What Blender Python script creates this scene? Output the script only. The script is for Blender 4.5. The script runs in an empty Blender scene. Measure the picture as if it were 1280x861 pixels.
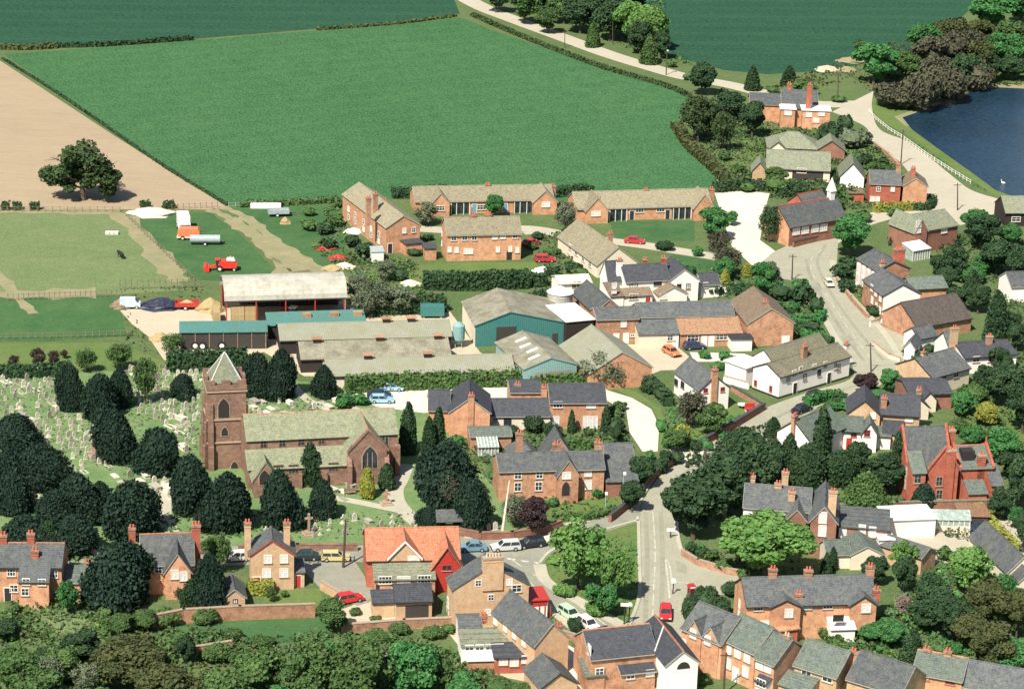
import bpy, math, random
from mathutils import Vector, Matrix
rad = math.radians
SC = bpy.context.scene
# ---------------------------------------------------------------- camera, world, sun, exposure
CAM_H, PITCH, ROLL, FPX = 151.0, rad(19.0), rad(1.8), 3200.0
cam_d = bpy.data.cameras.new('camera'); cam = bpy.data.objects.new('camera', cam_d)
SC.collection.objects.link(cam)
cam_d.sensor_width = 36.0; cam_d.lens = FPX / 1280 * 36; cam_d.clip_start = 1; cam_d.clip_end = 12000
CM = Matrix.Rotation(math.pi / 2 - PITCH, 3, 'X') @ Matrix.Rotation(ROLL, 3, 'Z')
cam.matrix_world = Matrix.Translation((0, 0, CAM_H)) @ CM.to_4x4()
SC.camera = cam
SUN_EL, SUN_AZ = rad(50), rad(29)        # light travels away from the camera and to the right
W = bpy.data.worlds.new('World'); SC.world = W; W.use_nodes = True
wn = W.node_tree.nodes; sky = wn.new('ShaderNodeTexSky'); sky.sky_type = 'NISHITA'; sky.sun_disc = False
sky.sun_elevation = SUN_EL; sky.sun_rotation = math.pi + SUN_AZ; sky.altitude = 100; sky.air_density = 1.0; sky.dust_density = 1.2
W.node_tree.links.new(sky.outputs[0], wn['Background'].inputs[0]); wn['Background'].inputs[1].default_value = 0.075
sd = bpy.data.lights.new('sun', 'SUN'); sd.energy = 5.0; sd.angle = rad(0.5); sd.color = (1.0, 0.93, 0.82)
so = bpy.data.objects.new('sun', sd); SC.collection.objects.link(so)
Ld = Vector((math.sin(SUN_AZ) * math.cos(SUN_EL), math.cos(SUN_AZ) * math.cos(SUN_EL), -math.sin(SUN_EL)))
so.rotation_euler = Ld.to_track_quat('-Z', 'Y').to_euler(); so.location = (0, 0, 300)
SC.view_settings.view_transform = 'Standard'; SC.view_settings.look = 'None'
SC.view_settings.exposure = 0.60; SC.view_settings.gamma = 1.0
SC.cycles.max_bounces = 5; SC.cycles.diffuse_bounces = 3; SC.cycles.transparent_max_bounces = 4
SC.cycles.sample_clamp_indirect = 4

# ---------------------------------------------------------------- survey helpers: plan position of a point seen at (x, y)
CAMP = Vector((0, 0, CAM_H))
def ray(p):
    return CM @ Vector(((p[0] - 640) / FPX, -(p[1] - 430.5) / FPX, -1.0))
def G(p, z=0.0):
    d = ray(p); return CAMP + d * ((z - CAM_H) / d.z)
def crop(ox, oy, s):
    return lambda x, y: (ox + x / s, oy + y / s)
Z = 1252 / 320
c2 = crop(400, 200, Z); c3 = crop(680, 200, Z); c4 = crop(960, 60, Z); c5 = crop(960, 260, Z); c6 = crop(960, 460, Z)
c7 = crop(960, 640, 3.897); c8 = crop(680, 640, 3.897)
d1 = crop(0, 240, Z); d2 = crop(230, 330, Z); d3 = crop(500, 330, Z); d4 = crop(700, 330, Z); d5 = crop(500, 460, Z)
d6 = crop(220, 430, Z); d7 = crop(420, 640, 3.897); d8 = crop(0, 430, Z); e1 = crop(0, 641, 3.9125); e2 = crop(240, 640, 5.217)
e3 = crop(780, 480, 5.217); g7 = crop(900, 560, 7.975); h6 = crop(1100, 520, 6.15); h7 = crop(840, 740, 5.818); h4 = crop(660, 740, 5.818)
h8 = crop(1120, 380, 7.975); h3 = crop(560, 655, 7.975); h2 = crop(960, 300, 7.975); h1 = crop(200, 250, 7.975)

# ---------------------------------------------------------------- object helpers
COL = SC.collection
def tag(o, label=None, cat=None, group=None, kind=None):
    if label: o['label'] = label
    if cat: o['category'] = cat
    if group: o['group'] = group
    if kind: o['kind'] = kind
    return o
def empty(name, loc=(0, 0, 0), rz=0.0):
    o = bpy.data.objects.new(name, None); COL.objects.link(o); o.location = loc; o.rotation_euler = (0, 0, rz)
    o.empty_display_size = 0.5
    return o
class MB:
    def __init__(s): s.v = []; s.f = []; s.m = []
    def add(s, vs, fs, m=0):
        b = len(s.v); s.v += [tuple(v) for v in vs]; s.f += [tuple(b + i for i in f) for f in fs]; s.m += [m] * len(fs)
        return s
    def box(s, x0, y0, z0, x1, y1, z1, m=0):
        return s.add([(x0,y0,z0),(x1,y0,z0),(x1,y1,z0),(x0,y1,z0),(x0,y0,z1),(x1,y0,z1),(x1,y1,z1),(x0,y1,z1)],
                     [(0,3,2,1),(4,5,6,7),(0,1,5,4),(1,2,6,5),(2,3,7,6),(3,0,4,7)], m)
    def prism(s, poly, ax, a, b, m=0):
        """poly: 2D outline; ax: extrude axis ('x': poly is (y,z); 'y': poly is (x,z); 'z': poly is (x,y))"""
        n = len(poly)
        mk = {'x': lambda p, t: (t, p[0], p[1]), 'y': lambda p, t: (p[0], t, p[1]), 'z': lambda p, t: (p[0], p[1], t)}[ax]
        vs = [mk(p, a) for p in poly] + [mk(p, b) for p in poly]
        fs = [tuple(range(n))[::-1], tuple(range(n, 2 * n))] + [(i, (i + 1) % n, n + (i + 1) % n, n + i) for i in range(n)]
        return s.add(vs, fs, m)
    def slab(s, q, t, m=0):
        """a flat quad (4 corners) thickened upwards by t"""
        q = [Vector(p) for p in q]; n = (q[1] - q[0]).cross(q[3] - q[0]).normalized()
        if n.z < 0: n = -n
        vs = q + [p + n * t for p in q]
        return s.add(vs, [(0,3,2,1),(4,5,6,7),(0,1,5,4),(1,2,6,5),(2,3,7,6),(3,0,4,7)], m)
    def tube(s, p0, p1, r0, r1=None, n=8, m=0, cap=True):
        p0 = Vector(p0); p1 = Vector(p1); r1 = r0 if r1 is None else r1
        d = (p1 - p0).normalized(); a = d.orthogonal().normalized(); b = d.cross(a)
        vs = []
        for p, r in ((p0, r0), (p1, r1)):
            for i in range(n):
                t = 2 * math.pi * i / n; vs.append(p + (a * math.cos(t) + b * math.sin(t)) * r)
        fs = [(i, (i + 1) % n, n + (i + 1) % n, n + i) for i in range(n)]
        if cap: fs += [tuple(range(n))[::-1], tuple(range(n, 2 * n))]
        return s.add(vs, fs, m)
    def mesh(s, name, mats):
        me = bpy.data.meshes.new(name); me.from_pydata(s.v, [], s.f)
        for m in mats: me.materials.append(m)
        if len(mats) > 1: me.polygons.foreach_set('material_index', s.m)
        me.update(); return me
    def build(s, name, mats, parent=None, loc=(0, 0, 0), rz=0.0):
        if not isinstance(mats, (list, tuple)): mats = [mats]
        return place(name, s.mesh(name, mats), parent, loc, rz)
def place(name, me, parent=None, loc=(0, 0, 0), rz=0.0):
    o = bpy.data.objects.new(name, me); COL.objects.link(o); o.parent = parent; o.location = loc; o.rotation_euler = (0, 0, rz)
    return o
def kids(o): return [c for c in COL.objects if c.parent == o]
def dup(o, kd, loc, rz, sc=(1, 1, 1)):
    c = o.copy(); COL.objects.link(c); c.location = loc; c.rotation_euler = (0, 0, rz); c.scale = sc
    for k, subs in kd:
        q = k.copy(); COL.objects.link(q); q.parent = c
        for g in subs:
            w = g.copy(); COL.objects.link(w); w.parent = q
    return c

# ---------------------------------------------------------------- materials
def ramp_mix(nt, fac, a, b):
    m = nt.nodes.new('ShaderNodeMix'); m.data_type = 'RGBA'
    nt.links.new(fac, m.inputs[0])
    for i, c in ((6, a), (7, b)):
        if isinstance(c, tuple): m.inputs[i].default_value = (*c, 1)
        else: nt.links.new(c, m.inputs[i])
    return m.outputs[2]
def noise(nt, vec, scale, detail=4, rough=0.6, lo=0.35, hi=0.65, dist=0.0):
    n = nt.nodes.new('ShaderNodeTexNoise'); n.inputs['Scale'].default_value = scale
    n.inputs['Detail'].default_value = detail; n.inputs['Roughness'].default_value = rough; n.inputs['Distortion'].default_value = dist
    nt.links.new(vec, n.inputs['Vector'])
    r = nt.nodes.new('ShaderNodeMapRange'); r.inputs[1].default_value = lo; r.inputs[2].default_value = hi
    nt.links.new(n.outputs[0], r.inputs[0]); return r.outputs[0], n.outputs[0]
def mapping(nt, sc=(1, 1, 1), rot=(0, 0, 0), obj=False):
    if obj:
        t = nt.nodes.new('ShaderNodeTexCoord'); out = t.outputs['Object']
    else:
        t = nt.nodes.new('ShaderNodeNewGeometry'); out = t.outputs['Position']
    mp = nt.nodes.new('ShaderNodeMapping'); mp.inputs['Scale'].default_value = sc; mp.inputs['Rotation'].default_value = rot
    nt.links.new(out, mp.inputs[0]); return mp.outputs[0]
def base(name, rough=0.9, spec=0.25):
    m = bpy.data.materials.new(name); m.use_nodes = True; nt = m.node_tree; b = nt.nodes['Principled BSDF']
    b.inputs['Roughness'].default_value = rough; b.inputs['Specular IOR Level'].default_value = spec
    return m, nt, b
def bump(nt, b, h, s=0.4, d=0.1):
    bp = nt.nodes.new('ShaderNodeBump'); bp.inputs['Strength'].default_value = s; bp.inputs['Distance'].default_value = d
    nt.links.new(h, bp.inputs['Height']); nt.links.new(bp.outputs[0], b.inputs['Normal'])
def vary(nt, col, amt=0.25):
    """a little brighter or darker from one object to the next"""
    oi = nt.nodes.new('ShaderNodeObjectInfo'); r = nt.nodes.new('ShaderNodeMapRange')
    r.inputs[3].default_value = 1 - amt; r.inputs[4].default_value = 1 + amt
    nt.links.new(oi.outputs['Random'], r.inputs[0])
    h = nt.nodes.new('ShaderNodeHueSaturation'); nt.links.new(r.outputs[0], h.inputs['Value']); nt.links.new(col, h.inputs['Color'])
    return h.outputs[0]
def solid(name, c, rough=0.7, spec=0.3, metal=0.0, n=0.12):
    m, nt, b = base(name, rough, spec); v = mapping(nt, obj=True)
    f, raw = noise(nt, v, 2.5, 3)
    d = tuple(x * (1 - n) for x in c); e = tuple(min(1, x * (1 + n)) for x in c)
    nt.links.new(ramp_mix(nt, f, d, e), b.inputs['Base Color']); b.inputs['Metallic'].default_value = metal
    return m
def mottled(name, a, b_, c_, s1=0.5, s2=4.0, rough=0.9, var=0.1, bmp=0.3, obj=True, sc=(1, 1, 1), spec=0.2):
    m, nt, b = base(name, rough, spec); v = mapping(nt, sc, obj=obj)
    f1, _ = noise(nt, v, s1, 3); f2, raw = noise(nt, v, s2, 4, 0.7)
    col = ramp_mix(nt, f2, ramp_mix(nt, f1, a, b_), c_)
    if var: col = vary(nt, col, var)
    nt.links.new(col, b.inputs['Base Color']); bump(nt, b, raw, bmp, 0.05); return m
def brick(name, c1, c2_, mort, bw=0.45, bh=0.15, stain=(0.12, 0.07, 0.05), var=0.12):
    m, nt, b = base(name, 0.9, 0.15); v = mapping(nt, obj=True)
    # courses on walls of either direction: run x+y along the wall, z up
    sp = nt.nodes.new('ShaderNodeSeparateXYZ'); nt.links.new(v, sp.inputs[0])
    ad = nt.nodes.new('ShaderNodeMath'); nt.links.new(sp.outputs[0], ad.inputs[0]); nt.links.new(sp.outputs[1], ad.inputs[1])
    cb = nt.nodes.new('ShaderNodeCombineXYZ'); nt.links.new(ad.outputs[0], cb.inputs[0]); nt.links.new(sp.outputs[2], cb.inputs[1])
    t = nt.nodes.new('ShaderNodeTexBrick'); nt.links.new(cb.outputs[0], t.inputs['Vector'])
    t.inputs['Color1'].default_value = (*c1, 1); t.inputs['Color2'].default_value = (*c2_, 1); t.inputs['Mortar'].default_value = (*mort, 1)
    t.inputs['Scale'].default_value = 1; t.inputs['Brick Width'].default_value = bw; t.inputs['Row Height'].default_value = bh
    t.inputs['Mortar Size'].default_value = 0.012; t.inputs['Bias'].default_value = 0.0
    f1, _ = noise(nt, v, 0.8, 5, 0.75, 0.42, 0.7); f2, r2 = noise(nt, v, 4.0, 4, 0.75, 0.4, 0.65)
    half = nt.nodes.new('ShaderNodeMath'); half.operation = 'MULTIPLY'; half.inputs[1].default_value = 0.8; nt.links.new(f1, half.inputs[0])
    col = ramp_mix(nt, half.outputs[0], t.outputs[0], stain)
    h2 = nt.nodes.new('ShaderNodeMath'); h2.operation = 'MULTIPLY'; h2.inputs[1].default_value = 0.45; nt.links.new(f2, h2.inputs[0])
    col = ramp_mix(nt, h2.outputs[0], col, tuple(min(1, x * 1.5) for x in c1)); col = vary(nt, col, var)
    nt.links.new(col, b.inputs['Base Color']); bump(nt, b, t.outputs['Fac'], 0.3, 0.01); return m
def tiles(name, a, b_, moss, row=0.28, rough=0.75, mo=0.5, var=0.15, spec=0.3):
    """roof covering laid in rows that follow the slope"""
    m, nt, b = base(name, rough, spec); v = mapping(nt, obj=True)
    br = nt.nodes.new('ShaderNodeTexBrick'); sp = nt.nodes.new('ShaderNodeSeparateXYZ'); nt.links.new(v, sp.inputs[0])
    ad = nt.nodes.new('ShaderNodeMath'); nt.links.new(sp.outputs[0], ad.inputs[0]); nt.links.new(sp.outputs[1], ad.inputs[1])
    cb = nt.nodes.new('ShaderNodeCombineXYZ'); nt.links.new(ad.outputs[0], cb.inputs[0]); nt.links.new(sp.outputs[2], cb.inputs[1])
    nt.links.new(cb.outputs[0], br.inputs['Vector'])
    br.inputs['Color1'].default_value = (*a, 1); br.inputs['Color2'].default_value = (*b_, 1); br.inputs['Mortar'].default_value = (*[x * 0.45 for x in a], 1)
    br.inputs['Scale'].default_value = 1; br.inputs['Brick Width'].default_value = 0.4; br.inputs['Row Height'].default_value = row * 0.55
    br.inputs['Mortar Size'].default_value = 0.018
    f1, _ = noise(nt, v, 0.6, 6, 0.8, 0.42, 0.66); f2, r2 = noise(nt, v, 4.0, 4, 0.8, 0.42, 0.62); f5, _ = noise(nt, v, 1.6, 4, 0.8, 0.45, 0.62)
    k = nt.nodes.new('ShaderNodeMath'); k.operation = 'MULTIPLY'; k.inputs[1].default_value = mo; nt.links.new(f1, k.inputs[0])
    col = ramp_mix(nt, k.outputs[0], br.outputs[0], moss)
    k5 = nt.nodes.new('ShaderNodeMath'); k5.operation = 'MULTIPLY'; k5.inputs[1].default_value = 0.6; nt.links.new(f5, k5.inputs[0]); col = ramp_mix(nt, k5.outputs[0], col, tuple(x * .42 for x in a))
    k2 = nt.nodes.new('ShaderNodeMath'); k2.operation = 'MULTIPLY'; k2.inputs[1].default_value = 0.4; nt.links.new(f2, k2.inputs[0])
    col = ramp_mix(nt, k2.outputs[0], col, tuple(min(1, x * 1.7) for x in b_)); col = vary(nt, col, var)
    nt.links.new(col, b.inputs['Base Color']); bump(nt, b, r2, 0.4, 0.04); return m
def sheet_metal(name, a, b_, lichen, mo=0.6, ax=0, pitch=0.35, rough=0.7):
    m, nt, b = base(name, rough, 0.3); v = mapping(nt, obj=True)
    w = nt.nodes.new('ShaderNodeTexWave'); w.bands_direction = 'XY'[ax]; w.inputs['Scale'].default_value = 2 * math.pi / pitch / 20 * 1.0
    nt.links.new(v, w.inputs['Vector'])
    f1, _ = noise(nt, v, 0.35, 6, 0.8, 0.4, 0.62); f2, r2 = noise(nt, v, 2.5, 5, 0.8, 0.4, 0.62)
    col = ramp_mix(nt, f2, a, b_)
    k = nt.nodes.new('ShaderNodeMath'); k.operation = 'MULTIPLY'; k.inputs[1].default_value = mo; nt.links.new(f1, k.inputs[0])
    col = ramp_mix(nt, k.outputs[0], col, lichen)
    nt.links.new(col, b.inputs['Base Color']); bump(nt, b, w.outputs['Fac'], 0.5, 0.04); return m
def ground_mat(name, a, b_, c_, s=(0.02, 0.15, 1.2), st=(1, 1, 1), rz=0.0, amt=(1, 1, 0.6), rough=1.0, bmp=0.4, lines=None):
    m, nt, b = base(name, rough, 0.05); v = mapping(nt, st, (0, 0, rz))
    f0, _ = noise(nt, v, s[0], 3, 0.5); f1, _ = noise(nt, v, s[1], 5, 0.65); f2, r2 = noise(nt, v, s[2], 4, 0.8, 0.3, 0.7)
    col = ramp_mix(nt, f0, a, b_)
    f3, r3 = noise(nt, v, s[2] * 3.1, 3, 0.8, 0.42, 0.62); f4, _ = noise(nt, v, s[2] * 0.33, 4, 0.75, 0.42, 0.66)
    for f, k, c in ((f1, amt[1], c_), (f4, amt[2] * .8, tuple(x * 0.7 for x in a)), (f2, amt[2], tuple(x * 0.5 for x in a)), (f3, amt[2] * .75, tuple(min(1, x * 1.35) for x in c_))):
        q = nt.nodes.new('ShaderNodeMath'); q.operation = 'MULTIPLY'; q.inputs[1].default_value = k * 0.6; nt.links.new(f, q.inputs[0])
        col = ramp_mix(nt, q.outputs[0], col, c)
    if lines:       # tramlines left by the drill: (spacing in metres, heading, depth of tone)
        v2 = mapping(nt, (1, 1, 1), (0, 0, lines[1])); w = nt.nodes.new('ShaderNodeTexWave'); w.inputs['Scale'].default_value = 2 * math.pi / lines[0] / 20; w.inputs['Distortion'].default_value = 0.6; w.inputs['Detail Scale'].default_value = .15; w.bands_direction = 'X'
        nt.links.new(v2, w.inputs['Vector']); mr = nt.nodes.new('ShaderNodeMapRange'); mr.inputs[1].default_value = .5; mr.inputs[4].default_value = lines[2]; nt.links.new(w.outputs['Fac'], mr.inputs[0]); col = ramp_mix(nt, mr.outputs[0], col, c_)
        w3 = nt.nodes.new('ShaderNodeTexWave'); w3.inputs['Scale'].default_value = 2 * math.pi / (lines[0] * .27) / 20; w3.inputs['Distortion'].default_value = 1.5; nt.links.new(v2, w3.inputs['Vector']); m3 = nt.nodes.new('ShaderNodeMapRange'); m3.inputs[4].default_value = lines[2] * .8; nt.links.new(w3.outputs['Fac'], m3.inputs[0]); col = ramp_mix(nt, m3.outputs[0], col, tuple(x * .75 for x in a))
    nt.links.new(col, b.inputs['Base Color']); bump(nt, b, r2, bmp, 0.25); return m
def leafy(name, a, b_, dark, trans=0.25, s=0.9):
    m, nt, b = base(name, 0.75, 0.2); v = mapping(nt)
    f1, _ = noise(nt, v, s * 0.5, 3, .6, .4, .6); f2, _ = noise(nt, v, s * 2.6, 4, 0.8, 0.38, 0.62)
    col = ramp_mix(nt, f1, a, b_)
    q = nt.nodes.new('ShaderNodeMath'); q.operation = 'MULTIPLY'; q.inputs[1].default_value = 0.8; nt.links.new(f2, q.inputs[0])
    col = vary(nt, ramp_mix(nt, q.outputs[0], col, dark), 0.14)
    nt.links.new(col, b.inputs['Base Color'])
    if trans:
        t = nt.nodes.new('ShaderNodeBsdfTranslucent'); nt.links.new(col, t.inputs['Color'])
        mx = nt.nodes.new('ShaderNodeMixShader'); mx.inputs[0].default_value = trans
        nt.links.new(b.outputs[0], mx.inputs[1]); nt.links.new(t.outputs[0], mx.inputs[2])
        nt.links.new(mx.outputs[0], nt.nodes['Material Output'].inputs[0])
    return m
M = {}
M['grass'] = ground_mat('lawn_grass', (0.075, 0.15, 0.035), (0.12, 0.19, 0.055), (0.17, 0.20, 0.08))
M['ground'] = ground_mat('rough_ground', (0.055, 0.125, 0.038), (0.085, 0.155, 0.05), (0.17, 0.18, 0.09), s=(0.03, 0.14, 0.9), amt=(1, .9, .9))
M['field'] = ground_mat('meadow_grass', (0.031, 0.108, 0.047), (0.043, 0.130, 0.056), (0.085, 0.185, 0.072), s=(0.012, 0.05, 0.7), st=(1, 0.5, 1), rz=0.5, amt=(1, .9, 1.3), lines=(9, 1.1, .14))
M['crop'] = ground_mat('dark_crop', (0.016, 0.062, 0.038), (0.020, 0.074, 0.045), (0.044, 0.115, 0.064), s=(0.01, 0.04, 0.55), st=(0.6, 1.6, 1), amt=(1, .8, 1.4), lines=(12, 1.45, .2))
M['darkgrass'] = ground_mat('lush_grass', (0.035, 0.105, 0.04), (0.05, 0.13, 0.05), (0.10, 0.17, 0.065), s=(0.05, 0.18, 0.9))
M['paddock'] = ground_mat('grazed_grass', (0.12, 0.19, 0.07), (0.14, 0.205, 0.085), (0.21, 0.24, 0.12), s=(0.03, 0.12, 0.9), amt=(1,1,.9))
M['churchgrass'] = ground_mat('churchyard_grass', (0.085, 0.185, 0.06), (0.115, 0.225, 0.075), (0.25, 0.30, 0.15), s=(0.05, 0.25, 1.3), amt=(1, 1, .8))
M['soil'] = ground_mat('bare_soil', (0.34, 0.265, 0.175), (0.375, 0.29, 0.195), (0.42, 0.34, 0.23), s=(0.02, 0.1, 0.8), st=(0.7, 2, 1), amt=(1, .8, .5), lines=(10, 1.75, .10))
M['track'] = ground_mat('dirt_track', (0.36, 0.30, 0.195), (0.30, 0.265, 0.165), (0.17, 0.21, 0.09), s=(0.12, 0.35, 2.0), amt=(1, 1.0, .5))
M['yard'] = ground_mat('farmyard_dirt', (0.50, 0.43, 0.31), (0.42, 0.36, 0.26), (0.56, 0.50, 0.38), s=(0.06, 0.3, 1.5), amt=(1, .9, .35))
M['tarmac'] = ground_mat('sunlit_tarmac', (0.30, 0.30, 0.225), (0.35, 0.345, 0.26), (0.42, 0.40, 0.31), s=(0.03, 0.2, 1.8), amt=(1, .9, .6), rough=0.9, bmp=0.15)  # pale sun-bleached road, its own surface colour
M['tarmac2'] = ground_mat('pale_tarmac', (0.40, 0.37, 0.28), (0.45, 0.41, 0.32), (0.50, 0.46, 0.36), s=(0.03, 0.2, 1.8), amt=(1, .8, .35), rough=0.9, bmp=0.15)
M['darktar'] = ground_mat('grey_tarmac', (0.215, 0.23, 0.185), (0.27, 0.275, 0.22), (0.34, 0.33, 0.26), s=(0.05, 0.3, 1.8), amt=(1, .9, .6), bmp=0.15)
M['gravel'] = ground_mat('white_gravel', (0.66, 0.60, 0.49), (0.72, 0.66, 0.55), (0.60, 0.53, 0.42), s=(0.05, 0.25, 1.8), amt=(1, .7, .2))
M['path'] = ground_mat('stone_path', (0.44, 0.42, 0.33), (0.52, 0.48, 0.38), (0.36, 0.36, 0.27), s=(0.1, 0.5, 2.5), amt=(1, .8, .4))
M['kerb'] = solid('kerb_stone', (0.45, 0.43, 0.36))
M['paint'] = solid('road_paint', (0.47, 0.46, 0.38), n=0.3)
M['mossbrown'] = tiles('mossy_brown_tile', (0.135, 0.125, 0.09), (0.185, 0.17, 0.12), (0.2, 0.2, 0.11), mo=0.7)
M['brick'] = brick('orange_brick', (0.40, 0.195, 0.11), (0.49, 0.275, 0.165), (0.42, 0.33, 0.24), stain=(0.10, 0.055, 0.04), var=.16)
M['brick_or'] = brick('warm_brick', (0.50, 0.245, 0.13), (0.58, 0.325, 0.19), (0.50, 0.38, 0.26), stain=(0.20, 0.095, 0.06), var=.12)
M['brick_red'] = brick('red_brick', (0.38, 0.10, 0.06), (0.46, 0.15, 0.09), (0.40, 0.2, 0.14), stain=(0.17, 0.055, 0.04))
M['brick_tan'] = brick('tan_brick', (0.47, 0.31, 0.175), (0.54, 0.38, 0.235), (0.5, 0.42, 0.3), stain=(0.32, 0.18, 0.10))
M['brick_br'] = brick('brown_brick', (0.235, 0.10, 0.07), (0.31, 0.145, 0.10), (0.3, 0.22, 0.16))
M['brick_old'] = brick('weathered_brick', (0.36, 0.185, 0.115), (0.45, 0.26, 0.17), (0.42, 0.34, 0.25))
M['stone'] = brick('sandstone', (0.215, 0.125, 0.09), (0.31, 0.195, 0.145), (0.19, 0.14, 0.10), 0.8, 0.35, (0.08, 0.055, 0.045), 0.02)
M['stone_l'] = mottled('pale_sandstone', (0.40, 0.30, 0.21), (0.46, 0.36, 0.27), (0.28, 0.2, 0.14), 0.8, 5)
M['white'] = mottled('white_render', (0.80, 0.76, 0.69), (0.74, 0.70, 0.63), (0.84, 0.80, 0.74), 0.4, 3, var=0.03, bmp=0.1)
M['cream'] = mottled('cream_render', (0.68, 0.60, 0.46), (0.60, 0.52, 0.39), (0.72, 0.64, 0.5), 0.4, 3, var=0.05, bmp=0.1)
M['slate'] = tiles('grey_slate', (0.066, 0.075, 0.082), (0.105, 0.115, 0.12), (0.15, 0.15, 0.11), mo=0.7)
M['slate_d'] = tiles('dark_slate', (0.045, 0.05, 0.062), (0.065, 0.07, 0.082), (0.09, 0.09, 0.075), mo=0.4, var=0.1)
M['slate_g'] = tiles('greenish_slate', (0.085, 0.112, 0.098), (0.125, 0.155, 0.135), (0.17, 0.175, 0.11), mo=0.6)
M['churchroof'] = tiles('lichened_slate', (0.19, 0.21, 0.135), (0.235, 0.255, 0.165), (0.30, 0.29, 0.17), mo=0.6, var=0.03)
M['tan'] = tiles('tan_tile', (0.215, 0.19, 0.13), (0.275, 0.24, 0.165), (0.24, 0.235, 0.125), mo=0.7)
M['brownt'] = tiles('brown_tile', (0.175, 0.13, 0.09), (0.22, 0.165, 0.115), (0.22, 0.19, 0.11), mo=0.4)
M['orangetile'] = tiles('orange_clay_tile', (0.40, 0.135, 0.07), (0.47, 0.185, 0.10), (0.30, 0.19, 0.12), mo=0.8)
M['pantile'] = tiles('old_clay_pantile', (0.36, 0.19, 0.11), (0.43, 0.25, 0.15), (0.25, 0.21, 0.12), mo=0.6)
M['greentile'] = tiles('mossy_grey_tile', (0.155, 0.175, 0.125), (0.205, 0.225, 0.16), (0.22, 0.215, 0.12), mo=0.7)
M['asb'] = sheet_metal('fibre_cement', (0.235, 0.245, 0.19), (0.30, 0.305, 0.24), (0.235, 0.23, 0.14), 0.8)
M['asb_t'] = sheet_metal('tan_fibre_cement', (0.25, 0.24, 0.18), (0.325, 0.305, 0.23), (0.16, 0.15, 0.10), 0.95)
M['galv'] = sheet_metal('galvanised_sheet', (0.42, 0.415, 0.35), (0.50, 0.49, 0.42), (0.28, 0.27, 0.2), 0.7, pitch=1.2)
M['teal'] = sheet_metal('teal_sheet', (0.055, 0.185, 0.165), (0.09, 0.235, 0.205), (0.10, 0.16, 0.13), 0.6)
M['teal_w'] = sheet_metal('teal_cladding', (0.03, 0.15, 0.14), (0.05, 0.19, 0.175), (0.10, 0.18, 0.15), 0.35)
M['blue_w'] = sheet_metal('pale_blue_cladding', (0.17, 0.33, 0.33), (0.24, 0.40, 0.38), (0.3, 0.34, 0.27), 0.4)
M['whitesheet'] = sheet_metal('white_sheet', (0.74, 0.71, 0.66), (0.80, 0.77, 0.72), (0.6, 0.57, 0.5), 0.3, pitch=0.8)
M['wood'] = mottled('weathered_wood', (0.25, 0.19, 0.12), (0.3, 0.24, 0.16), (0.15, 0.11, 0.08), 1, 8, sc=(1, 1, 0.2))
M['darkwood'] = mottled('dark_boarding', (0.045, 0.035, 0.035), (0.06, 0.045, 0.04), (0.03, 0.025, 0.025), 1, 8)
M['tim_w'] = solid('white_paintwork', (0.76, 0.73, 0.67), 0.5, n=0.04)
M['tim_g'] = solid('faded_paintwork', (0.36, 0.34, 0.3), 0.6)
M['cap_b'] = solid('sooty_brick_cap', (0.26, 0.17, 0.12), 0.9, n=.4)
M['tim_d'] = solid('dark_paintwork', (0.035, 0.03, 0.03), 0.6)
M['tim_r'] = solid('red_paintwork', (0.42, 0.045, 0.035), 0.5)
M['tim_bl'] = solid('blue_paintwork', (0.16, 0.3, 0.36), 0.5)
M['lead'] = solid('lead_flashing', (0.55, 0.55, 0.5), 0.6)
M['pot_r'] = solid('clay_pot', (0.55, 0.14, 0.08))
M['pot_t'] = solid('buff_pot', (0.58, 0.45, 0.3))
M['interior'] = solid('shadowed_boarding', (0.05, 0.045, 0.04))  # near-black colour paints the shade inside openings and the hay barn
M['glass'] = solid('window_glass', (0.03, 0.04, 0.045), 0.08, 0.6, n=0.3)
M['blind'] = solid('net_curtain', (0.62, 0.60, 0.56), 0.5, 0.5, n=0.2)  # pale panes: net curtains plus overexposed glare put into the colour
M['ghouse'] = solid('greenhouse_glass', (0.30, 0.36, 0.32), 0.1, 0.6, n=0.3)
M['bark'] = mottled('tree_bark', (0.10, 0.08, 0.06), (0.15, 0.12, 0.09), (0.06, 0.05, 0.04), 2, 9)
M['pole'] = mottled('creosoted_pole', (0.09, 0.065, 0.05), (0.12, 0.09, 0.07), (0.06, 0.045, 0.04), 2, 9)
M['hay'] = mottled('straw', (0.42, 0.32, 0.16), (0.50, 0.39, 0.20), (0.28, 0.21, 0.11), 0.8, 6)
M['rubber'] = solid('tyre_rubber', (0.02, 0.02, 0.02), 0.9)
M['grey_m'] = solid('grey_metal', (0.33, 0.38, 0.38), 0.5, 0.5)
M['headst'] = mottled('pale_headstone', (0.58, 0.54, 0.45), (0.70, 0.65, 0.56), (0.36, 0.33, 0.25), 1.5, 6, var=0.45)
M['darktile'] = tiles('dark_brown_tile', (0.075, 0.062, 0.055), (0.105, 0.088, 0.078), (0.12, 0.11, 0.08), mo=0.4)
M['granite'] = mottled('red_granite', (0.45, 0.25, 0.2), (0.5, 0.3, 0.24), (0.35, 0.2, 0.15), 1.5, 6)
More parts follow.
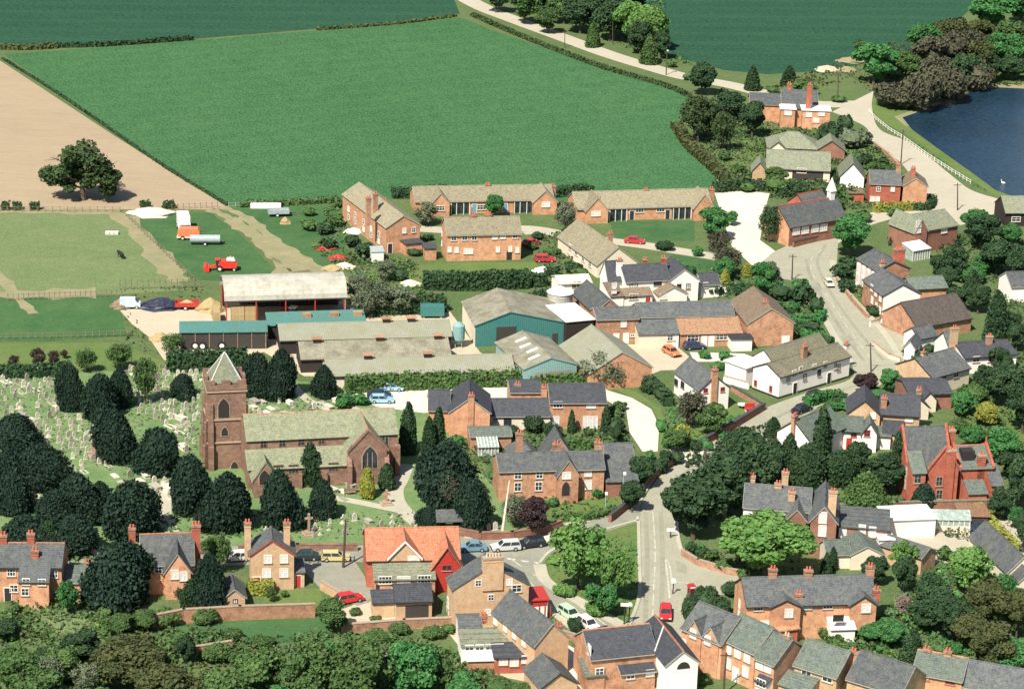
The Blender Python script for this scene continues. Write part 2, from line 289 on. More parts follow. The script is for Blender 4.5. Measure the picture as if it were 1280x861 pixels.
LF = {
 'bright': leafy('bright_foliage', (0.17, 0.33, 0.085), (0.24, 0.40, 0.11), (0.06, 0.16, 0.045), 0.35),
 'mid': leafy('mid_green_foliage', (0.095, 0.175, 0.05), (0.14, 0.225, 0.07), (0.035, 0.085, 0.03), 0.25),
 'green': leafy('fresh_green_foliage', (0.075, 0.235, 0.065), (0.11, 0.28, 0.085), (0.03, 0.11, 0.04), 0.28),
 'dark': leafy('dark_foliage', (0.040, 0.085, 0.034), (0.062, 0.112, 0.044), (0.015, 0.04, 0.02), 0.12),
 'yew': leafy('yew_foliage', (0.018, 0.042, 0.026), (0.030, 0.060, 0.034), (0.008, 0.022, 0.016), 0.05),
 'olive': leafy('olive_foliage', (0.10, 0.125, 0.045), (0.14, 0.15, 0.055), (0.04, 0.06, 0.024), 0.25),
 'oak': leafy('oak_foliage', (0.060, 0.105, 0.035), (0.085, 0.125, 0.042), (0.022, 0.045, 0.022), 0.2),
 'yellow': leafy('golden_foliage', (0.36, 0.38, 0.07), (0.44, 0.43, 0.10), (0.2, 0.25, 0.05), 0.3),
 'brown': leafy('budding_brown_foliage', (0.095, 0.10, 0.06), (0.13, 0.125, 0.075), (0.045, 0.05, 0.035), 0.15),
 'purple': leafy('copper_foliage', (0.055, 0.035, 0.035), (0.075, 0.045, 0.045), (0.025, 0.018, 0.02), 0.1),
 'grey': leafy('grey_green_foliage', (0.18, 0.22, 0.13), (0.25, 0.28, 0.18), (0.07, 0.11, 0.06), 0.25),
 'pink': leafy('blossom_foliage', (0.36, 0.27, 0.24), (0.42, 0.33, 0.28), (0.16, 0.14, 0.10), 0.3),
}
# ---------------------------------------------------------------- the ground and what lies on it
def flat(name, pts, mat, z, label=None, world=False, kind='structure'):
    from mathutils.geometry import tessellate_polygon
    P = [Vector((p[0], p[1], z)) if world else G(p, z) for p in pts]
    tri = tessellate_polygon([P]); me = bpy.data.meshes.new(name)
    me.from_pydata([tuple(p) for p in P], [], [tuple(t) for t in tri]); me.materials.append(mat); me.update()
    o = place(name, me)
    # all faces up
    import bmesh
    bm = bmesh.new(); bm.from_mesh(me)
    for f in bm.faces:
        if f.normal.z < 0: f.normal_flip()
    bm.to_mesh(me); bm.free()
    return tag(o, label, kind=kind)
def spline(P, n=6):
    out = []; P = [P[0] * 2 - P[1]] + P + [P[-1] * 2 - P[-2]]
    for i in range(1, len(P) - 2):
        a, b, c, d = P[i-1:i+3]
        for k in range(n):
            t = k / n
            out.append(0.5 * ((2 * b) + (c - a) * t + (2 * a - 5 * b + 4 * c - d) * t * t + (3 * b - a - 3 * c + d) * t ** 3))
    out.append(P[-2]); return out
def band(name, Lp, Rp, mat, z, label=None):
    A = spline([G(p, z) for p in Lp]); B = spline([G(p, z) for p in Rp])
    mb = MB(); n = len(A); mb.add(A + B, [(i, n + i, n + i + 1, i + 1) for i in range(n - 1)])
    return tag(mb.build(name, mat), label, kind='structure')
def strip(name, pts, w, mat, z, zt=None, label=None, world=False, n=6):
    """ribbon along a centre line; with zt it is a raised kerb from z up to zt"""
    C = spline([Vector((p[0], p[1], 0)) if world else G(p, 0) for p in pts], n); mb = MB()
    W_ = w if isinstance(w, (list, tuple)) else None; vs = []; fs = []
    top = z if zt is None else zt
    for i, c in enumerate(C):
        d = (C[min(i + 1, len(C) - 1)] - C[max(i - 1, 0)]); d.z = 0; d.normalize(); nn = Vector((-d.y, d.x, 0))
        jj = 1.0 if mat is not M['track'] else 1 + .28 * math.sin(i * 1.7) + .2 * math.sin(i * .61 + 2) + .12 * math.sin(i * 3.3)
        ww = w if W_ is None else W_[0] + (W_[1] - W_[0]) * i / (len(C) - 1)
        ww *= jj
        for s_ in (1, -1): vs.append((c.x + nn.x * ww / 2 * s_, c.y + nn.y * ww / 2 * s_, top))
        if zt is not None:
            for s_ in (1, -1): vs.append((c.x + nn.x * ww / 2 * s_, c.y + nn.y * ww / 2 * s_, z))
    k = 2 if zt is None else 4
    for i in range(len(C) - 1):
        a = i * k; b = a + k; fs.append((a, a + 1, b + 1, b))
        if k == 4: fs += [(a, b, b + 2, a + 2), (a + 1, a + 3, b + 3, b + 1)]
    mb.add(vs, fs); o = mb.build(name, mat); return tag(o, label, kind='structure')

gb = MB(); gb.add([(-6000, -3000, 0), (6000, -3000, 0), (6000, 9000, 0), (-6000, 9000, 0)], [(0, 1, 2, 3)])
tag(gb.build('ground', M['ground']), kind='structure')
z1, z2, z3, z4 = 0.012, 0.024, 0.036, 0.048
flat('field', [(5,68),(180,56),(350,42),(480,33),(575,22),(620,40),(700,66),(790,93),(855,112),(862,125),(848,150),(852,172),(905,222),(908,234),(850,240),(700,250),(420,248),(300,258),(280,256),(140,160)], M['field'], z2)
flat('far_field', [(-900,-90),(400,-90),(560,-20),(575,18),(470,30),(350,40),(180,54),(60,59),(0,58),(-900,100)], M['crop'], z1)
flat('crop_field', [(836,72),(790,52),(715,18),(640,-20),(600,-90),(1900,-90),(1900,-20),(1215,10),(1160,60),(1090,78),(1040,88),(960,93),(905,88),(870,78)], M['crop'], z1)
flat('ploughed_field', [(-900,110),(-100,74),(0,76),(140,168),(284,259),(268,262),(150,262),(0,263),(-900,270)], M['soil'], z2)
flat('paddock', [(-900,270),(0,264),(150,264),(215,345),(235,362),(150,368),(20,366),(-900,330)], M['paddock'], z1)
flat('pasture', [(153,266),(262,266),(300,292),(350,345),(300,352),(240,350),(200,312)], M['darkgrass'], z1)
flat('verge', [(285,260),(420,256),(432,300),(420,345),(395,345),(340,300)], M['darkgrass'], z1)
flat('grass_plot', [(-900,375),(0,370),(148,372),(158,420),(60,426),(-900,430)], M['darkgrass'], z1)
flat('orchard_grass', [(-900,432),(150,428),(205,452),(320,456),(320,470),(150,462),(0,468),(-900,470)], M['grass'], z1)
flat('churchyard_grass', [(-900,470),(0,468),(150,463),(215,456),(330,470),(430,484),(450,500),(540,505),(575,560),(610,600),(640,640),(690,662),(575,670),(450,680),(300,684),(60,688),(-900,690)], M['churchgrass'], z1)
strip('dirt_track', [(262,262),(285,272),(300,285),(325,300),(350,325),(400,350)], [2.2, 3.5], M['track'], z2)
strip('dirt_track', [(278,259),(300,268),(322,283),(352,308),(385,328),(425,350)], [2.0, 3.5], M['track'], z3)
strip('dirt_track', [(290,272),(318,292),(348,318),(380,338)], [1.5, 5.5], M['track'], z4)
flat('bare_ground', [(335,312),(352,322),(392,336),(425,350),(330,350),(345,335)], M['track'], z2)
strip('worn_path', [(151,266),(185,305),(215,340),(225,352)], 4.5, M['track'], z2)
strip('worn_path', [(-40,320),(0,345),(18,368),(42,392)], 2.2, M['track'], z3)
strip('worn_path', [(-40,368),(40,368),(120,366)], 5.0, M['track'], z2)
strip('field_margin', [(-20,263),(60,264),(150,265)], 4.0, M['track'], z3)
flat('farmyard', [(150,388),(200,383),(262,380),(440,376),(560,386),(600,440),(650,472),(380,470),(330,440),(235,452),(205,450),(185,420),(165,405)], M['yard'], z2)
flat('grass_patch', [(300,350),(345,345),(420,345),(440,350),(450,372),(300,372)], M['track'], z1)
# roads
band('main_road', [(795,880),(793,790),(797,740),(800,690),(800,650),(806,622),(826,594),(855,570),(874,560)], [(870,880),(862,790),(857,740),(852,700),(845,665),(843,640),(848,612),(872,597),(905,590)], M['tarmac'], z3)
band('village_street', [(868,563),(920,530),(956,510),(1010,490),(1062,474),(1064,455),(1039,413),(1020,372),(1006,345),(994,325),(1001,306)], [(900,592),(950,558),(985,530),(1030,505),(1085,490),(1130,452),(1103,413),(1064,372),(1045,347),(1038,326),(1046,297)], M['tarmac'], z3)
flat('junction', [(986,306),(1002,304),(1048,296),(1046,330),(1020,360),(1000,352),(960,346),(950,330),(965,316)], M['tarmac'], z2)
strip('back_road', [(1030,302),(1060,283),(1110,268),(1160,262),(1200,252)], 6.0, M['tarmac2'], z1)
strip('country_road', [(540,-60),(575,-10),(600,8),(640,24),(700,46),(760,68),(812,84),(855,96),(910,106),(960,118),(1020,130),(1075,130)], 6.5, M['tarmac2'], z3)
band('pond_road', [(1040,140),(1060,148),(1083,160),(1092,180),(1125,203),(1150,235),(1172,262),(1182,285)], [(1092,114),(1090,135),(1100,162),(1140,180),(1190,220),(1215,238),(1250,249),(1300,262)], M['tarmac2'], z2)
flat('church_street', [(60,688),(300,682),(372,684),(450,681),(575,670),(690,661),(760,646),(803,616),(830,640),(815,880),(762,880),(742,802),(690,760),(650,722),(600,706),(450,702),(372,704),(300,706),(60,712)], M['darktar'], z2)
band('side_lane', [(842,664),(855,690),(880,704),(920,716),(965,722),(1000,724)], [(846,760),(850,745),(875,742),(915,744),(950,748),(1000,745)], M['tarmac'], z1)
flat('hall_forecourt', [(370,702),(443,700),(470,742),(462,752),(447,757),(403,738)], M['darktar'], z1)
flat('car_park', [(893,240),(930,238),(962,242),(956,262),(950,300),(972,316),(990,308),(1000,350),(965,348),(938,330),(915,308),(903,272)], M['gravel'], z1)
flat('gravel_drive', [(757,487),(790,497),(814,511),(824,532),(822,564),(803,564),(787,540),(783,514),(758,500)], M['gravel'], z2)
flat('drive_apron', [(836,560),(874,562),(884,560),(868,582),(845,580)], M['gravel'], 0.06)
flat('courtyard', [(784,430),(845,432),(862,446),(850,462),(826,463),(803,472)], M['yard'], z2)
flat('terrace_paving', [(862,440),(930,442),(935,455),(900,452),(868,452)], M['gravel'], z3)
flat('farm_lane', [(440,490),(470,485),(650,484),(700,484),(690,500),(640,506),(560,512),(530,516),(470,508)], M['gravel'], z2)
flat('forecourt', [(1080,448),(1126,446),(1150,430),(1130,404),(1102,408)], M['tarmac'], z1)
flat('inn_forecourt', [(735,372),(840,376),(905,370),(915,352),(880,350),(800,372)], M['gravel'], z1)
strip('estate_road', [(525,286),(600,290),(660,286),(720,296),(800,306),(850,314),(900,322)], 4.5, M['tarmac2'], z2)
strip('estate_path', [(655,292),(700,290),(720,310)], 2.0, M['path'], z3)
flat('lawn', [(490,322),(520,330),(670,327),(678,346),(530,352),(440,352)], M['grass'], z1)
flat('lawn', [(762,276),(868,276),(868,302),(770,300)], M['darkgrass'], z1)
flat('lawn', [(840,318),(900,324),(898,345),(850,335)], M['darkgrass'], z1)
flat('garden_lawn', [(330,735),(400,735),(405,758),(330,762)], M['grass'], z1)
flat('garden_lawn', [(20,752),(110,748),(130,800),(70,790)], M['paddock'], z1)
flat('kitchen_garden', [(200,778),(400,768),(420,800),(220,810)], M['darkgrass'], z1)
flat('house_lawn', [(585,555),(612,575),(602,592),(580,585)], M['grass'], z1)
flat('front_lawn', [(670,622),(720,620),(790,615),(808,612),(780,640),(700,655)], M['grass'], z1)
flat('garden_lawn', [(875,505),(955,500),(945,515),(860,560),(830,552)], M['grass'], z1)
flat('lane_verge', [(757,482),(795,489),(826,510),(838,552),(824,562),(826,530),(815,509),(790,496)], M['grass'], z3)
flat('garden_lawn', [(1200,500),(1290,500),(1290,560),(1200,545)], M['grass'], z1)
flat('walled_lawn', [(1060,795),(1140,785),(1150,815),(1070,830)], M['grass'], z1)
flat('yard_paving', [(1105,645),(1290,650),(1290,700),(1110,705)], M['tarmac2'], z1)
flat('patio', [(425,762),(462,748),(500,772),(560,782),(640,778),(640,784),(430,786)], M['yard'], z1)
flat('yard_paving', [(700,800),(770,838),(860,845),(860,890),(660,890)], M['gravel'], z1)
flat('courtyard_paving', [(560,790),(700,800),(700,860),(600,840)], M['yard'], z1)
flat('garden_lawn', [(905,180),(960,170),(1000,225),(900,212)], M['grass'], z1)
flat('garden_lawn', [(1060,180),(1100,186),(1130,215),(1060,235)], M['grass'], z1)
# the green between the branching streets, with its kerb and footway
flat('village_green', [(690,690),(730,672),(770,660),(796,652),(798,745),(784,782),(730,752),(686,727),(676,706)], M['grass'], 0.14)
for pts, w in (([(674,706),(684,728),(730,755),(783,785)], 1.8), ([(798,650),(799,700),(799,745),(785,785)], 0.5), ([(674,704),(690,688),(730,670),(798,650)], 0.5)):
    strip('footway', pts, w, M['path'], z3, 0.15)
strip('footway', [(600,709),(650,724),(690,763),(742,806)], 1.4, M['path'], z3, 0.15)
strip('footway', [(792,640),(798,622),(818,592),(850,566),(866,561)], 1.6, M['path'], z3, 0.15)
strip('footway', [(1066,458),(1038,412),(1018,372)], 1.3, M['path'], z3, 0.15)
strip('footway', [(1126,449),(1103,414),(1065,373),(1046,348),(1040,326)], 1.3, M['path'], z3, 0.15)
strip('footway', [(580,671),(640,667),(692,661),(756,644)], 1.6, M['path'], z3, 0.15)
strip('kerb', [(848,620),(845,650),(853,690),(880,704),(920,717)], 0.6, M['kerb'], z3, 0.15)
strip('footway', [(867,795),(864,750),(885,744)], 1.2, M['path'], z3, 0.15)
# painted lines
def dashes(pts, w, on, off, z=z4 + 0.004):
    C = spline([G(p, 0) for p in pts], 24); acc = 0.0; mb = MB(); start = None
    for a, b in zip(C, C[1:]):
        L = (b - a).length
        if acc % (on + off) < on:
            d = (b - a).normalized(); n_ = Vector((-d.y, d.x, 0)) * w / 2
            mb.add([(a + n_).to_tuple()[:2] + (z,), (a - n_).to_tuple()[:2] + (z,), (b - n_).to_tuple()[:2] + (z,), (b + n_).to_tuple()[:2] + (z,)], [(0, 1, 2, 3)])
        acc += L
    return tag(mb.build('road_marking', M['paint']), kind='structure')
dashes([(816,640),(819,690),(817,740),(815,800)], 0.18, 3.5, 1.5)
dashes([(841,738),(838,712),(834,698)], 0.22, 30, 0)
dashes([(837,748),(835,726),(832,700)], 0.22, 30, 0)
dashes([(838,727),(850,728),(862,729)], 0.2, 30, 0)
dashes([(797,645),(796,668),(797,688)], 0.35, 30, 0)
dashes([(1090,450),(1062,413),(1035,372),(1017,345),(1014,325),(1030,310)], 0.14, 3, 3)
dashes([(640,700),(700,740),(770,790)], 0.2, 2.5, 3)
dashes([(634,698),(660,702),(676,704)], 0.5, 1.2, 0.8)
M['wear'] = ground_mat('worn_tarmac', (0.235, 0.235, 0.18), (0.27, 0.27, 0.205), (0.36, 0.35, 0.27), s=(0.1, 0.5, 2.2), amt=(1, 1.2, .5), bmp=.1)
for pts in ([(807,640),(809,700),(806,790)], [(826,640),(828,700),(826,800)], [(835,612),(880,572),(940,538),(1010,503),(1075,480)], [(850,620),(892,582),(952,548),(1020,510)], [(1104,450),(1072,413),(1042,372),(1027,345),(1022,325),(1032,306)], [(1080,452),(1052,413),(1028,372),(1013,345),(1008,325)]):
    strip('tyre_wear', pts, .7, M['wear'], z4)
for q in ([(800,720),(812,720),(812,735),(800,736)], [(845,700),(858,706),(858,716),(846,714)], [(1050,420),(1062,418),(1072,432),(1058,434)], [(640,690),(662,690),(662,697),(640,697)], [(1012,355),(1022,352),(1028,362),(1018,366)], [(560,684),(575,684),(576,690),(560,691)]): flat('road_patch', q, M['wear'], z4 + .004)
# churchyard paths
strip('church_path', [(508,580),(500,600),(494,612),(497,628),(512,645),(532,662)], 2.6, M['path'], z2)
strip('church_path', [(415,622),(440,626),(470,632),(500,638)], 1.8, M['path'], z3)
strip('church_path', [(-60,575),(0,598),(30,612),(60,640),(75,655)], 2.5, M['path'], z2)
strip('church_path', [(365,480),(385,500),(412,512)], 1.6, M['path'], z2)
strip('church_path', [(210,600),(205,640),(215,665)], 2.2, M['path'], z2)
# pond with banks
flat('pond_bank', [(1082,126),(1098,150),(1140,172),(1200,216),(1240,242),(1290,262),(1900,330),(1900,60),(1280,88),(1230,98),(1150,118),(1100,122)], M['grass'], z1)
flat('pond_margin', [(1118,146),(1165,130),(1212,112),(1242,106),(1300,106),(1700,110),(1700,130),(1300,116),(1245,112),(1215,118),(1168,138),(1150,158),(1132,158)], M['track'], z2)
wm, wnt, wb = base('pond_water_surface', 0.10, 0.28); wb.inputs['Base Color'].default_value = (0.012, 0.038, 0.075, 1)
v_ = mapping(wnt); _, r_ = noise(wnt, v_, 1.0, 5, .8); bump(wnt, wb, r_, 0.8, 0.18)
f_, _ = noise(wnt, v_, .9, 5, .85, .4, .6); g_, _ = noise(wnt, v_, .05, 3, .6, .4, .6); wnt.links.new(ramp_mix(wnt, f_, ramp_mix(wnt, g_, (.004, .014, .020), (.008, .026, .048)), (.018, .05, .09)), wb.inputs['Base Color'])  # dark and blue mottling stands in for reflections, put into the water colour
flat('pond_water', [(1128,147),(1165,134),(1213,115),(1240,109),(1300,112),(1700,122),(1700,300),(1300,258),(1268,246),(1245,238),(1215,216),(1170,184),(1140,162)], wm, z3)
# ---------------------------------------------------------------- buildings
CACHE = {}
def cached(key, fn):
    if key not in CACHE: CACHE[key] = fn()
    return CACHE[key]
def frame_mesh(w, h, bars, mat):
    def f():
        t = 0.10; mb = MB(); y0, y1 = -0.07, 0.05
        mb.box(-w/2, y0, -h/2, -w/2 + t, y1, h/2); mb.box(w/2 - t, y0, -h/2, w/2, y1, h/2)
        mb.box(-w/2 + t, y0, h/2 - t, w/2 - t, y1, h/2); mb.box(-w/2 + t, y0, -h/2, w/2 - t, y1, -h/2 + t)
        for i in range(1, bars + 1):
            x = -w/2 + w * i / (bars + 1); mb.box(x - 0.035, y0 + 0.01, -h/2 + t, x + 0.035, y1, h/2 - t)
        if h > 0.9: mb.box(-w/2 + t, y0 + 0.015, 0.02, w/2 - t, y1, 0.08)
        return mb.mesh('window', [M[mat]])
    return cached(('fr', round(w, 2), round(h, 2), bars, mat), f)
def pane_mesh(w, h, mat):
    return cached(('pn', round(w, 2), round(h, 2), mat), lambda: MB().box(-w/2 + 0.05, -0.03, -h/2 + 0.05, w/2 - 0.05, 0.04, h/2 - 0.05).mesh('pane', [M[mat]]))
def sill_mesh(w, mat):
    return cached(('sl', round(w, 2), mat), lambda: MB().box(-w/2 - 0.08, -0.16, -0.08, w/2 + 0.08, 0.03, 0.0).mesh('sill', [M[mat]]))
def door_mesh(w, h, mat):
    def f():
        mb = MB(); mb.box(-w/2, -0.05, 0, w/2, 0.05, h, 0)
        for s in (-1, 1): mb.box(s * (w/2 + 0.04) - 0.05, -0.08, 0, s * (w/2 + 0.04) + 0.05, 0.05, h + 0.1, 1)
        mb.box(-w/2, -0.08, h, w/2, 0.05, h + 0.1, 1); mb.box(-w/2 + 0.12, -0.07, h * 0.55, w/2 - 0.12, -0.05, h * 0.9, 0)
        return mb.mesh('door', [M[mat], M['tim_w']])
    return cached(('dr', round(w, 2), round(h, 2), mat), f)
HOUSES = []
class Vol: pass
class House:
    def __init__(s, name, label, cat, A, B, h, C=None, by='AB', group=None, wall='brick', roof='slate', trim='tim_w', deg=None):
        a = G(A, h); b = G(B, h); ang = math.atan2(b.y - a.y, b.x - a.x)
        if C is not None and by != 'AB':
            c = G(C, h); ac = math.atan2(c.y - a.y, c.x - a.x) - math.pi / 2
            ac = (ac - ang + math.pi) % (2 * math.pi) - math.pi + ang
            if by == 'C': ang = ac
            else:
                lb, lc = (b - a).length, (c - a).length; ang = (ang * lb + ac * lc) / (lb + lc)
        if deg is not None: ang = math.radians(deg)
        s.ang = ang; s.org = Vector((a.x, a.y, 0)); s.ca, s.sa = math.cos(ang), math.sin(ang)
        s.root = empty(name, s.org, ang); tag(s.root, label, cat, group)
        s.wall, s.roof, s.trim, s.vols, s.label = wall, roof, trim, [], label
        s.px = A; HOUSES.append(s)
    def loc(s, p):
        d = Vector(p) - s.org; return Vector((d.x * s.ca + d.y * s.sa, -d.x * s.sa + d.y * s.ca, p[2]))
    def ray(s, p):
        d = ray(p); o = s.loc(CAMP); return o, Vector((d.x * s.ca + d.y * s.sa, -d.x * s.sa + d.y * s.ca, d.z))
    def hit(s, p, ax, val):
        o, d = s.ray(p); t = (val - o[ax]) / d[ax]; return o + d * t
    def vol(s, A, B, h, d=None, C=None, r=None, R=None, R2=None, axis='x', kind='gable', wall=None, roof=None, left=None, front=None, right=None,
            rf=0.5, over=0.28, z0=0.0, names=('wall', 'roof'), ridge=None, fascia=True, D=None, w=None, y0=None, hb=None, rt=0.14):
        v = Vol(); a = s.loc(G(A, h)); b = s.loc(G(B, h)) if B is not None else a + Vector((w, 0, 0))
        v.x0 = a.x; v.x1 = b.x; v.y0 = a.y if y0 is None else y0; v.h = h
        if v.x1 < v.x0: v.x0, v.x1 = v.x1, v.x0
        if C is not None and d is None: d = max(2.5, s.loc(G(C, h)).y - v.y0)
        if D is not None and d is None: d = max(2.5, s.loc(G(D, h)).y - v.y0)
        if axis == 'x' or kind in ('lean', 'flat', 'barrel'):
            d = d or 6.5
            if r is None:
                r = (s.hit(R, 1, v.y0 + d * rf).z - h) if R is not None else d * 0.36
                r = max(0.12 * d, min(0.62 * d, r))
        else:
            span = v.x1 - v.x0
            if r is None:
                r = (s.hit(R, 1, v.y0).z - h) if R is not None else span * 0.36
                r = max(0.14 * span, min(0.75 * span, r))
            if d is None: d = max(3, s.loc(G(R2, h + r)).y - v.y0) if R2 is not None else 6.0
        v.y1 = v.y0 + d; v.r = r; v.axis = axis; v.kind = kind; v.rf = rf; s.vols.append(v)
        x0, x1, y0, y1 = v.x0, v.x1, v.y0, v.y1
        wm = M[wall or s.wall]; rm = M[roof or s.roof]
        mats = [wm, M[left] if left else wm, M[front] if front else wm, M[right] if right else wm]
        mb = MB(); rb = MB(); o = over; g = 0.12; t = rt; xm = x0 + (x1 - x0) * rf; ym = y0 + (y1 - y0) * rf
        def wallbox(zf, zb=None, tops=None):
            zb = zf if zb is None else zb
            mb.add([(x0,y0,z0),(x1,y0,z0),(x1,y0,zf),(x0,y0,zf)], [(0,1,2,3)], 2)
            mb.add([(x0,y1,z0),(x0,y0,z0),(x0,y0,zf),(x0,y1,zb)], [(0,1,2,3)], 1)
            mb.add([(x1,y0,z0),(x1,y1,z0),(x1,y1,zb),(x1,y0,zf)], [(0,1,2,3)], 3)
            mb.add([(x1,y1,z0),(x0,y1,z0),(x0,y1,zb),(x1,y1,zb)], [(0,1,2,3)], 0)
        e = 0.02
        if kind == 'flat':
            wallbox(h); rb.box(x0 - o, y0 - o, h + 0.01, x1 + o, y1 + o, h + 0.18)
        elif kind == 'lean':
            hb = h + r if hb is None else hb; v.hb = hb
            wallbox(h, hb); sl = (hb - h) / d
            rb.slab([(x0 - g, y0 - o, h - o * sl + e), (x1 + g, y0 - o, h - o * sl + e), (x1 + g, y1, hb + e), (x0 - g, y1, hb + e)], t)
        elif kind == 'barrel':
            n = 12; pr = [(ym - math.cos(math.pi * i / n) * d / 2, h + math.sin(math.pi * i / n) * r) for i in range(n + 1)]
            for i in range(n):
                rb.slab([(x0 - .3, *pr[i]), (x1 + .3, *pr[i]), (x1 + .3, *pr[i+1]), (x0 - .3, *pr[i+1])], 0.06)
            v.profile = pr
        elif kind == 'hip':
            wallbox(h); hp = min((x1 - x0), d) / 2
            if x1 - x0 >= d: p, q = (x0 + hp, ym, h + r), (x1 - hp, ym, h + r)
            else: p, q = (xm, y0 + hp, h + r), (xm, y1 - hp, h + r)
            X0, X1, Y0, Y1 = x0 - o, x1 + o, y0 - o, y1 + o; zz = h - 0.08
            cs = [(X0, Y0, zz), (X1, Y0, zz), (X1, Y1, zz), (X0, Y1, zz), p, q]
            if x1 - x0 >= d: fs = [(0, 1, 5, 4), (2, 3, 4, 5), (3, 0, 4), (1, 2, 5), (0, 3, 2, 1)]
            else: fs = [(0, 1, 4), (1, 2, 5, 4), (2, 3, 5), (3, 0, 4, 5), (0, 3, 2, 1)]
            rb.add(cs, fs)
            for c_, q_ in (((X0, Y0, zz), p), ((X1, Y0, zz), q if x1 - x0 >= d else p), (p, q)): rb.tube(Vector(c_) + Vector((0, 0, .05)), Vector(q_) + Vector((0, 0, .05)), 0.09, n=5, m=1)
        elif axis == 'x':
            wallbox(h); zt = h + r
            mb.add([(x0, y0, h), (x0, ym, zt), (x0, y1, h)], [(0, 1, 2)], 1); mb.add([(x1, y0, h), (x1, y1, h), (x1, ym, zt)], [(0, 1, 2)], 3)
            s1 = r / (ym - y0); s2 = r / (y1 - ym)
            rb.slab([(x0 - g, y0 - o, h - o * s1 + e), (x1 + g, y0 - o, h - o * s1 + e), (x1 + g, ym, zt + e), (x0 - g, ym, zt + e)], t)
            rb.slab([(x0 - g, ym, zt + e), (x1 + g, ym, zt + e), (x1 + g, y1 + o, h - o * s2 + e), (x0 - g, y1 + o, h - o * s2 + e)], t)
            rb.tube((x0 - g - .01, ym, zt + t), (x1 + g + .01, ym, zt + t), 0.14, n=6, m=1)
            if fascia:
                fb = MB(); fb.box(x0 - g, y0 - o - 0.10, h - o * s1 - 0.06, x1 + g, y0 - o - 0.003, h - o * s1 + 0.06)
                for X, X2 in ((x0 - g - 0.05, x0 - g - 0.003), (x1 + g + 0.003, x1 + g + 0.05)):
                    for ya, za, yb, zb in ((y0 - o, h - o * s1, ym, zt), (ym, zt, y1 + o, h - o * s2)):
                        fb.prism([(ya, za - 0.04), (yb, zb - 0.04), (yb, zb + 0.13), (ya, za + 0.13)], 'x', X, X2)
                fb.build('bargeboard', M[{'tim_w': 'tim_g'}.get(s.trim, s.trim)], s.root)
        else:
            wallbox(h); zt = h + r
            mb.add([(x0, y0, h), (x1, y0, h), (xm, y0, zt)], [(0, 1, 2)], 2); mb.add([(x0, y1, h), (xm, y1, zt), (x1, y1, h)], [(0, 1, 2)], 0)
            s1 = r / (xm - x0); s2 = r / (x1 - xm)
            rb.slab([(x0 - o, y0 - g, h - o * s1 + e), (xm, y0 - g, zt + e), (xm, y1 + g, zt + e), (x0 - o, y1 + g, h - o * s1 + e)], t)
            rb.slab([(xm, y0 - g, zt + e), (x1 + o, y0 - g, h - o * s2 + e), (x1 + o, y1 + g, h - o * s2 + e), (xm, y1 + g, zt + e)], t)
            rb.tube((xm, y0 - g - .01, zt + t), (xm, y1 + g + .01, zt + t), 0.14, n=6, m=1)
            if fascia:
                fb = MB()
                for xa, za, xb, zb in ((x0 - o, h - o * s1, xm, zt), (xm, zt, x1 + o, h - o * s2)):
                    fb.prism([(xa, za - 0.04), (xb, zb - 0.04), (xb, zb + 0.13), (xa, za + 0.13)], 'y', y0 - g - 0.06, y0 - g - 0.003)
                fb.build('bargeboard', M[{'tim_w': 'tim_g'}.get(s.trim, s.trim)], s.root)
        if mb.v: mb.build(names[0], mats, s.root)
        v.roof = rb.build(names[1], [rm, M[ridge] if ridge else rm], s.root)
        return v
    def chim(s, v, top, v_=0.5, w=0.95, d=0.6, mat=None, pots=2, pot='pot_r', z0=None, cap='cap_b', hmax=3.2):
        yy = v.y0 + (v.y1 - v.y0) * v_; p = s.hit(top, 1, yy); zt = max(v.h + 0.8, min(v.h + v.r + hmax, p.z - 0.3)); x = p.x
        z0 = v.h - 0.3 if z0 is None else z0; ox, oy, oz = s_ = (0, 0, 0)
        mb = MB(); mb.box(x - w/2, yy - d/2, z0, x + w/2, yy + d/2, zt - 0.32, 0); mb.box(x - w/2 - .09, yy - d/2 - .09, zt - 0.32, x + w/2 + .09, yy + d/2 + .09, zt, 1)
        mb.box(x - w/2 - .04, yy - d/2 - .04, zt - 0.75, x + w/2 + .04, yy + d/2 + .04, zt - 0.6, 0)
        for i in range(pots):
            px = x + (i - (pots - 1) / 2) * 0.42; mb.tube((px, yy, zt), (px, yy, zt + 0.5), 0.15, 0.12, 8, 2)
        mb.build('chimney', [M[mat or s.wall], M[cap], M[pot]], v.roof)
    def _face(s, v, f, p):
        if f == 'f': q = s.hit(p, 1, v.y0); return Vector((q.x, v.y0, q.z)), 0.0, v.x0, v.x1, q.x
        if f == 'l': q = s.hit(p, 0, v.x0); return Vector((v.x0, q.y, q.z)), -math.pi / 2, v.y0, v.y1, q.y
        q = s.hit(p, 0, v.x1); return Vector((v.x1, q.y, q.z)), math.pi / 2, v.y0, v.y1, q.y
    def win(s, v, pts, f='f', w=1.15, h=1.15, bars=1, fr='tim_w', pane=None, sill='stone_l', zmin=0.75):
        for i, p in enumerate(pts):
            q, rz, a, b, c = s._face(v, f, p)
            if not (a - 0.3 < c < b + 0.3): print('win off', s.label[:30], f, p, round(c - a, 1), round(b - a, 1)); 
            lo = min(a + w/2 + .15, (a + b) / 2); c = max(lo, min(max(b - w/2 - .15, lo), c)); q.z = max(zmin + h/2, q.z)
            if f == 'f': q.x = c
            else: q.y = c
            pm = pane or ('blind' if (int(p[0] * 7 + p[1] * 3) % 3 == 0) else 'glass')
            o = place('window', frame_mesh(w, h, bars, fr), s.root, q, rz)
            place('pane', pane_mesh(w, h, pm), o)
            if sill: place('sill', sill_mesh(w, sill), o, (0, 0, -h/2))
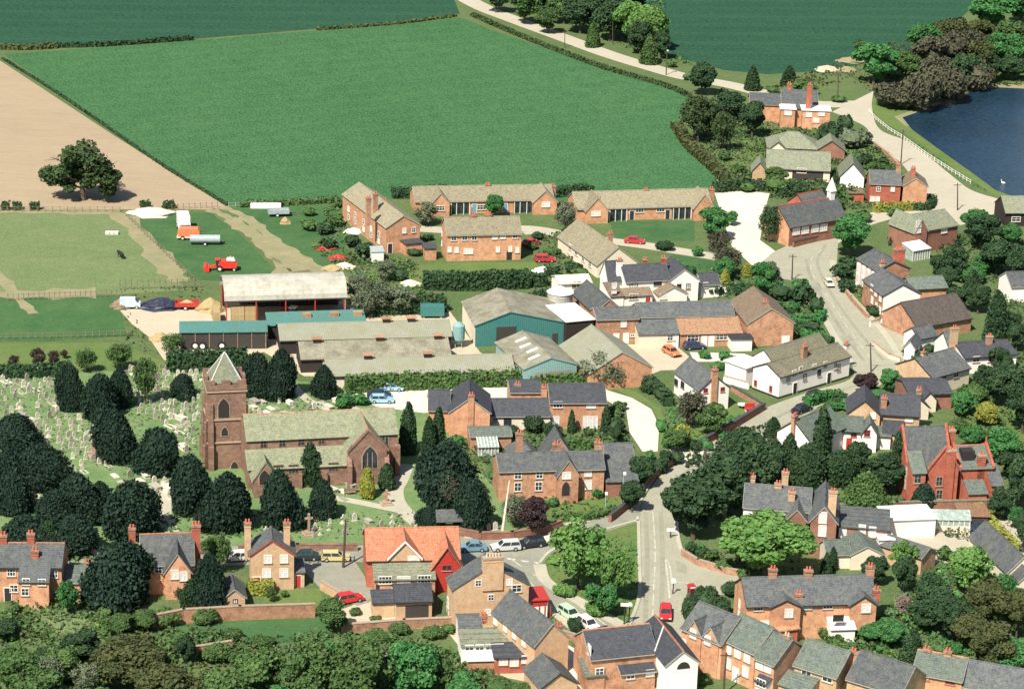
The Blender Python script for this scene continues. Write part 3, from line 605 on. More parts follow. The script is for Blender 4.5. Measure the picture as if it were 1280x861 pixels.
    def door(s, v, pts, f='f', w=0.95, h=2.0, mat='tim_d'):
        for p in pts:
            q, rz, a, b, c = s._face(v, f, p); c = max(a + w/2 + .15, min(b - w/2 - .15, c)); q.z = 0.02
            if f == 'f': q.x = c
            else: q.y = c
            place('door', door_mesh(w, h, mat), s.root, q, rz)
    def opening(s, v, p0, p1, f='f', mat='interior', name='doorway', z0=0.0, z1=None, proud=0.03):
        """a wide doorway panel between two seen corners; the interior colour paints its shade"""
        a = s._face(v, f, p0)[0]; b = s._face(v, f, p1)[0]; zt = z1 or max(a.z, b.z)
        mb = MB()
        if f == 'f': mb.box(min(a.x, b.x), v.y0 - proud, z0 + .02, max(a.x, b.x), v.y0 + 0.06, zt)
        else: x = v.x0 if f == 'l' else v.x1; sg = -1 if f == 'l' else 1; mb.box(min(x, x + sg * proud), min(a.y, b.y), z0 + .02, max(x, x + sg * proud), max(a.y, b.y), zt)
        mb.build(name, M[mat], s.root)
    def box(s, name, x0, y0, z0, x1, y1, z1, mat): return MB().box(x0, y0, z0, x1, y1, z1).build(name, M[mat], s.root)
# ---------------------------------------------------------------- the brick houses by the field
H = House('brick_terrace', 'two-storey orange brick terrace running back to the green field, leftmost of the field-edge houses', 'house', c2(325,332), c2(490,318), 5.4, C=c2(108,168), by='mix', wall='brick_or', roof='tan')
v = H.vol(c2(325,332), c2(490,318), 5.4, C=c2(108,168), axis='y', R=c2(432,272)); 
for p, k in ((c2(238,128), .15), (c2(272,158), .35), (c2(318,190), .6)): H.chim(v, p, k, mat='brick_old')
H.win(v, [c2(140,240), c2(172,268), c2(214,303), c2(250,335), c2(288,362)], 'l'); H.win(v, [c2(140,280), c2(172,300), c2(214,345), c2(250,372), c2(288,396)], 'l', zmin=.9)
H.win(v, [c2(412,345), c2(458,342)], 'f', w=.9); H.door(v, [c2(342,440)], 'f', mat='tim_d')
v = H.vol(c2(420,412), c2(505,408), 2.5, d=3, axis='x', kind='flat', roof='slate_d')
H = House('brick_bungalow', 'long orange brick bungalow terrace with glazed porches, left one of two along the field edge', 'house', c2(545,210), c2(1148,200), 2.8, wall='brick_or', roof='tan')
v = H.vol(c2(470,212), c2(1150,202), 2.8, d=8.5, R=c2(800,128), y0=1.2)
H.vols[0]; W1 = H.vol(c2(545,212), c2(632,210), 2.8, axis='y', d=6, R=c2(582,165), y0=-.8); W2 = H.vol(c2(1045,206), c2(1158,203), 2.8, axis='y', d=6, R=c2(1105,152), y0=-.8)
for p in (c2(515,132), c2(822,112), c2(1140,118)): H.chim(v, p, .5, w=1.2, mat='brick_old')
H.opening(v, c2(640,216), c2(728,250), mat='glass', name='glazed_porch', z1=2.3); H.opening(v, c2(948,212), c2(1040,246), mat='glass', name='glazed_porch', z1=2.3)
for x in (640, 665, 700, 728, 948, 975, 1008, 1040): q = H._face(v, 'f', c2(x, 230))[0]; H.box('porch_post', q.x - .06, q.y - .9, 0, q.x + .06, q.y - .78, 2.5, 'tim_w')
H.win(v, [c2(790,232)], w=2.0, bars=2); H.win(W1, [c2(590,236)], w=1.8, bars=2); H.win(W2, [c2(1105,218)], w=1.8, bars=2); H.door(v, [c2(905,235), c2(755,235)], mat='tim_bl')
H = House('brick_bungalow', 'long orange brick bungalow terrace with a mossy tan roof beside the white gravel car park', 'house', c3(208,245), c3(828,228), 2.8, wall='brick_or', roof='tan')
v = H.vol(c3(165,244), c3(828,228), 2.8, d=8.5, R=c3(500,150), y0=1.2)
W1 = H.vol(c3(205,246), c3(310,242), 2.8, axis='y', d=6, R=c3(262,188), y0=-.8); W2 = H.vol(c3(732,232), c3(828,229), 2.8, axis='y', d=6, R=c3(785,170), y0=-.8)
for p in (c3(195,170), c3(500,138), c3(820,135)): H.chim(v, p, .5, w=1.2, mat='brick_old')
H.opening(v, c3(318,240), c3(400,285), mat='glass', name='glazed_porch', z1=2.3); H.opening(v, c3(628,232), c3(715,275), mat='glass', name='glazed_porch', z1=2.3)
for x in (318, 345, 375, 400, 628, 655, 685, 715): q = H._face(v, 'f', c3(x, 255))[0]; H.box('porch_post', q.x - .06, q.y - .9, 0, q.x + .06, q.y - .78, 2.5, 'tim_w')
H.win(v, [c3(468,245), c3(570,242)], w=1.8, bars=2); H.win(W1, [c3(254,262)], w=2, bars=2); H.door(v, [c3(430,255), c3(605,250)], mat='tim_d')
H = House('brick_house', 'pair of orange brick houses with two rows of small white windows above the long lawn', 'house', c2(622,366), c2(985,359), 5.5, C=c2(567,312), wall='brick_or', roof='tan')
v = H.vol(c2(622,366), c2(985,359), 5.5, d=7.5, R=c2(800,280))
for p in (c2(748,262), c2(822,258)): H.chim(v, p, .5, w=1.3, mat='brick_old', pots=3)
H.win(v, [c2(655,382), c2(708,380), c2(755,380), c2(855,375), c2(895,372), c2(955,370)]); H.win(v, [c2(628,438), c2(668,440), c2(870,438), c2(930,435), c2(965,440)], w=.8, pane='blind'); H.win(v, [c2(726,446)], w=1.9, bars=2, pane='blind')
H.opening(v, c2(912,466), c2(938,482), mat='tim_d', z1=1.9); H.win(v, [c2(590,345), c2(590,395)], 'l', w=.7)
v = H.vol(c2(508,420), c2(562,417), 2.4, d=3.5, kind='flat', roof='slate_d', y0=1)
H = House('brick_building', 'long low building with one broad tan roof between the estate road and the white inn', 'building', c3(262,515), c3(440,488), 2.6, C=c3(100,372), by='mix', wall='cream', roof='tan')
v = H.vol(c3(262,515), c3(440,488), 2.6, C=c3(100,372), axis='y', R=c3(375,428))
H.chim(v, c3(325,350), .7, mat='brick'); H.win(v, [c3(128,425), c3(158,452), c3(192,482), c3(225,508)], 'l', w=1.4)
# ---------------------------------------------------------------- the white inn and the barns round its yard
H = House('white_inn', 'white rendered inn with dark slate roofs and several wings behind the old brick barns', 'inn', c3(400,594), c3(612,582), 4.6, wall='white', roof='slate_d')
v = H.vol(c3(400,594), c3(615,582), 4.6, d=6.5, R=c3(500,512)); V2 = H.vol(c3(612,592), c3(752,580), 4.3, axis='y', R=c3(690,535), d=8, y0=-.4)
V3 = H.vol(c3(248,528), c3(352,556), 4.0, d=5, R=c3(300,488), y0=2.5); V4 = H.vol(c3(752,592), c3(842,586), 2.7, d=4, R=c3(800,556), y0=1.5)
V5 = H.vol(c3(372,652), c3(520,650), 2.4, d=2.4, kind='lean', roof='brownt', r=.8, y0=-2.4); V6 = H.vol(c3(560,660), c3(700,655), 2.4, axis='y', d=3, R=c3(645,622), roof='brownt', y0=-3)
V7 = H.vol(c3(232,575), c3(365,640), 2.6, d=5, kind='lean', roof='brownt', r=1.2, y0=-2.6)
H.chim(v, c3(370,480), .5, mat='white', w=1.1); H.chim(v, c3(585,470), .5, mat='brick_red', w=1.0); H.chim(v, c3(495,478), .8, mat='brick_red')
H.win(v, [c3(438,612), c3(556,600)], w=1.6, bars=2, fr='tim_d'); H.win(V2, [c3(660,620), c3(705,618)], w=.9, fr='tim_d'); H.win(V5, [c3(438,668)], w=1.8, bars=2); H.door(V5, [c3(508,675)], mat='tim_r'); H.win(V6, [c3(568,668)], w=1.4)
H.win(V4, [c3(790,612)], w=1.0); H.win(V7, [c3(270,620), c3(310,640)], w=1)
H = House('white_outhouse', 'low white outhouse with a pale stone roof behind the silo', 'outbuilding', c3(72,606), c3(232,598), 2.5, wall='white', roof='yard')
M['palestone'] = M['cream']; H.roof = 'cream'
v = H.vol(c3(72,606), c3(232,598), 2.5, d=5, R=c3(150,565)); H.win(v, [c3(148,610), c3(172,608)], w=.8, fr='tim_d')
H = House('brick_barn', 'long slate-roofed courtyard barn with an orange-tiled lean-to and a big gabled end', 'barn', d4(385,259), d4(850,247), 4.6, wall='brick', roof='slate')
v = H.vol(d4(385,259), d4(852,247), 4.6, d=6.2, R=d4(600,188))
L1 = H.vol(d4(388,350), d4(586,344), 2.6, d=4.0, kind='lean', y0=-4.0, r=1.5, wall='cream'); L2 = H.vol(d4(592,346), d4(890,334), 2.5, d=4.2, kind='lean', y0=-4.2, r=1.7, roof='pantile')
H.win(L1, [d4(545,360)], w=1.6, bars=2); H.win(L2, [d4(650,362), d4(790,356)], w=2.2, bars=2); H.door(L1, [d4(588,365)], mat='tim_w'); H.door(L2, [d4(705,370), d4(740,370)], mat='tim_w')
V2 = H.vol(d4(945,326), d4(1165,312), 4.3, axis='y', R=d4(1068,217), R2=d4(960,142), trim='tim_d' if False else None) if False else H.vol(d4(945,326), d4(1165,312), 4.3, axis='y', R=d4(1068,217), d=13, y0=-4.6, roof='brownt')
H.chim(V2, d4(1005,172), .25, mat='brick_br'); H.door(V2, [d4(1103,372)], mat='tim_w', h=1.7, w=1.3)
L3 = H.vol(d4(845,372), d4(940,365), 2.3, d=3, kind='flat', y0=-7.2, wall='white', roof='slate_d')
H = House('brick_stable', 'two-storey brick stable with a white loft hatch at the left end of the courtyard', 'barn', d4(180,270), d4(385,264), 4.8, wall='brick', roof='slate')
v = H.vol(d4(180,270), d4(385,264), 4.8, d=5.5, R=d4(280,213)); H.win(v, [d4(311,292)], w=1.1, h=1.3, pane='blind'); H.door(v, [d4(275,360), d4(322,368)], mat='tim_w', h=1.9); H.win(v, [d4(355,348)], w=.8, h=.6)
H = House('brick_barn', 'big grey-roofed brick barn with its gable turned to the drive behind the pale willow', 'barn', (738,466), (816,460), 3.4, C=(698,432), by='mix', wall='brick_or', roof='asb')
v = H.vol((738,466), (816,460), 3.4, C=(698,432), axis='y', R=(780,440))
H = House('slate_barn', 'narrow slate-roofed barn between the silo and the inn', 'barn', d4(170,238), d4(290,215), 3.6, C=d4(62,140), by='C', wall='brick', roof='slate')
v = H.vol(d4(170,238), d4(290,215), 3.6, C=d4(62,140), axis='y', w=7.0, r=2.2)
# ---------------------------------------------------------------- farm sheds
H = House('farm_shed', 'large teal-clad farm shed with a lichened pale roof and a dark doorway', 'barn', d3(369,302), d3(815,288), 4.0, C=d3(222,190), wall='teal_w', roof='asb_t', trim='teal_w')
v = H.vol(d3(369,302), d3(815,288), 4.0, axis='y', rf=.38, R=d3(528,247), C=d3(222,188), left='cream')
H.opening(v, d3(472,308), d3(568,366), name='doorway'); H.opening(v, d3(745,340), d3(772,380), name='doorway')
H = House('farm_shed', 'smaller pale blue shed with rooflights in a mossy roof in front of the teal shed', 'barn', d3(607,514), d3(866,490), 3.3, C=d3(452,386), wall='blue_w', roof='asb_t', trim='blue_w')
v = H.vol(d3(607,514), d3(866,490), 3.3, axis='y', R=d3(744,458), C=d3(452,386))
for (u, t) in ((.15, .35), (.35, .5), (.55, .45), (.75, .5)):
    yy = v.y0 + (v.y1 - v.y0) * u; xm = (v.x0 + v.x1) / 2; xa = v.x0 + (xm - v.x0) * t; sl = v.r / (xm - v.x0); mbb = MB()
    mbb.slab([(xa, yy, v.h + (xa - v.x0) * sl + .17), (xa + 2, yy, v.h + (xa + 2 - v.x0) * sl + .17), (xa + 2, yy + .8, v.h + (xa + 2 - v.x0) * sl + .17), (xa, yy + .8, v.h + (xa - v.x0) * sl + .17)], .04)
    mbb.build('rooflight', M['whitesheet'], v.roof)
H.opening(v, d3(660,525), d3(835,560), mat='asb', name='sliding_door', z1=2.4)
def vents(H, v, pts, mat='pantile'):
    for p in pts:
        yy = v.y0 + (v.y1 - v.y0) / 2; q = H.hit(p, 1, yy); MB().box(q.x - .7, yy - .5, v.h + v.r, q.x + .7, yy + .5, v.h + v.r + .7, 0).box(q.x - .9, yy - .7, v.h + v.r + .7, q.x + .9, yy + .7, v.h + v.r + .85, 1).build('ridge_vent', [M['darkwood'], M[mat]], v.roof)
H = House('livestock_shed', 'rearmost of three long low grey livestock sheds in the farmyard', 'shed', d2(470,374), d3(252,352), 2.6, wall='darkwood', roof='asb', trim='tim_d')
v = H.vol(d2(470,374), d3(252,352), 2.6, d=8.5, R=d2(800,288)); vents(H, v, [d2(990,278), d2(1112,256)])
H = House('livestock_shed', 'middle one of three long low livestock sheds, with yellowed lichen on its roof', 'shed', d2(572,466), d3(248,443), 2.5, wall='darkwood', roof='asb_t', trim='tim_d')
v = H.vol(d2(572,466), d3(248,443), 2.5, d=8, R=d2(800,378)); vents(H, v, [d2(650,376), d2(958,366), d2(1242,358)])
H = House('livestock_shed', 'front one of three long low livestock sheds, behind the roadside hedge', 'shed', d2(745,548), d3(480,524), 2.3, wall='cream', roof='asb', trim='tim_d')
v = H.vol(d2(700,548), d3(560,520), 2.3, d=7.5, R=d2(900,462)); vents(H, v, [d2(900,456), d2(1192,448)])
H = House('open_shed', 'long teal-roofed shed just behind the rearmost livestock shed', 'shed', d2(412,302), d2(890,286), 2.6, wall='darkwood', roof='teal', trim='tim_d')
v = H.vol(d2(412,302), d2(890,286), 2.6, d=4.6, kind='lean', r=.9); 
for p in (d2(600,275), d2(735,288), d2(850,268)):
    q = H.hit(p, 1, v.y0 + 2.5); MB().box(q.x - .8, v.y0 + 2.1, 2.9, q.x + .8, v.y0 + 3.1, 3.9).build('ridge_vent', M['pantile'], v.roof)
H = House('open_shed', 'open-fronted farm shed with a bright teal roof and dark interior beside the yard', 'shed', d1(880,688), d1(1600,680), 3.2, wall='darkwood', roof='teal', trim='wood')
v = H.vol(d1(880,688), d2(405,327), 3.2, d=4.2, kind='lean', r=.6); 
H.opening(v, d1(890,700), d2(398,400), mat='interior', name='open_front', z1=3.0)  # near-black panel paints the shade within the open side
for i in range(7): x = v.x0 + .2 + (v.x1 - v.x0 - .4) * i / 6; H.box('post', x - .1, v.y0 - .15, 0, x + .1, v.y0 - .035, 3.15, 'wood')
H = House('hay_barn', 'tall curved-roof hay barn with an open dark front and rusty posts', 'barn', d2(240,180), d2(790,163), 4.6, wall='galv', roof='galv')
v = H.vol(d2(205,182), d2(790,163), 4.6, d=10, kind='barrel', r=3.0)
x0, x1, y0, y1 = v.x0, v.x1, v.y0, v.y1
mbb = MB(); pr = v.profile; mbb.prism([(y0, 2.4), (y1, 2.4), (y1, 4.6)] + [p for p in pr[::-1]], 'x', x1 - .1, x1); mbb.build('end_cladding', M['galv'], H.root)
mbb = MB(); mbb.box(x0, y1 - .1, 0, x1, y1, 4.6); mbb.build('back_cladding', M['interior'], H.root)  # back wall takes the painted interior shade colour
for i in range(5):
    for yy in (y0, y1 - .35): H.box('post', x0 + (x1 - x0 - .3) * i / 4, yy, 0, x0 + (x1 - x0 - .3) * i / 4 + .2, yy + .2, 4.6, 'tim_r')
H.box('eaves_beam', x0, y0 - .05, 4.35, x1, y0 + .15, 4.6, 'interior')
HB = H
H = House('cattle_shed', 'black-sided shed with a white sheet roof next to the silo', 'shed', d3(815,284), d3(945,270), 4.6, C=d3(725,206), by='mix', wall='darkwood', roof='whitesheet', trim='tim_w')
v = H.vol(d3(815,284), d3(945,270), 4.6, C=d3(725,206), kind='flat')
# ---------------------------------------------------------------- church
H = House('church', 'red sandstone church with a lichened slate nave and square tower under a pyramid spire', 'church', d6(345,472), d6(1085,437), 6.8, wall='stone', roof='churchroof')
v = H.vol(d6(345,472), d6(1085,437), 6.8, d=8.5, R=d6(700,332), ridge='pantile', fascia=False)
A1 = H.vol(d6(345,592), d6(838,575), 3.4, d=3.6, kind='lean', y0=-3.6, hb=5.2, fascia=False)
T = H.vol(d6(850,528), d6(1030,512), 5.8, axis='y', R=d6(958,424), d=8, y0=-4.0, ridge='pantile', fascia=False)
P = H.vol(d6(372,632), d6(478,604), 3.0, axis='y', R=d6(435,572), d=4, y0=-7.0, fascia=False, wall='stone')
def gothic(H, v, pts, w=1.2, h=2.4, f='f', lights=2, mat='glass', frame='stone_l', name='lancet_window'):
    for p in pts:
        q, rz, a, b, c = H._face(v, f, p)
        def outline(w, h): return [(-w/2, -h/2), (w/2, -h/2), (w/2, h/2 - w * .7), (w * .3, h/2 - w * .28), (0, h/2), (-w * .3, h/2 - w * .28), (-w/2, h/2 - w * .7)]
        o = MB().prism(outline(w + .3, h + .3), 'y', -0.06, 0.02).build(name, M[frame], H.root, q, rz)
        MB().prism(outline(w, h), 'y', -0.10, -0.062).build('pane', M[mat], o)
        if lights > 1:
            mb = MB()
            for i in range(1, lights): x = -w/2 + w * i / lights; mb.box(x - .05, -.14, -h/2, x + .05, -.102, h/2 - w * .45)
            mb.build('mullion', M[frame], o)
gothic(H, T, [d6(948,552)], 2.3, 3.6, lights=3); H.win(v, [d6(428,490), d6(520,484), d6(612,478), d6(712,472)], w=1.1, h=1.3, bars=1, fr='stone', sill=None, pane='glass')
H.win(A1, [d6(575,610), d6(770,600), d6(500,612)], w=1.6, h=1.5, bars=2, fr='stone', sill=None, pane='glass'); gothic(H, v, [d6(1022,465)], 1.0, 1.8)
gothic(H, P, [d6(432,650)], 1.5, 2.4, lights=1, mat='tim_d', name='porch_arch')
mb = MB()
for x in (T.x0 - .35, T.x1 - .35): mb.box(x, T.y0 - .9, 0, x + .7, T.y0 + .3, 3.6); mb.prism([(T.y0 - .9, 3.6), (T.y0 + .3, 3.6), (T.y0 + .3, 4.9)], 'x', x, x + .7)
for k in range(1, 4): x = A1.x0 + (T.x0 - A1.x0) * k / 4; mb.box(x, A1.y0 - .6, 0, x + .5, A1.y0 + .05, 2.4)
mb.box(v.x1 - .5, v.y0 - .8, 0, v.x1 + .3, v.y0 + .2, 5)
mb.build('buttress', M['stone'], H.root)
for gx, gy, z_ in ((T.x0, T.y0, 0), ):
    mb = MB(); xm = (T.x0 + T.x1) / 2; sl = T.r / (xm - T.x0)
    for sg in (-1, 1): mb.prism([(xm + sg * (xm - T.x0 + .35), T.h - .35 * sl), (xm, T.h + T.r), (xm, T.h + T.r + .5), (xm + sg * (xm - T.x0 + .35), T.h - .35 * sl + .5)], 'y', T.y0 - .15, T.y0 + .35)
    mb.build('gable_coping', M['stone'], H.root)
# tower
ta = H.loc(G(d6(195,612), 0)); tw = 6.0; x0 = ta.x - 1.2; x1 = x0 + tw; y0 = ta.y; y1 = y0 + tw
mb = MB(); mb.box(x0, y0, 0, x1, y1, 15.2)
for cx, cy in ((x0, y0), (x1, y0), (x0, y1), (x1, y1)):
    sx = -1 if cx == x0 else 1; sy = -1 if cy == y0 else 1
    for (hh, pr) in ((4.5, .8), (9.0, .5), (12.5, .3)):
        mb.box(*sorted((cx, cx + sx * pr))[:1], cy - sy * .9 if sy > 0 else cy, 0, sorted((cx, cx + sx * pr))[1], cy if sy > 0 else cy + .9, hh) if False else None
        a0, a1 = sorted((cx - sx * .02, cx + sx * pr)); b0, b1 = sorted((cy, cy - sy * .85)); mb.box(a0, b0, 0, a1, b1, hh)
        a0, a1 = sorted((cx, cx - sx * .85)); b0, b1 = sorted((cy - sy * .02, cy + sy * pr)); mb.box(a0, b0, 0, a1, b1, hh + .1)
mb.build('tower', M['stone'], H.root)
mb = MB()
for z_ in (5.0, 9.4, 14.75): mb.box(x0 - .2, y0 - .2, z_, x1 + .2, y1 + .2, z_ + .28)
mb.build('string_course', M['stone_l'], H.root)
mb = MB()
for a, b, c_, d_ in ((x0 - .15, y0 - .15, x1 + .15, y0 + .3), (x0 - .15, y1 - .3, x1 + .15, y1 + .15), (x0 - .15, y0 + .3, x0 + .3, y1 - .3), (x1 - .3, y0 + .3, x1 + .15, y1 - .3)): mb.box(a, b, 15.2, c_, d_, 16.1)
for i in range(3):
    for s_ in (0, 1):
        t = i * 2.4 + (-.15); mb.box(x0 + t, (y0 - .15, y1 - .3)[s_], 16.1, x0 + t + 1.35, (y0 + .3, y1 + .15)[s_], 16.95); 
        if i == 1: mb.box((x0 - .15, x1 - .3)[s_], y0 + t, 16.1, (x0 + .3, x1 + .15)[s_], y0 + t + 1.35, 16.95)
mb.build('parapet', M['stone'], H.root)
mb = MB(); c0 = ((x0 + x1) / 2, (y0 + y1) / 2); q = 2.55
mb.add([(c0[0]-q, c0[1]-q, 16.2), (c0[0]+q, c0[1]-q, 16.2), (c0[0]+q, c0[1]+q, 16.2), (c0[0]-q, c0[1]+q, 16.2), (c0[0], c0[1], 21.2)], [(0,1,4),(1,2,4),(2,3,4),(3,0,4),(0,3,2,1)], 0)
mb.box(c0[0] - q + .1, c0[1] - q + .1, 15.2, c0[0] + q - .1, c0[1] + q - .1, 16.2, 1)
for sx in (-1, 1):
    for sy in (-1, 1): mb.tube((c0[0] + sx * q, c0[1] + sy * q, 16.22), (c0[0], c0[1], 21.25), .1, n=5, m=2)
mb.tube((c0[0], c0[1], 21), (c0[0], c0[1], 22.2), .06, n=5, m=3)
mb.build('spire', [M['greentile'], M['stone'], M['lead'], M['tim_d']], H.root)
for o_ in COL.objects:
    if o_.parent == H.root and o_.name.split('.')[0] in ('tower', 'string_course', 'parapet', 'spire'): o_.scale.z = .87
TV = Vol(); TV.x0, TV.x1, TV.y0, TV.y1 = x0, x1, y0, y1
gothic(H, TV, [d6(233,312)], 1.7, 3.2, lights=1, mat='tim_d', name='belfry_louvre'); gothic(H, TV, [d6(238,426)], 1.0, 1.4, lights=1, mat='tim_d'); gothic(H, TV, [d6(286,598)], 1.1, 1.8, lights=1, mat='tim_d')
# ---------------------------------------------------------------- houses between the church and the drive
H = House('modern_house', 'modern orange brick house whose plain gable carries a chimney, left of the garage range', 'house', d5(243,216), d5(440,219), 4.4, wall='brick_or', roof='slate_d', trim='tim_w')
v = H.vol(d5(243,216), d5(440,219), 4.4, axis='y', R=d5(343,148), d=9); H.chim(v, d5(349,122), 0.0, mat='brick_or', z0=0, d=.5); V2 = H.vol(d5(140,200), d5(243,200), 3.9, d=6, r=2.2, y0=2.5)
H.win(V2, [d5(195,225)], w=1.2)
H = House('modern_house', 'modern brick house with white patio doors and a low garage wing, beside the gravel drive', 'house', d5(735,167), d5(1008,166), 4.7, wall='brick_or', roof='slate_d')
v = H.vol(d5(735,167), d5(1008,166), 4.7, d=7, R=d5(860,78)); H.chim(v, d5(706,80), .5, mat='brick_or')
H.win(v, [d5(772,178), d5(935,180)], w=1.6, bars=2); H.opening(v, d5(742,225), d5(778,288), mat='blind', name='patio_door', z1=2.1); H.opening(v, d5(896,232), d5(966,296), mat='blind', name='patio_door', z1=2.1)
for a_ in ((742, 778), (896, 966)):
    q0 = H._face(v, 'f', d5(a_[0], 250))[0]; q1 = H._face(v, 'f', d5(a_[1], 250))[0]
    mb = MB(); n_ = 3 if a_[1] - a_[0] > 50 else 1
    for i in range(n_ + 1): x = q0.x + (q1.x - q0.x) * i / n_; mb.box(x - .06, q0.y - .08, 0, x + .06, q0.y - .032, 2.15)
    mb.box(q0.x, q0.y - .08, 2.1, q1.x, q0.y - .032, 2.25); mb.build('door_frame', M['tim_w'], H.root)
G1 = H.vol(d5(440,224), d5(733,222), 2.6, d=6.5, R=d5(575,152), y0=-.5, wall='cream'); H.opening(G1, d5(508,232), d5(545,278), mat='glass', name='garage_window', z1=2.1); H.win(G1, [d5(465,245)], w=.8)
G2 = H.vol(d5(548,148), d5(700,148), 4.2, d=6, R=d5(625,98), y0=6.2); H.chim(G2, d5(575,92), .3, mat='brick_or')
H = House('outbuilding', 'small slate-roofed brick outbuilding with a lean-to greenhouse between the houses', 'outbuilding', d5(345,333), d5(545,328), 2.4, wall='brick', roof='slate_g')
v = H.vol(d5(345,333), d5(545,328), 2.4, d=4, R=d5(440,295)); g = H.vol(d5(378,372), d5(475,368), 1.5, d=2.6, kind='lean', y0=-2.6, r=.8, wall='ghouse', roof='ghouse', fascia=False)
mb = MB()
for i in range(7): x = g.x0 + (g.x1 - g.x0) * i / 6; mb.box(x - .05, g.y0 - .1, 0, x + .05, g.y0 - .02, 1.5); mb.slab([(x - .05, g.y0 - .3, 1.62 - .09), (x + .05, g.y0 - .3, 1.62 - .09), (x + .05, g.y1, 2.5), (x - .05, g.y1, 2.5)], .06)
mb.build('glazing_bar', M['tim_w'], H.root)
H = House('old_vicarage', 'long old red brick house with a gabled porch bay behind the flagpole', 'house', d5(485,503), d5(1000,489), 5.0, C=d5(425,438), wall='brick', roof='slate')
v = H.vol(d5(485,503), d5(1000,489), 5.0, d=6.5, R=d5(700,415)); P = H.vol(d5(765,503), d5(862,493), 5.0, axis='y', R=d5(812,448), d=5, y0=-1.8, trim=None) if False else H.vol(d5(765,505), d5(862,495), 4.7, axis='y', R=d5(812,450), d=5, y0=-1.8)
for p in (d5(585,300), d5(765,360), d5(970,350)): H.chim(v, p, .6, mat='brick_old', w=1.1)
H.win(v, [d5(577,525), d5(682,522), d5(920,512)]); H.win(v, [d5(576,580), d5(678,577), d5(920,570)], h=1.5); H.win(P, [d5(815,524)], w=1.4, pane='blind'); gothic(H, P, [d5(811,588)], 1.2, 2.3, lights=1, mat='tim_d', frame='brick_old', name='porch_arch')
B1 = H.vol(d5(1000,440), d5(1150,462), 4.0, d=5, r=1.8, y0=5.5); B2 = H.vol(d5(1003,545), d5(1160,540), 2.6, d=4.5, r=1.7, y0=.3, kind='lean', wall='brick_br')
B3 = H.vol(d5(530,412), d5(660,408), 4.2, d=6, kind='hip', r=2.2, y0=6.2); B4 = H.vol(d5(690,400), d5(828,395), 3.8, axis='y', d=5, R=d5(765,345), y0=7.5)
# ---------------------------------------------------------------- church hall and the buildings before it
H = House('church_hall', 'hall with a bright orange tiled roof, red painted gable and pale timbered dormer', 'hall', d7(150,233), d7(605,225), 4.2, C=d7(95,175), by='AB', wall='brick_red', roof='orangetile', trim='tim_d')
v = H.vol(d7(150,233), d7(605,225), 4.2, d=9, R=d7(360,78)); 
D1 = H.vol(d7(256,222), d7(415,218), 4.6, axis='y', R=d7(342,142), d=5, y0=-.3, z0=3.8, wall='brick_tan'); D2 = H.vol(d7(468,268), d7(608,250), 3.6, axis='y', R=d7(550,172), d=6, y0=-2.2, front='tim_r')
H.opening(D1, d7(348,222), d7(408,242), mat='blind', name='gable_window', z0=4.1, z1=4.9, proud=.06); H.win(D2, [d7(540,270)], w=1.4, h=.9, fr='tim_r')
L1 = H.vol(d7(185,318), d7(480,308), 2.8, d=3.8, kind='lean', y0=-3.8, r=.9, roof='greentile', wall='brick')
H.win(L1, [d7(240,330), d7(330,330), d7(430,325)], w=1.9, h=1.2, bars=3); H.opening(L1, d7(195,325), d7(212,395), mat='glass', name='glazed_door', z1=2.2)
mb = MB(); xm = (D1.x0 + D1.x1) / 2; sl = D1.r / (xm - D1.x0)
for sg in (-1, 1): mb.prism([(xm + sg * (xm - D1.x0 + .2), D1.h - .2 * sl - .15), (xm, D1.h + D1.r - .15), (xm, D1.h + D1.r + .2), (xm + sg * (xm - D1.x0 + .2), D1.h - .2 * sl + .2)], 'y', D1.y0 - .3, D1.y0 - .2)
mb.build('bargeboard', M['tim_w'], H.root)
H = House('garage', 'cream garage with a dark slate roof and wide dark opening below the church hall', 'garage', d7(290,436), d7(468,430), 2.7, wall='brick_tan', roof='slate_d', left='cream') if False else House('garage', 'cream garage with a dark slate roof and wide dark opening below the church hall', 'garage', d7(290,436), d7(468,430), 2.7, wall='brick_tan', roof='slate_d', trim='tim_d')
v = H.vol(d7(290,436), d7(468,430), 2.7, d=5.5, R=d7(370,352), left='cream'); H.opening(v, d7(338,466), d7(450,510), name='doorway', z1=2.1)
v2 = H.vol(d7(178,440), d7(285,440), 2.2, d=3, kind='lean', r=.6, y0=.8)
H = House('townhouse', 'big tan brick house with a broad gable and wide chimney, beside the branching streets', 'house', d7(572,380), d7(945,366), 5.8, deg=13, wall='brick_tan', roof='slate')
v = H.vol(d7(572,380), d7(945,366), 5.8, axis='y', R=d7(765,262), C=d7(490,322), left='brick_tan', fascia=False); H.chim(v, d7(765,205), .04, mat='brick_tan', w=2.9, d=.8, pots=5, pot='pot_t', cap='stone_l')
H.win(v, [d7(693,345), d7(755,415), d7(845,340), d7(740,487)], w=.9, h=1.0, sill=None); H.win(v, [d7(880,370)], w=1.4); H.win(v, [d7(525,395), d7(500,400)], 'l', w=1.2, h=1.5); H.win(v, [d7(520,480), d7(498,480)], 'l', w=1.2, h=1.5)
S = H.vol(d7(945,440), d7(1035,432), 3.0, d=4, kind='flat', y0=1.0, wall='white', roof='tim_r')
MB().box(S.x0 + .3, S.y0 - .08, 2.2, S.x1 - .1, S.y0 - .02, 2.9).build('fascia_board', M['tim_r'], H.root)
for k in range(4): MB().box(S.x0 + .6 + k * .8, S.y0 - .1, .2, S.x0 + .75 + k * .8, S.y0 - .03, 2.1).build('pilaster', M['tim_r'], H.root)
H = House('slate_terrace', 'slate-roofed brick terrace end-on to the car-lined street, with white windows down its side', 'house', d7(970,648), d7(1165,636), 5.0, C=d7(765,485), by='C', wall='brick_tan', roof='slate')
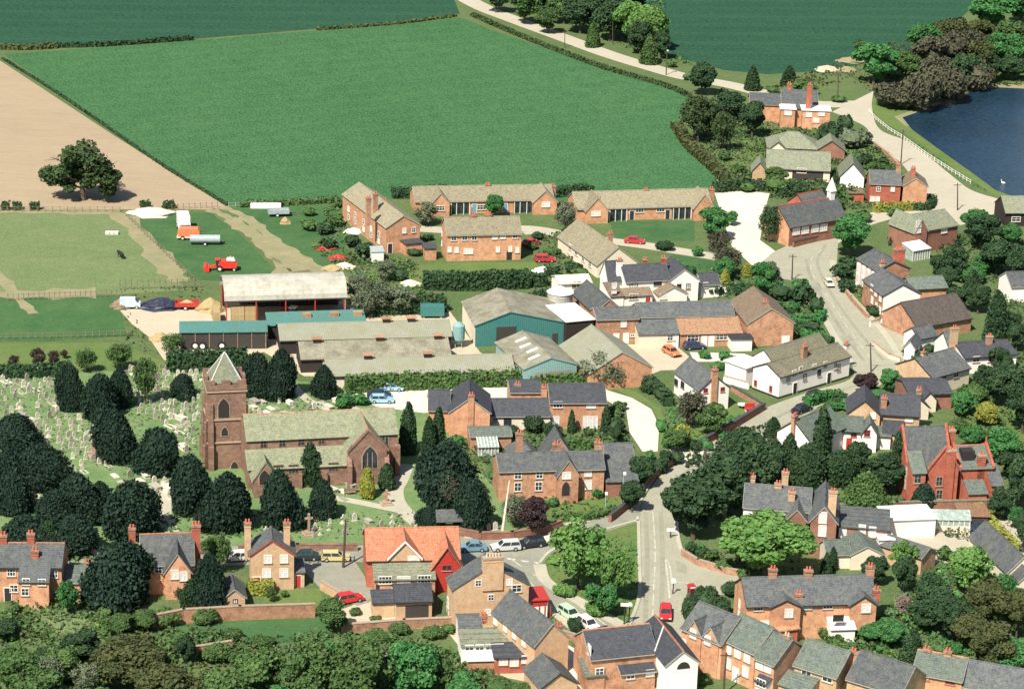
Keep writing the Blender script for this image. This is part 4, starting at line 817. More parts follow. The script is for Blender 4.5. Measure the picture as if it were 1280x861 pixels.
v = H.vol(d7(970,648), d7(1165,636), 5.0, C=d7(765,485), axis='y', w=6.8, r=2.6); H.chim(v, d7(1080,540), .05, mat='brick_tan', w=1.4, pots=3); H.chim(v, d7(940,480), .5, mat='brick_tan', w=1.2)
H.win(v, [d7(777,525), d7(825,558), d7(868,592), d7(915,630)], 'l', w=1.0, h=1.3, pane='blind')
H = House('brick_cottage', 'low cottage with a grey-green felt roof and glazed white front beside the slate terrace', 'cottage', d7(612,652), d7(880,645), 2.6, wall='white', roof='greentile')
v = H.vol(d7(612,655), d7(870,648), 2.6, d=4.5, kind='lean', r=.5); H.win(v, [d7(650,660), d7(700,658), d7(750,656), d7(795,654)], w=1.2, h=.9, bars=1)
V2 = H.vol(d7(612,612), d7(722,606), 3.2, d=4, R=d7(660,560), y0=4.4, roof='slate'); H.chim(V2, d7(718,555), .5, mat='brick_red'); V3 = H.vol(d7(770,708), d7(955,692), 2.3, d=3.5, kind='lean', r=.5, y0=-3.2, wall='brick_red', roof='slate_d')
H.win(V3, [d7(815,725), d7(868,730), d7(925,715)], w=1.2, h=1.1); V4 = H.vol(d7(640,700), d7(765,700), 1.9, d=3, kind='flat', y0=-3.0, wall='brick', roof='white')
H = House('stone_shed', 'small gabled brick store with a slate roof, left of the white-gabled chapel', 'outbuilding', d7(1000,858), d7(1175,832), 2.8, C=d7(905,802), by='AB', wall='brick_tan', roof='slate', trim='tim_d')
v = H.vol(d7(1000,858), d7(1175,832), 2.8, axis='y', R=d7(1090,788), d=6)
H = House('white_chapel', 'wide dark-slated building with orange ridge tiles and a white gable with an arched window', 'building', c8(598,744), c8(758,736), 4.8, wall='white', roof='slate_d', deg=17)
v = H.vol(c8(598,744), c8(758,736), 4.8, axis='y', r=1.7, d=11, ridge='orangetile', left='white')
V2 = H.vol(c8(598,744), None, 4.8, w=-9.0, d=7, r=2.3, y0=4.0, wall='brick', ridge='orangetile'); V3 = H.vol(c8(375,785), c8(550,776), 2.8, d=4.8, R=c8(440,702), wall='brick', ridge='orangetile', roof='slate_d')
H.win(V3, [c8(422,795), c8(525,780)], w=1.2, h=1.0); mb = MB(); q = H._face(v, 'f', c8(680,745))[0]
mb.prism([(q.x - .9, q.z - .45)] + [(q.x + .9 * math.cos(math.pi - t * math.pi / 8), q.z - .45 + .95 * math.sin(t * math.pi / 8)) for t in range(9)], 'y', v.y0 - .06, v.y0 + .02)
mb.build('arched_window', M['tim_d'], H.root); H.win(V2, [c8(235,690)], 'l', w=1.2, h=1.6, pane='blind')
mb = MB(); a_ = (v.x0, V2.y0, 4.9); mb.tube((v.x0 - .3, V2.y0 - .1, 4.95), ((v.x0 + v.x1) / 2, (V2.y0 + V2.y1) / 2, 4.8 + 1.9), .12, n=5); mb.build('valley_flashing', M['lead'], v.roof)
V4 = H.vol(c8(205,800), c8(300,795), 2.4, d=3.5, kind='lean', roof='slate_g', r=.9, wall='brick'); H.win(V4, [c8(278,775)], w=1.2)
# ---------------------------------------------------------------- terraces bottom right
H = House('brick_terrace', 'orange brick terrace stepping down the main road with two gabled dormers and white windows', 'house', c8(675,560), c8(868,640), 5.2, wall='brick_or', roof='slate')
v = H.vol(c8(672,560), c8(868,640), 5.2, d=7, r=2.6); A1 = H.vol(c8(695,575), c8(765,603), 5.2, axis='y', d=3.5, r=1.7, y0=-.25); A2 = H.vol(c8(775,605), c8(850,638), 5.2, axis='y', d=3.5, r=1.7, y0=-.25)
H.chim(v, c8(833,468), .5, mat='brick_old', w=1.6, cap='stone_l'); H.win(A1, [c8(727,590)], w=1.1, h=1.4, pane='blind'); H.win(A2, [c8(797,622)], w=1.1, h=1.4, pane='blind'); H.win(v, [c8(683,640), c8(723,660), c8(793,705)], w=1.2, h=1.4, pane='blind'); H.door(v, [c8(832,745)], mat='tim_w')
H = House('brick_terrace', 'three-window brick terrace with a green-grey slate roof next down from the gabled dormers', 'house', c8(872,612), c8(1028,684), 5.4, wall='brick_or', roof='slate_g')
v = H.vol(c8(872,612), c8(1028,684), 5.4, d=6.5, r=2.5); H.win(v, [c8(899,662), c8(944,682), c8(990,705)], w=1.1, h=1.5, pane='blind'); H.win(v, [c8(897,735), c8(982,775)], w=1.1, h=1.5, pane='blind'); H.door(v, [c8(935,765)], mat='tim_w')
H = House('brick_terrace', 'last house of the stepped terrace, with a deep brick end wall and white bay', 'house', c8(1030,704), c8(1122,742), 5.0, wall='brick_or', roof='slate_g')
v = H.vol(c8(1030,704), c8(1122,742), 5.0, d=7, r=2.4, right='brick_old'); H.chim(v, c8(1185,590), .5, mat='brick_old', w=1.2, pot='pot_t'); H.win(v, [c8(1037,735), c8(1090,755)], w=1.2, h=1.4, pane='blind'); b = H.vol(c8(1050,808), c8(1105,830), 2.4, d=1.1, kind='lean', r=.5, y0=-1.1, wall='tim_w', roof='slate_d', fascia=False); H.win(b, [c8(1078,840)], w=1.6, bars=2)
H = House('brick_terrace', 'brick row with two front gables and a white porch, before the lime green tree', 'house', c8(990,454), c7(525,436), 5.2, C=c8(925,382), by='AB', wall='brick_or', roof='slate', trim='tim_d')
v = H.vol(c8(988,456), c7(527,434), 5.2, d=7.5, R=c7(250,312)); A1 = H.vol(c8(1112,472), c8(1245,450), 5.2, axis='y', R=c8(1195,430), d=4, y0=-1.0); A2 = H.vol(c7(410,462), c7(522,440), 5.2, axis='y', R=c7(485,412), d=4, y0=-1.0)
for p in (c7(25,265), c7(198,270), c7(150,385), c7(500,250)): H.chim(v, p, .5 if p[1] < 730 else .12, mat='brick', w=1.1)
H.chim(v, c7(530,365), .1, mat='brick_red', w=1); H.win(v, [c8(1045,465), c7(190,458), c7(292,456)], w=1.4, bars=2, h=.9); H.win(A1, [c8(1193,490)], w=1.2, h=1.3, pane='blind'); H.win(A2, [c7(478,466)], w=1.3, h=1.3, pane='blind')
P = H.vol(c7(268,502), c7(384,498), 2.4, d=2.4, kind='lean', r=.7, y0=-2.4, wall='white', roof='white'); H.win(P, [c7(322,515)], w=1.5, bars=2, h=.9, fr='tim_d'); H.win(v, [c8(1075,545)], w=2.2, bars=3, pane='blind'); H.win(v, [c8(953,445), c8(950,490)], 'l', w=.9, h=1.2, pane='blind')
P2 = H.vol(c8(985,560), c8(1075,590), 2.3, d=2.6, kind='flat', y0=-2.8, wall='cream', roof='white')
H = House('brick_terrace', 'brick house with white-framed upper windows, right of the stepped terrace, by the sloping garden', 'house', c7(130,738), c7(335,802), 4.4, wall='brick_tan', roof='slate_g')
v = H.vol(c7(130,738), c7(335,802), 4.4, d=6.5, r=2.3); H.win(v, [c7(188,775), c7(290,808)], w=1.5, h=1.1); P = H.vol(c7(100,800), c7(240,850), 2.4, d=2.8, kind='lean', r=.9, y0=-2.8); H.chim(v, c7(420,665), .7, mat='brick', w=1.3)
V2 = H.vol(c7(335,845), c7(625,905), 4.2, d=7, r=2.5, y0=1.0, roof='slate')
H = House('brick_cottage', 'slate-roofed cottage with a chimney at each ridge end among trees at the bottom right', 'cottage', c7(706,778), c7(945,820), 4.2, wall='brick_or', roof='slate_g')
v = H.vol(c7(706,778), c7(945,820), 4.2, d=6.5, R=c7(880,698), ridge='orangetile'); H.win(v, [c7(765,800), c7(888,822)], w=1.3, h=.9, fr='tim_r'); H.chim(v, c7(775,655), .5, mat='brick'); H.chim(v, c7(878,665), .5, mat='brick')
V2 = H.vol(c7(945,838), c7(1240,890), 3.4, d=6, r=2.2, y0=.4, wall='white', roof='slate'); H.chim(V2, c7(1070,745), .5, mat='brick_tan', w=1.4); H.chim(V2, c7(1232,770), .5, mat='brick_tan')
H = House('garden_outhouse', 'low red brick walled yard building behind the bottom right terraces', 'outbuilding', c8(1075,590), c8(1240,565), 2.2, wall='brick_red', roof='pantile')
v = H.vol(c8(1085,590), c8(1240,570), 2.2, d=3.5, kind='flat', roof='pantile'); H.chim(v, c8(1185,575), .5, mat='brick_or', w=.9)
# ---------------------------------------------------------------- right half: Georgian house, cottages
H = House('georgian_house', 'large slate-roofed brick house with five chimneys and a white end wall beside the dark yews', 'house', g7(235,582), g7(880,690), 5.6, C=g7(100,468), by='mix', wall='brick_br', roof='slate')
H.vols = []
v = H.vol(g7(235,582), g7(900,600), 5.6, d=9, R=g7(560,380), left='white', front='white')
Wg = H.vol(g7(905,700), g7(1170,650), 5.8, axis='y', R=g7(1040,590), d=11, trim=None) if False else H.vol(g7(905,700), g7(1165,660), 5.6, axis='y', r=2.3, d=10, y0=-3.5, wall='brick_br')
Fg = H.vol(g7(672,660), g7(862,672), 5.0, axis='y', r=1.6, d=5, y0=-2.2, wall='brick_br')
for p, k in ((g7(320,255), .8), (g7(583,330), .45), (g7(655,215), .85), (g7(718,410), .2)): H.chim(v, p, k, mat='brick_tan', w=1.0, pots=2, cap='stone_l')
H.chim(Wg, g7(1130,405), .12, mat='brick_tan', w=1.2, cap='stone_l'); H.win(Wg, [g7(1025,690), g7(1020,820)], w=1.2, h=1.8, pane='blind')
E_ = H.vol(c6(345,742), c6(592,735), 4.2, d=6, kind='lean', r=.8, y0=-1.5, wall='brick_br', roof='slate'); H.win(E_, [c6(362,800), c6(460,790), c6(510,800)], w=1.1, h=1.7, pane='blind')
H = House('yard_building', 'plain flat-roofed white rendered building in the yard below the red mansion', 'building', c6(592,742), c6(820,732), 3.0, wall='white', roof='white')
v = H.vol(c6(592,745), c6(822,735), 3.0, d=5, kind='flat')
H = House('slate_cottage', 'small cream outhouse with a hipped green slate roof below the white yard building', 'outbuilding', c7(405,208), c7(560,205), 2.4, wall='cream', roof='slate_g')
v = H.vol(c7(405,208), c7(560,205), 2.4, axis='y', R=c7(490,168), d=7); V2 = H.vol(c7(285,200), c7(400,196), 2.4, d=4, r=1.2, y0=.6); V3 = H.vol(c7(550,140), c7(612,135), 3.4, d=4, kind='flat', wall='white', roof='white', y0=3)
H = House('slate_cottage', 'small tan brick outhouse with a blue slate gable roof beside the bright green tree', 'outbuilding', c7(748,235), c7(862,172), 2.6, wall='brick_tan', roof='slate')
v = H.vol(c7(748,225), c7(862,200), 2.6, axis='y', R=c7(812,162), d=7)
H = House('slate_workshop', 'broad low slate-roofed workshop at the right edge, below the red mansion', 'building', c7(1170,292), c7(1330,300), 2.8, C=c7(985,118), by='C', wall='cream', roof='slate')
v = H.vol(c7(1170,292), c7(1330,300), 2.8, axis='y', C=c7(985,118), w=9, r=2.2); V2 = H.vol(c7(1185,300), c7(1275,296), 2.4, axis='y', d=5, r=1.3, y0=-2.5)
H = House('carport', 'dark open carport with a brown roof in the yard below the red mansion', 'shed', c6(950,725), c6(1080,728), 2.3, wall='darkwood', roof='pantile')
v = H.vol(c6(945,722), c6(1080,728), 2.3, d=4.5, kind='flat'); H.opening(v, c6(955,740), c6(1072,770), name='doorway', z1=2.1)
# Victorian red mansion
H = House('red_mansion', 'tall bright red brick Victorian house with steep gables and three tall chimneys', 'house', h6(238,420), h6(810,400), 5.8, wall='brick_red', roof='slate_g', trim='stone_l')
v = H.vol(h6(385,430), h6(600,405), 5.6, axis='y', R=h6(515,255), d=10, y0=0.3, fascia=False, roof='slate'); 
Bm = H.vol(h6(240,405), h6(520,330), 6.0, d=7, r=4.6, y0=2.5, fascia=False, roof='slate'); Lb = H.vol(h6(238,422), h6(340,416), 5.6, d=3.4, kind='lean', r=2.2, y0=-.4, fascia=False)
Rr = H.vol(h6(600,385), h6(850,375), 5.2, d=8, R=h6(700,228), y0=1.5, ridge='brick_red', fascia=False); An = H.vol(h6(668,583), h6(812,580), 2.6, d=2.6, kind='lean', r=1.2, y0=-2.4, fascia=False); Ro = H.vol(h6(818,488), h6(905,482), 3.2, d=4, kind='lean', r=2.0, y0=-.8, fascia=False, roof='slate')
H.chim(v, h6(545,240), 0.02, mat='brick_red', w=1.5, d=1.0, z0=0, cap='stone_l', hmax=4.2, pots=3); H.chim(Bm, h6(538,85), .6, mat='brick_red', w=1.6, d=1.1, cap='stone_l', hmax=4, pots=3); H.chim(Rr, h6(785,280), .05, mat='brick_red', w=1.2, d=.8, cap='stone_l', z0=0, hmax=3)
mb = MB()
for V_ in (v,):
    xm = (V_.x0 + V_.x1) / 2; sl = V_.r / (xm - V_.x0)
    for sg in (-1, 1): mb.prism([(xm + sg * (xm - V_.x0 + .2), V_.h), (xm, V_.h + V_.r + .2), (xm, V_.h + V_.r + .6), (xm + sg * (xm - V_.x0 + .2), V_.h + .4)], 'y', V_.y0 - .2, V_.y0 + .25)
for V_ in (Rr, Bm):
    ym = (V_.y0 + V_.y1) / 2
    for X in (V_.x0 - .2, V_.x1 - .2):
        for sg in (-1, 1): mb.prism([(ym + sg * (ym - V_.y0 + .2), V_.h), (ym, V_.h + V_.r + .2), (ym, V_.h + V_.r + .6), (ym + sg * (ym - V_.y0 + .2), V_.h + .4)], 'x', X, X + .4)
mb.build('gable_coping', M['brick_red'], H.root)
for X in (Rr.x1, Bm.x0): MB().tube((X, (Rr.y0 + Rr.y1) / 2, Rr.h + Rr.r), (X, (Rr.y0 + Rr.y1) / 2, Rr.h + Rr.r + 1.5), .25, .1, 6).build('finial', M['brick_red'], H.root)
H.win(Lb, [h6(185,400), h6(185,500)], 'l', w=.9, h=1.8, fr='stone_l', pane='blind'); H.win(Lb, [h6(290,480)], w=1.2, h=1.5, fr='stone_l'); H.win(v, [h6(455,500), h6(455,600)], w=1.1, h=1.6, fr='stone_l')
MB().box(Rr.x0 + .6, Rr.y0 + 1.2, Rr.h + .4, Rr.x0 + 2.6, Rr.y0 + 3, Rr.h + 2.4).build('dormer', M['tim_d'], H.root)
# cottages right of the bend
H = House('white_cottage', 'white cottage with its plain gable towards the road bend, half hidden by dark conifers', 'cottage', c6(205,358), c6(345,300), 3.8, C=c6(45,306), by='mix', wall='white', roof='slate_g', trim='tim_d')
v = H.vol(c6(205,358), c6(345,312), 3.8, C=c6(45,306), r=2.6) if False else H.vol(c6(205,358), None, 3.8, d=6.5, w=9.5, r=2.6); H.chim(v, c6(132,222), .5, mat='brick')
H = House('white_cottage', 'white cottage with a small front gable and mossy roof before the tall-chimneyed brick house', 'cottage', c6(322,304), c6(465,312), 3.2, wall='white', roof='slate_g', trim='tim_d')
v = H.vol(c6(322,304), c6(465,314), 3.2, d=6, R=c6(420,240)); g = H.vol(c6(462,322), c6(530,304), 3.2, axis='y', R=c6(500,268), d=4, y0=-.8); H.win(v, [c6(420,322)], w=1, fr='tim_r'); H.win(g, [c6(485,318)], w=1, fr='tim_r'); H.door(v, [c6(350,380), c6(395,380)], mat='tim_r'); gd = H.vol(c6(525,345), c6(600,335), 2.2, d=3, kind='lean', r=.6, y0=1)
H = House('brick_house', 'brick house with a tan gable and two tall chimneys behind the white cottages', 'house', c6(548,225), c6(742,238), 4.6, wall='brick_tan', roof='slate_d', trim='tim_d')
v = H.vol(c6(548,222), c6(742,238), 4.6, d=7, R=c6(640,132)); g = H.vol(c6(392,212), c6(548,230), 4.6, axis='y', R=c6(472,162), d=7.5, y0=-.6, wall='brick_tan'); H.win(g, [c6(514,232)], w=.9, pane='blind')
H.chim(v, c6(570,135), .15, mat='brick', w=.9); H.chim(v, c6(740,95), .6, mat='brick', w=.8); L1 = H.vol(c6(560,288), c6(660,286), 2.4, d=3.2, kind='lean', y0=-3.2, r=1.2); H.win(v, [c6(690,246)], w=1.3, pane='blind')
H = House('slate_building', 'long low slate building behind the brick house with two tall chimneys', 'building', c6(672,118), c6(905,112), 2.8, wall='brick_br', roof='slate_d', trim='tim_d')
v = H.vol(c6(690,130), c6(905,128), 2.8, d=8, R=c6(790,62)); V2 = H.vol(c6(742,245), c6(838,250), 2.2, axis='y', d=5, r=1.4, y0=-6, wall='cream'); V3 = H.vol(c6(808,215), c6(880,218), 2.2, axis='y', d=4, r=1.3, y0=-2.5, wall='cream')
H = House('cream_cottage', 'cream cottage with a tan gable wall and blue slate roof beside the forecourt', 'cottage', h8(360,735), h8(755,628), 3.3, C=h8(55,612), by='AB', wall='cream', roof='slate', trim='tim_d')
v = H.vol(h8(360,735), h8(755,640), 3.3, d=8.5, R=h8(430,480), left='brick_tan'); H.chim(v, h8(278,455), .5, mat='brick_tan', w=.7, pots=1); H.win(v, [h8(480,740), h8(600,700)], w=1.3)
H = House('cream_cottage', 'long low cottage with two stout chimneys right of the tan-gabled one', 'cottage', h8(700,530), h8(1195,490), 3.0, wall='white', roof='slate_d', trim='tim_d')
v = H.vol(h8(690,540), h8(1195,492), 3.0, d=8, R=h8(900,378)); H.chim(v, h8(590,185), .5, mat='brick_tan', w=1.4, cap='stone_l'); H.chim(v, h8(935,300), .4, mat='brick_old', w=1.1, cap='stone_l'); H.win(v, [h8(800,550), h8(950,545)], w=1.4)
V2 = H.vol(h8(400,365), h8(550,410), 3.0, d=6, r=2.4, y0=4, roof='slate')
H = House('slate_shed', 'small slate shed with a white front between the forecourt and the cottage cluster', 'shed', h8(228,340), h8(430,300), 2.2, wall='white', roof='slate', trim='tim_d')
v = H.vol(h8(228,345), h8(430,318), 2.2, d=4, r=1.4)
H = House('garage', 'little white garage with a slate roof at the corner of the forecourt', 'garage', h8(85,425), h8(190,440), 2.3, wall='white', roof='slate', trim='tim_w')
v = H.vol(h8(85,430), h8(190,440), 2.3, axis='y', d=5, r=1.2)
H = House('brown_hall', 'large low building under a broad dark brown roof behind the white gable', 'building', c5(735,592), c5(905,562), 2.8, wall='brick', roof='brownt', trim='tim_d')
v = H.vol((1146,409), (1226,402), 2.8, d=10, r=3.2, roof='darktile')
H = House('white_gabled_house', 'house with a big blank white gable facing the forecourt', 'house', c5(565,427), c5(758,440), 4.6, deg=15, wall='white', roof='slate', trim='tim_d')
v = H.vol(c5(565,430), c5(758,430), 4.6, axis='y', R=c5(645,377), C=c5(490,350), left='brick'); H.win(v, [c5(508,390), c5(528,415), c5(550,440)], 'l', w=1.1, h=1.3, pane='blind'); H.win(v, [c5(510,450), c5(530,480), c5(548,500)], 'l', w=1.1, h=1.4, pane='blind')
V2 = H.vol(c5(700,397), c5(880,390), 3.6, d=6, R=c5(790,338), y0=5.5, wall='brick_tan', roof='slate_g', front='brick_or'); MB().box(v.x0, v.y0 - .1, 0, v.x1 + .3, v.y0 - .03, .8).build('plinth', M['brick_br'], H.root)
H = House('striped_terrace', 'terrace end with tall white and red striped bays and a big red chimney', 'house', c5(535,308), c5(730,325), 5.0, deg=21, wall='brick', roof='slate', trim='tim_d')
v = H.vol(c5(535,310), c5(730,318), 5.0, axis='y', R=c5(645,262), C=c5(425,250), left='brick_red'); H.chim(v, c5(642,192), .3, mat='brick_red', w=2.2, d=1.1, pots=4); H.chim(v, c5(562,255), .1, mat='brick_tan')
for k in range(4): yy = v.y0 + (v.y1 - v.y0) * (k + .5) / 4.2; MB().box(v.x0 - .4, yy - .6, 0, v.x0 - .02, yy + .6, 4.6).build('bay', M['tim_w'], H.root); MB().box(v.x0 - .44, yy - .45, 3.0, v.x0 - .402, yy + .45, 4.2).build('bay_window', M['blind'], H.root); MB().box(v.x0 - .44, yy - .45, .9, v.x0 - .402, yy + .45, 2.3).build('bay_window', M['blind'], H.root)
H = House('modern_house', 'modern brown brick house with a white conservatory near the top of the street', 'house', c5(772,106), c5(940,78), 4.8, C=c5(595,70), by='AB', wall='brick_br', roof='greentile')
v = H.vol(c5(772,107), c5(940,85), 4.8, d=9, r=2.0); g = H.vol(c5(597,72), c5(770,106), 4.8, axis='y', R=c5(680,42), d=8, y0=-.5); H.win(g, [c5(665,90), c5(725,108)], w=1.4, h=1.4, pane='blind'); H.win(v, [c5(862,110)], w=1.6)
cv = H.vol(c5(562,152), c5(720,168), 2.2, d=3.5, kind='lean', r=.7, y0=-4.0, wall='ghouse', roof='white', fascia=False)
for i in range(8): x = cv.x0 + (cv.x1 - cv.x0) * i / 7; H.box('glazing_bar', x - .07, cv.y0 - .08, 0, x + .07, cv.y0 - .02, 2.2, 'tim_w')
H = House('village_school', 'brick school with a long slate roof, red ridge tiles and a white bell turret', 'school', c5(105,94), c5(305,60), 4.2, C=c3(1135,232), by='AB', wall='brick_red', roof='slate', trim='tim_d')
v = H.vol(c5(105,94), c5(385,46), 4.2, d=8, R=c4(200,752), ridge='tim_r', front='brick_br', left='brick_or'); R2_ = H.vol(c4(25,722), c4(190,722), 4.0, d=6, r=2.2, y0=10, ridge='tim_r'); R3_ = H.vol(c4(280,790), c4(390,765), 3.4, d=6, r=1.9, y0=3, x=None) if False else None
H.win(v, [c5(138,113), c5(182,107), c5(230,100), c5(272,95)], w=1.9, h=1.6, bars=2, pane='blind')
ym = (v.y0 + v.y1) / 2; zt = v.h + v.r; tx = H.hit(c4(307,735), 1, ym).x
mb = MB(); mb.box(tx - .6, ym - .6, zt - .3, tx + .6, ym + .6, zt + 1.6, 0); mb.add([(tx-.8, ym-.8, zt+1.6), (tx+.8, ym-.8, zt+1.6), (tx+.8, ym+.8, zt+1.6), (tx-.8, ym+.8, zt+1.6), (tx, ym, zt+4.6)], [(0,1,4),(1,2,4),(2,3,4),(3,0,4),(0,3,2,1)], 0); mb.build('bell_turret', [M['tim_w']], H.root)
H = House('brick_cottages', 'pair of brick cottages with slate roofs close to the road by the pond', 'cottage', c4(500,662), c4(650,668), 4.8, wall='brick_red', roof='slate')
v = H.vol(c4(500,662), c4(650,668), 4.8, d=7, R=c4(580,602)); g = H.vol(c4(652,648), c4(768,652), 4.4, axis='y', r=1.8, d=7, y0=.4, wall='brick_or', roof='brownt'); H.chim(v, c4(640,560), .5, mat='brick'); H.chim(g, c4(712,580), .3, mat='brick_red', w=.9); H.win(v, [c4(540,690), c4(610,690)], w=.9); H.win(v, [c4(535,750), c4(510,740)], w=1, pane='blind')
H = House('brick_shed', 'tiny red brick shed beside the school turret', 'shed', c4(400,712), c4(470,712), 2.0, wall='brick_red', roof='pantile')
v = H.vol(c4(400,712), c4(470,712), 2.0, d=3, kind='flat', roof='brownt')
H = House('bungalow', 'long bungalow with a mossy green-grey roof and a white right-hand gable, nearest the school', 'bungalow', (958,212), c4(350,612), 2.6, wall='cream', roof='greentile', trim='tim_d')
v = H.vol((958,210), c4(300,576), 2.6, d=9, R=(1010,190)); g = H.vol(c4(352,612), c4(462,590), 2.6, axis='y', R=c4(415,568), d=9, y0=-2.6, wall='white'); H.win(v, [c4(165,600), c4(60,602)], w=2.2, bars=2); g2 = H.vol(c3(1020,38), c3(1088,50), 2.6, axis='y', d=6, r=1.8, y0=-1.5, wall='brick_tan')
H.opening(v, c4(120,595), c4(270,622), name='veranda', z1=2.2)  # flat near-black panel, shade painted under the roof edge
H = House('bungalow', 'bungalow with a pale green hipped roof and a brown brick gable, behind the longer one', 'bungalow', (958,183), c4(245,492), 2.6, wall='brick_br', roof='greentile', trim='tim_d')
v = H.vol((960,184), c4(245,494), 2.6, d=9, R=c4(100,400), kind='hip', r=2.8); g = H.vol(c4(243,496), c4(372,492), 2.6, axis='y', R=c4(292,456), d=7, y0=-1.4); H.win(v, [c4(40,500)], w=1.6); g2 = H.vol(c4(10,470), c4(85,500), 2.6, axis='y', d=4, r=1.4, y0=-1.6, wall='cream')
H = House('brick_villas', 'orange brick villas with white fascias and tall chimneys at the far road junction', 'house', c4(62,296), c4(303,305), 4.8, wall='brick_or', roof='slate')
a = H.vol(c4(62,290), c4(132,296), 4.6, d=5, kind='flat', roof='white', y0=0); b = H.vol(c4(168,300), c4(303,306), 4.6, d=5, kind='flat', roof='white', y0=-.4); m_ = H.vol(c4(132,306), c4(168,306), 4.4, d=4, kind='flat', roof='slate', y0=1.5)
bk = H.vol(c4(65,262), c4(240,268), 4.8, d=7, r=2.6, y0=5.2); lf = H.vol((936,122), c4(60,280), 4.6, d=7, r=1.8, y0=4.5)
H.chim(bk, c4(105,168), .5, mat='brick_red'); H.chim(b, c4(205,172), .3, mat='brick_red', w=1.2, hmax=5); H.win(a, [c4(98,318)], w=1.8, bars=2, pane='blind'); H.win(b, [c4(200,326), c4(262,322)], w=1.5, pane='blind'); H.win(b, [c4(235,354)], w=1.5, pane='blind')
H = House('white_outhouse', 'small white building with a slate roof at the right edge above the tall dark cypress', 'outbuilding', c5(1190,380), c5(1290,376), 3.4, wall='white', roof='slate')
v = H.vol(c5(1190,382), c5(1290,378), 3.4, d=6, r=1.8)
H = House('boathouse', 'dark boarded building with a grey roof at the lower corner of the pond', 'shed', (1257,262), (1300,262), 3.0, wall='darkwood', roof='greentile', trim='tim_d')
v = H.vol((1257,266), (1320,262), 3.0, axis='x', d=8, r=2.4); H.win(v, [(1270,274)], w=2)
# long white cottages by the bend, courtyard cottage
H = House('white_cottages', 'long white cottage row with a mossy brown roof at the road bend', 'cottage', d4(1075,550), c5(402,722), 4.0, C=d4(930,512), by='AB', wall='white', roof='brownt', trim='tim_d')
v = H.vol(d4(1075,552), c5(402,724), 4.0, d=6.2, R=c5(250,688), roof='mossbrown'); H.chim(v, c5(180,665), .35, mat='brick', w=1.1); H.chim(v, c5(386,655), .5, mat='white', w=.9)
H.win(v, [c5(228,775), c5(128,805)], w=1.0, h=1.0); H.win(v, [c5(330,770), c5(160,790), c5(280,765)], w=.9); H.win(v, [c5(100,835), c5(180,825), c5(250,805), c5(345,780)], w=.9, fr='tim_d'); H.door(v, [c5(300,800), c5(135,830)], mat='tim_d'); H.win(v, [d4(955,610), d4(1030,630)], 'l', w=.7, h=1.1, fr='tim_r'); B_ = H.vol(d4(1000,470), c5(350,700), 3.6, d=5, r=1.8, y0=6.0, roof='mossbrown'); F_ = H.vol(d4(935,520), d4(990,480), 3.4, d=5, kind='flat', y0=7.5, roof='white')
mb = MB(); mb.box(v.x0 - .05, v.y0 - .06, 0, v.x1 + .05, v.y0 - .02, .35); mb.box(v.x0 - .06, v.y0, 0, v.x0 - .02, v.y1, .35); mb.build('plinth', M['tim_d'], H.root)
H = House('courtyard_cottage', 'white cottage with a brick chimney stack up its gable, in front of the courtyard', 'cottage', d4(685,617), d4(850,618), 3.9, C=d4(515,530), by='mix', wall='white', roof='slate', trim='tim_d')
v = H.vol(d4(685,617), d4(850,618), 3.9, axis='y', R=d4(765,548), C=d4(515,530)); H.chim(v, d4(757,505), 0.0, mat='brick_or', w=1.0, z0=0, d=.8); H.win(v, [d4(712,618), d4(795,612)], w=.8, h=.8, fr='tim_r'); H.win(v, [d4(545,560), d4(600,590)], 'l', w=1.3, fr='tim_d')
# ---------------------------------------------------------------- left foreground houses
H = House('brick_terrace', 'brick houses with a slate roof and three chimneys, cut by the left edge', 'house', e1(-60,262), e1(305,264), 5.2, wall='brick_or', roof='slate', trim='tim_d')
v = H.vol(e1(-120,262), e1(300,265), 5.2, d=7.5, R=e1(160,150), ridge='orangetile'); L1 = H.vol(e1(97,314), e1(244,312), 4.0, d=2.2, kind='lean', y0=-2.2, hb=5.3)
for p, k in ((e1(15,95), .5), (e1(150,88), .5), (e1(170,170), .2)): H.chim(v, p, k, mat='brick_red', w=1.0)
H.win(v, [e1(55,290), e1(262,298)], w=1.2, bars=2); H.win(v, [e1(68,368)], w=1.2, bars=1); H.win(L1, [e1(128,335), e1(205,338)], w=1.1, h=1.0); H.win(L1, [e1(123,385)], w=1.1); H.door(v, [e1(38,380)], mat='tim_d')
H = House('brick_outhouse', 'small brick outhouse with a mossy roof between the left terrace and the big dark yew', 'outbuilding', e1(375,342), e1(465,345), 2.6, wall='brick_or', roof='slate_g')
v = H.vol(e1(310,335), e1(465,345), 2.6, d=6, R=e1(370,262)); H.chim(v, e1(428,230), .6, mat='brick_or', hmax=1.5); H.door(v, [e1(440,410)], mat='tim_r', h=1.7)
H = House('brick_house', 'house with a grey slate roof and one very tall red chimney behind the foreground yews', 'house', e1(752,252), e1(945,246), 4.6, wall='brick_or', roof='slate')
v = H.vol(e1(690,252), e1(948,246), 4.6, d=7.5, R=e1(820,104), ridge='orangetile'); g = H.vol(e1(808,292), e1(930,262), 4.2, axis='y', R=e1(870,196), d=5, y0=-1.8); H.chim(v, e1(958,45), .45, mat='brick_red', w=1.2, d=.9, z0=0, hmax=3.5, pots=3); H.chim(v, e1(645,62), .5, mat='brick_red')
H.win(g, [e1(855,300), e1(898,308)], w=1.1, h=1.4, pane='blind'); H.win(v, [e1(775,275)], w=1.1)
H = House('brick_house', 'square tan brick house with a red-edged gable and a chimney on each side', 'house', e2(380,283), e2(665,276), 5.3, C=e2(325,212), by='AB', wall='brick_tan', roof='slate', trim='tim_r')
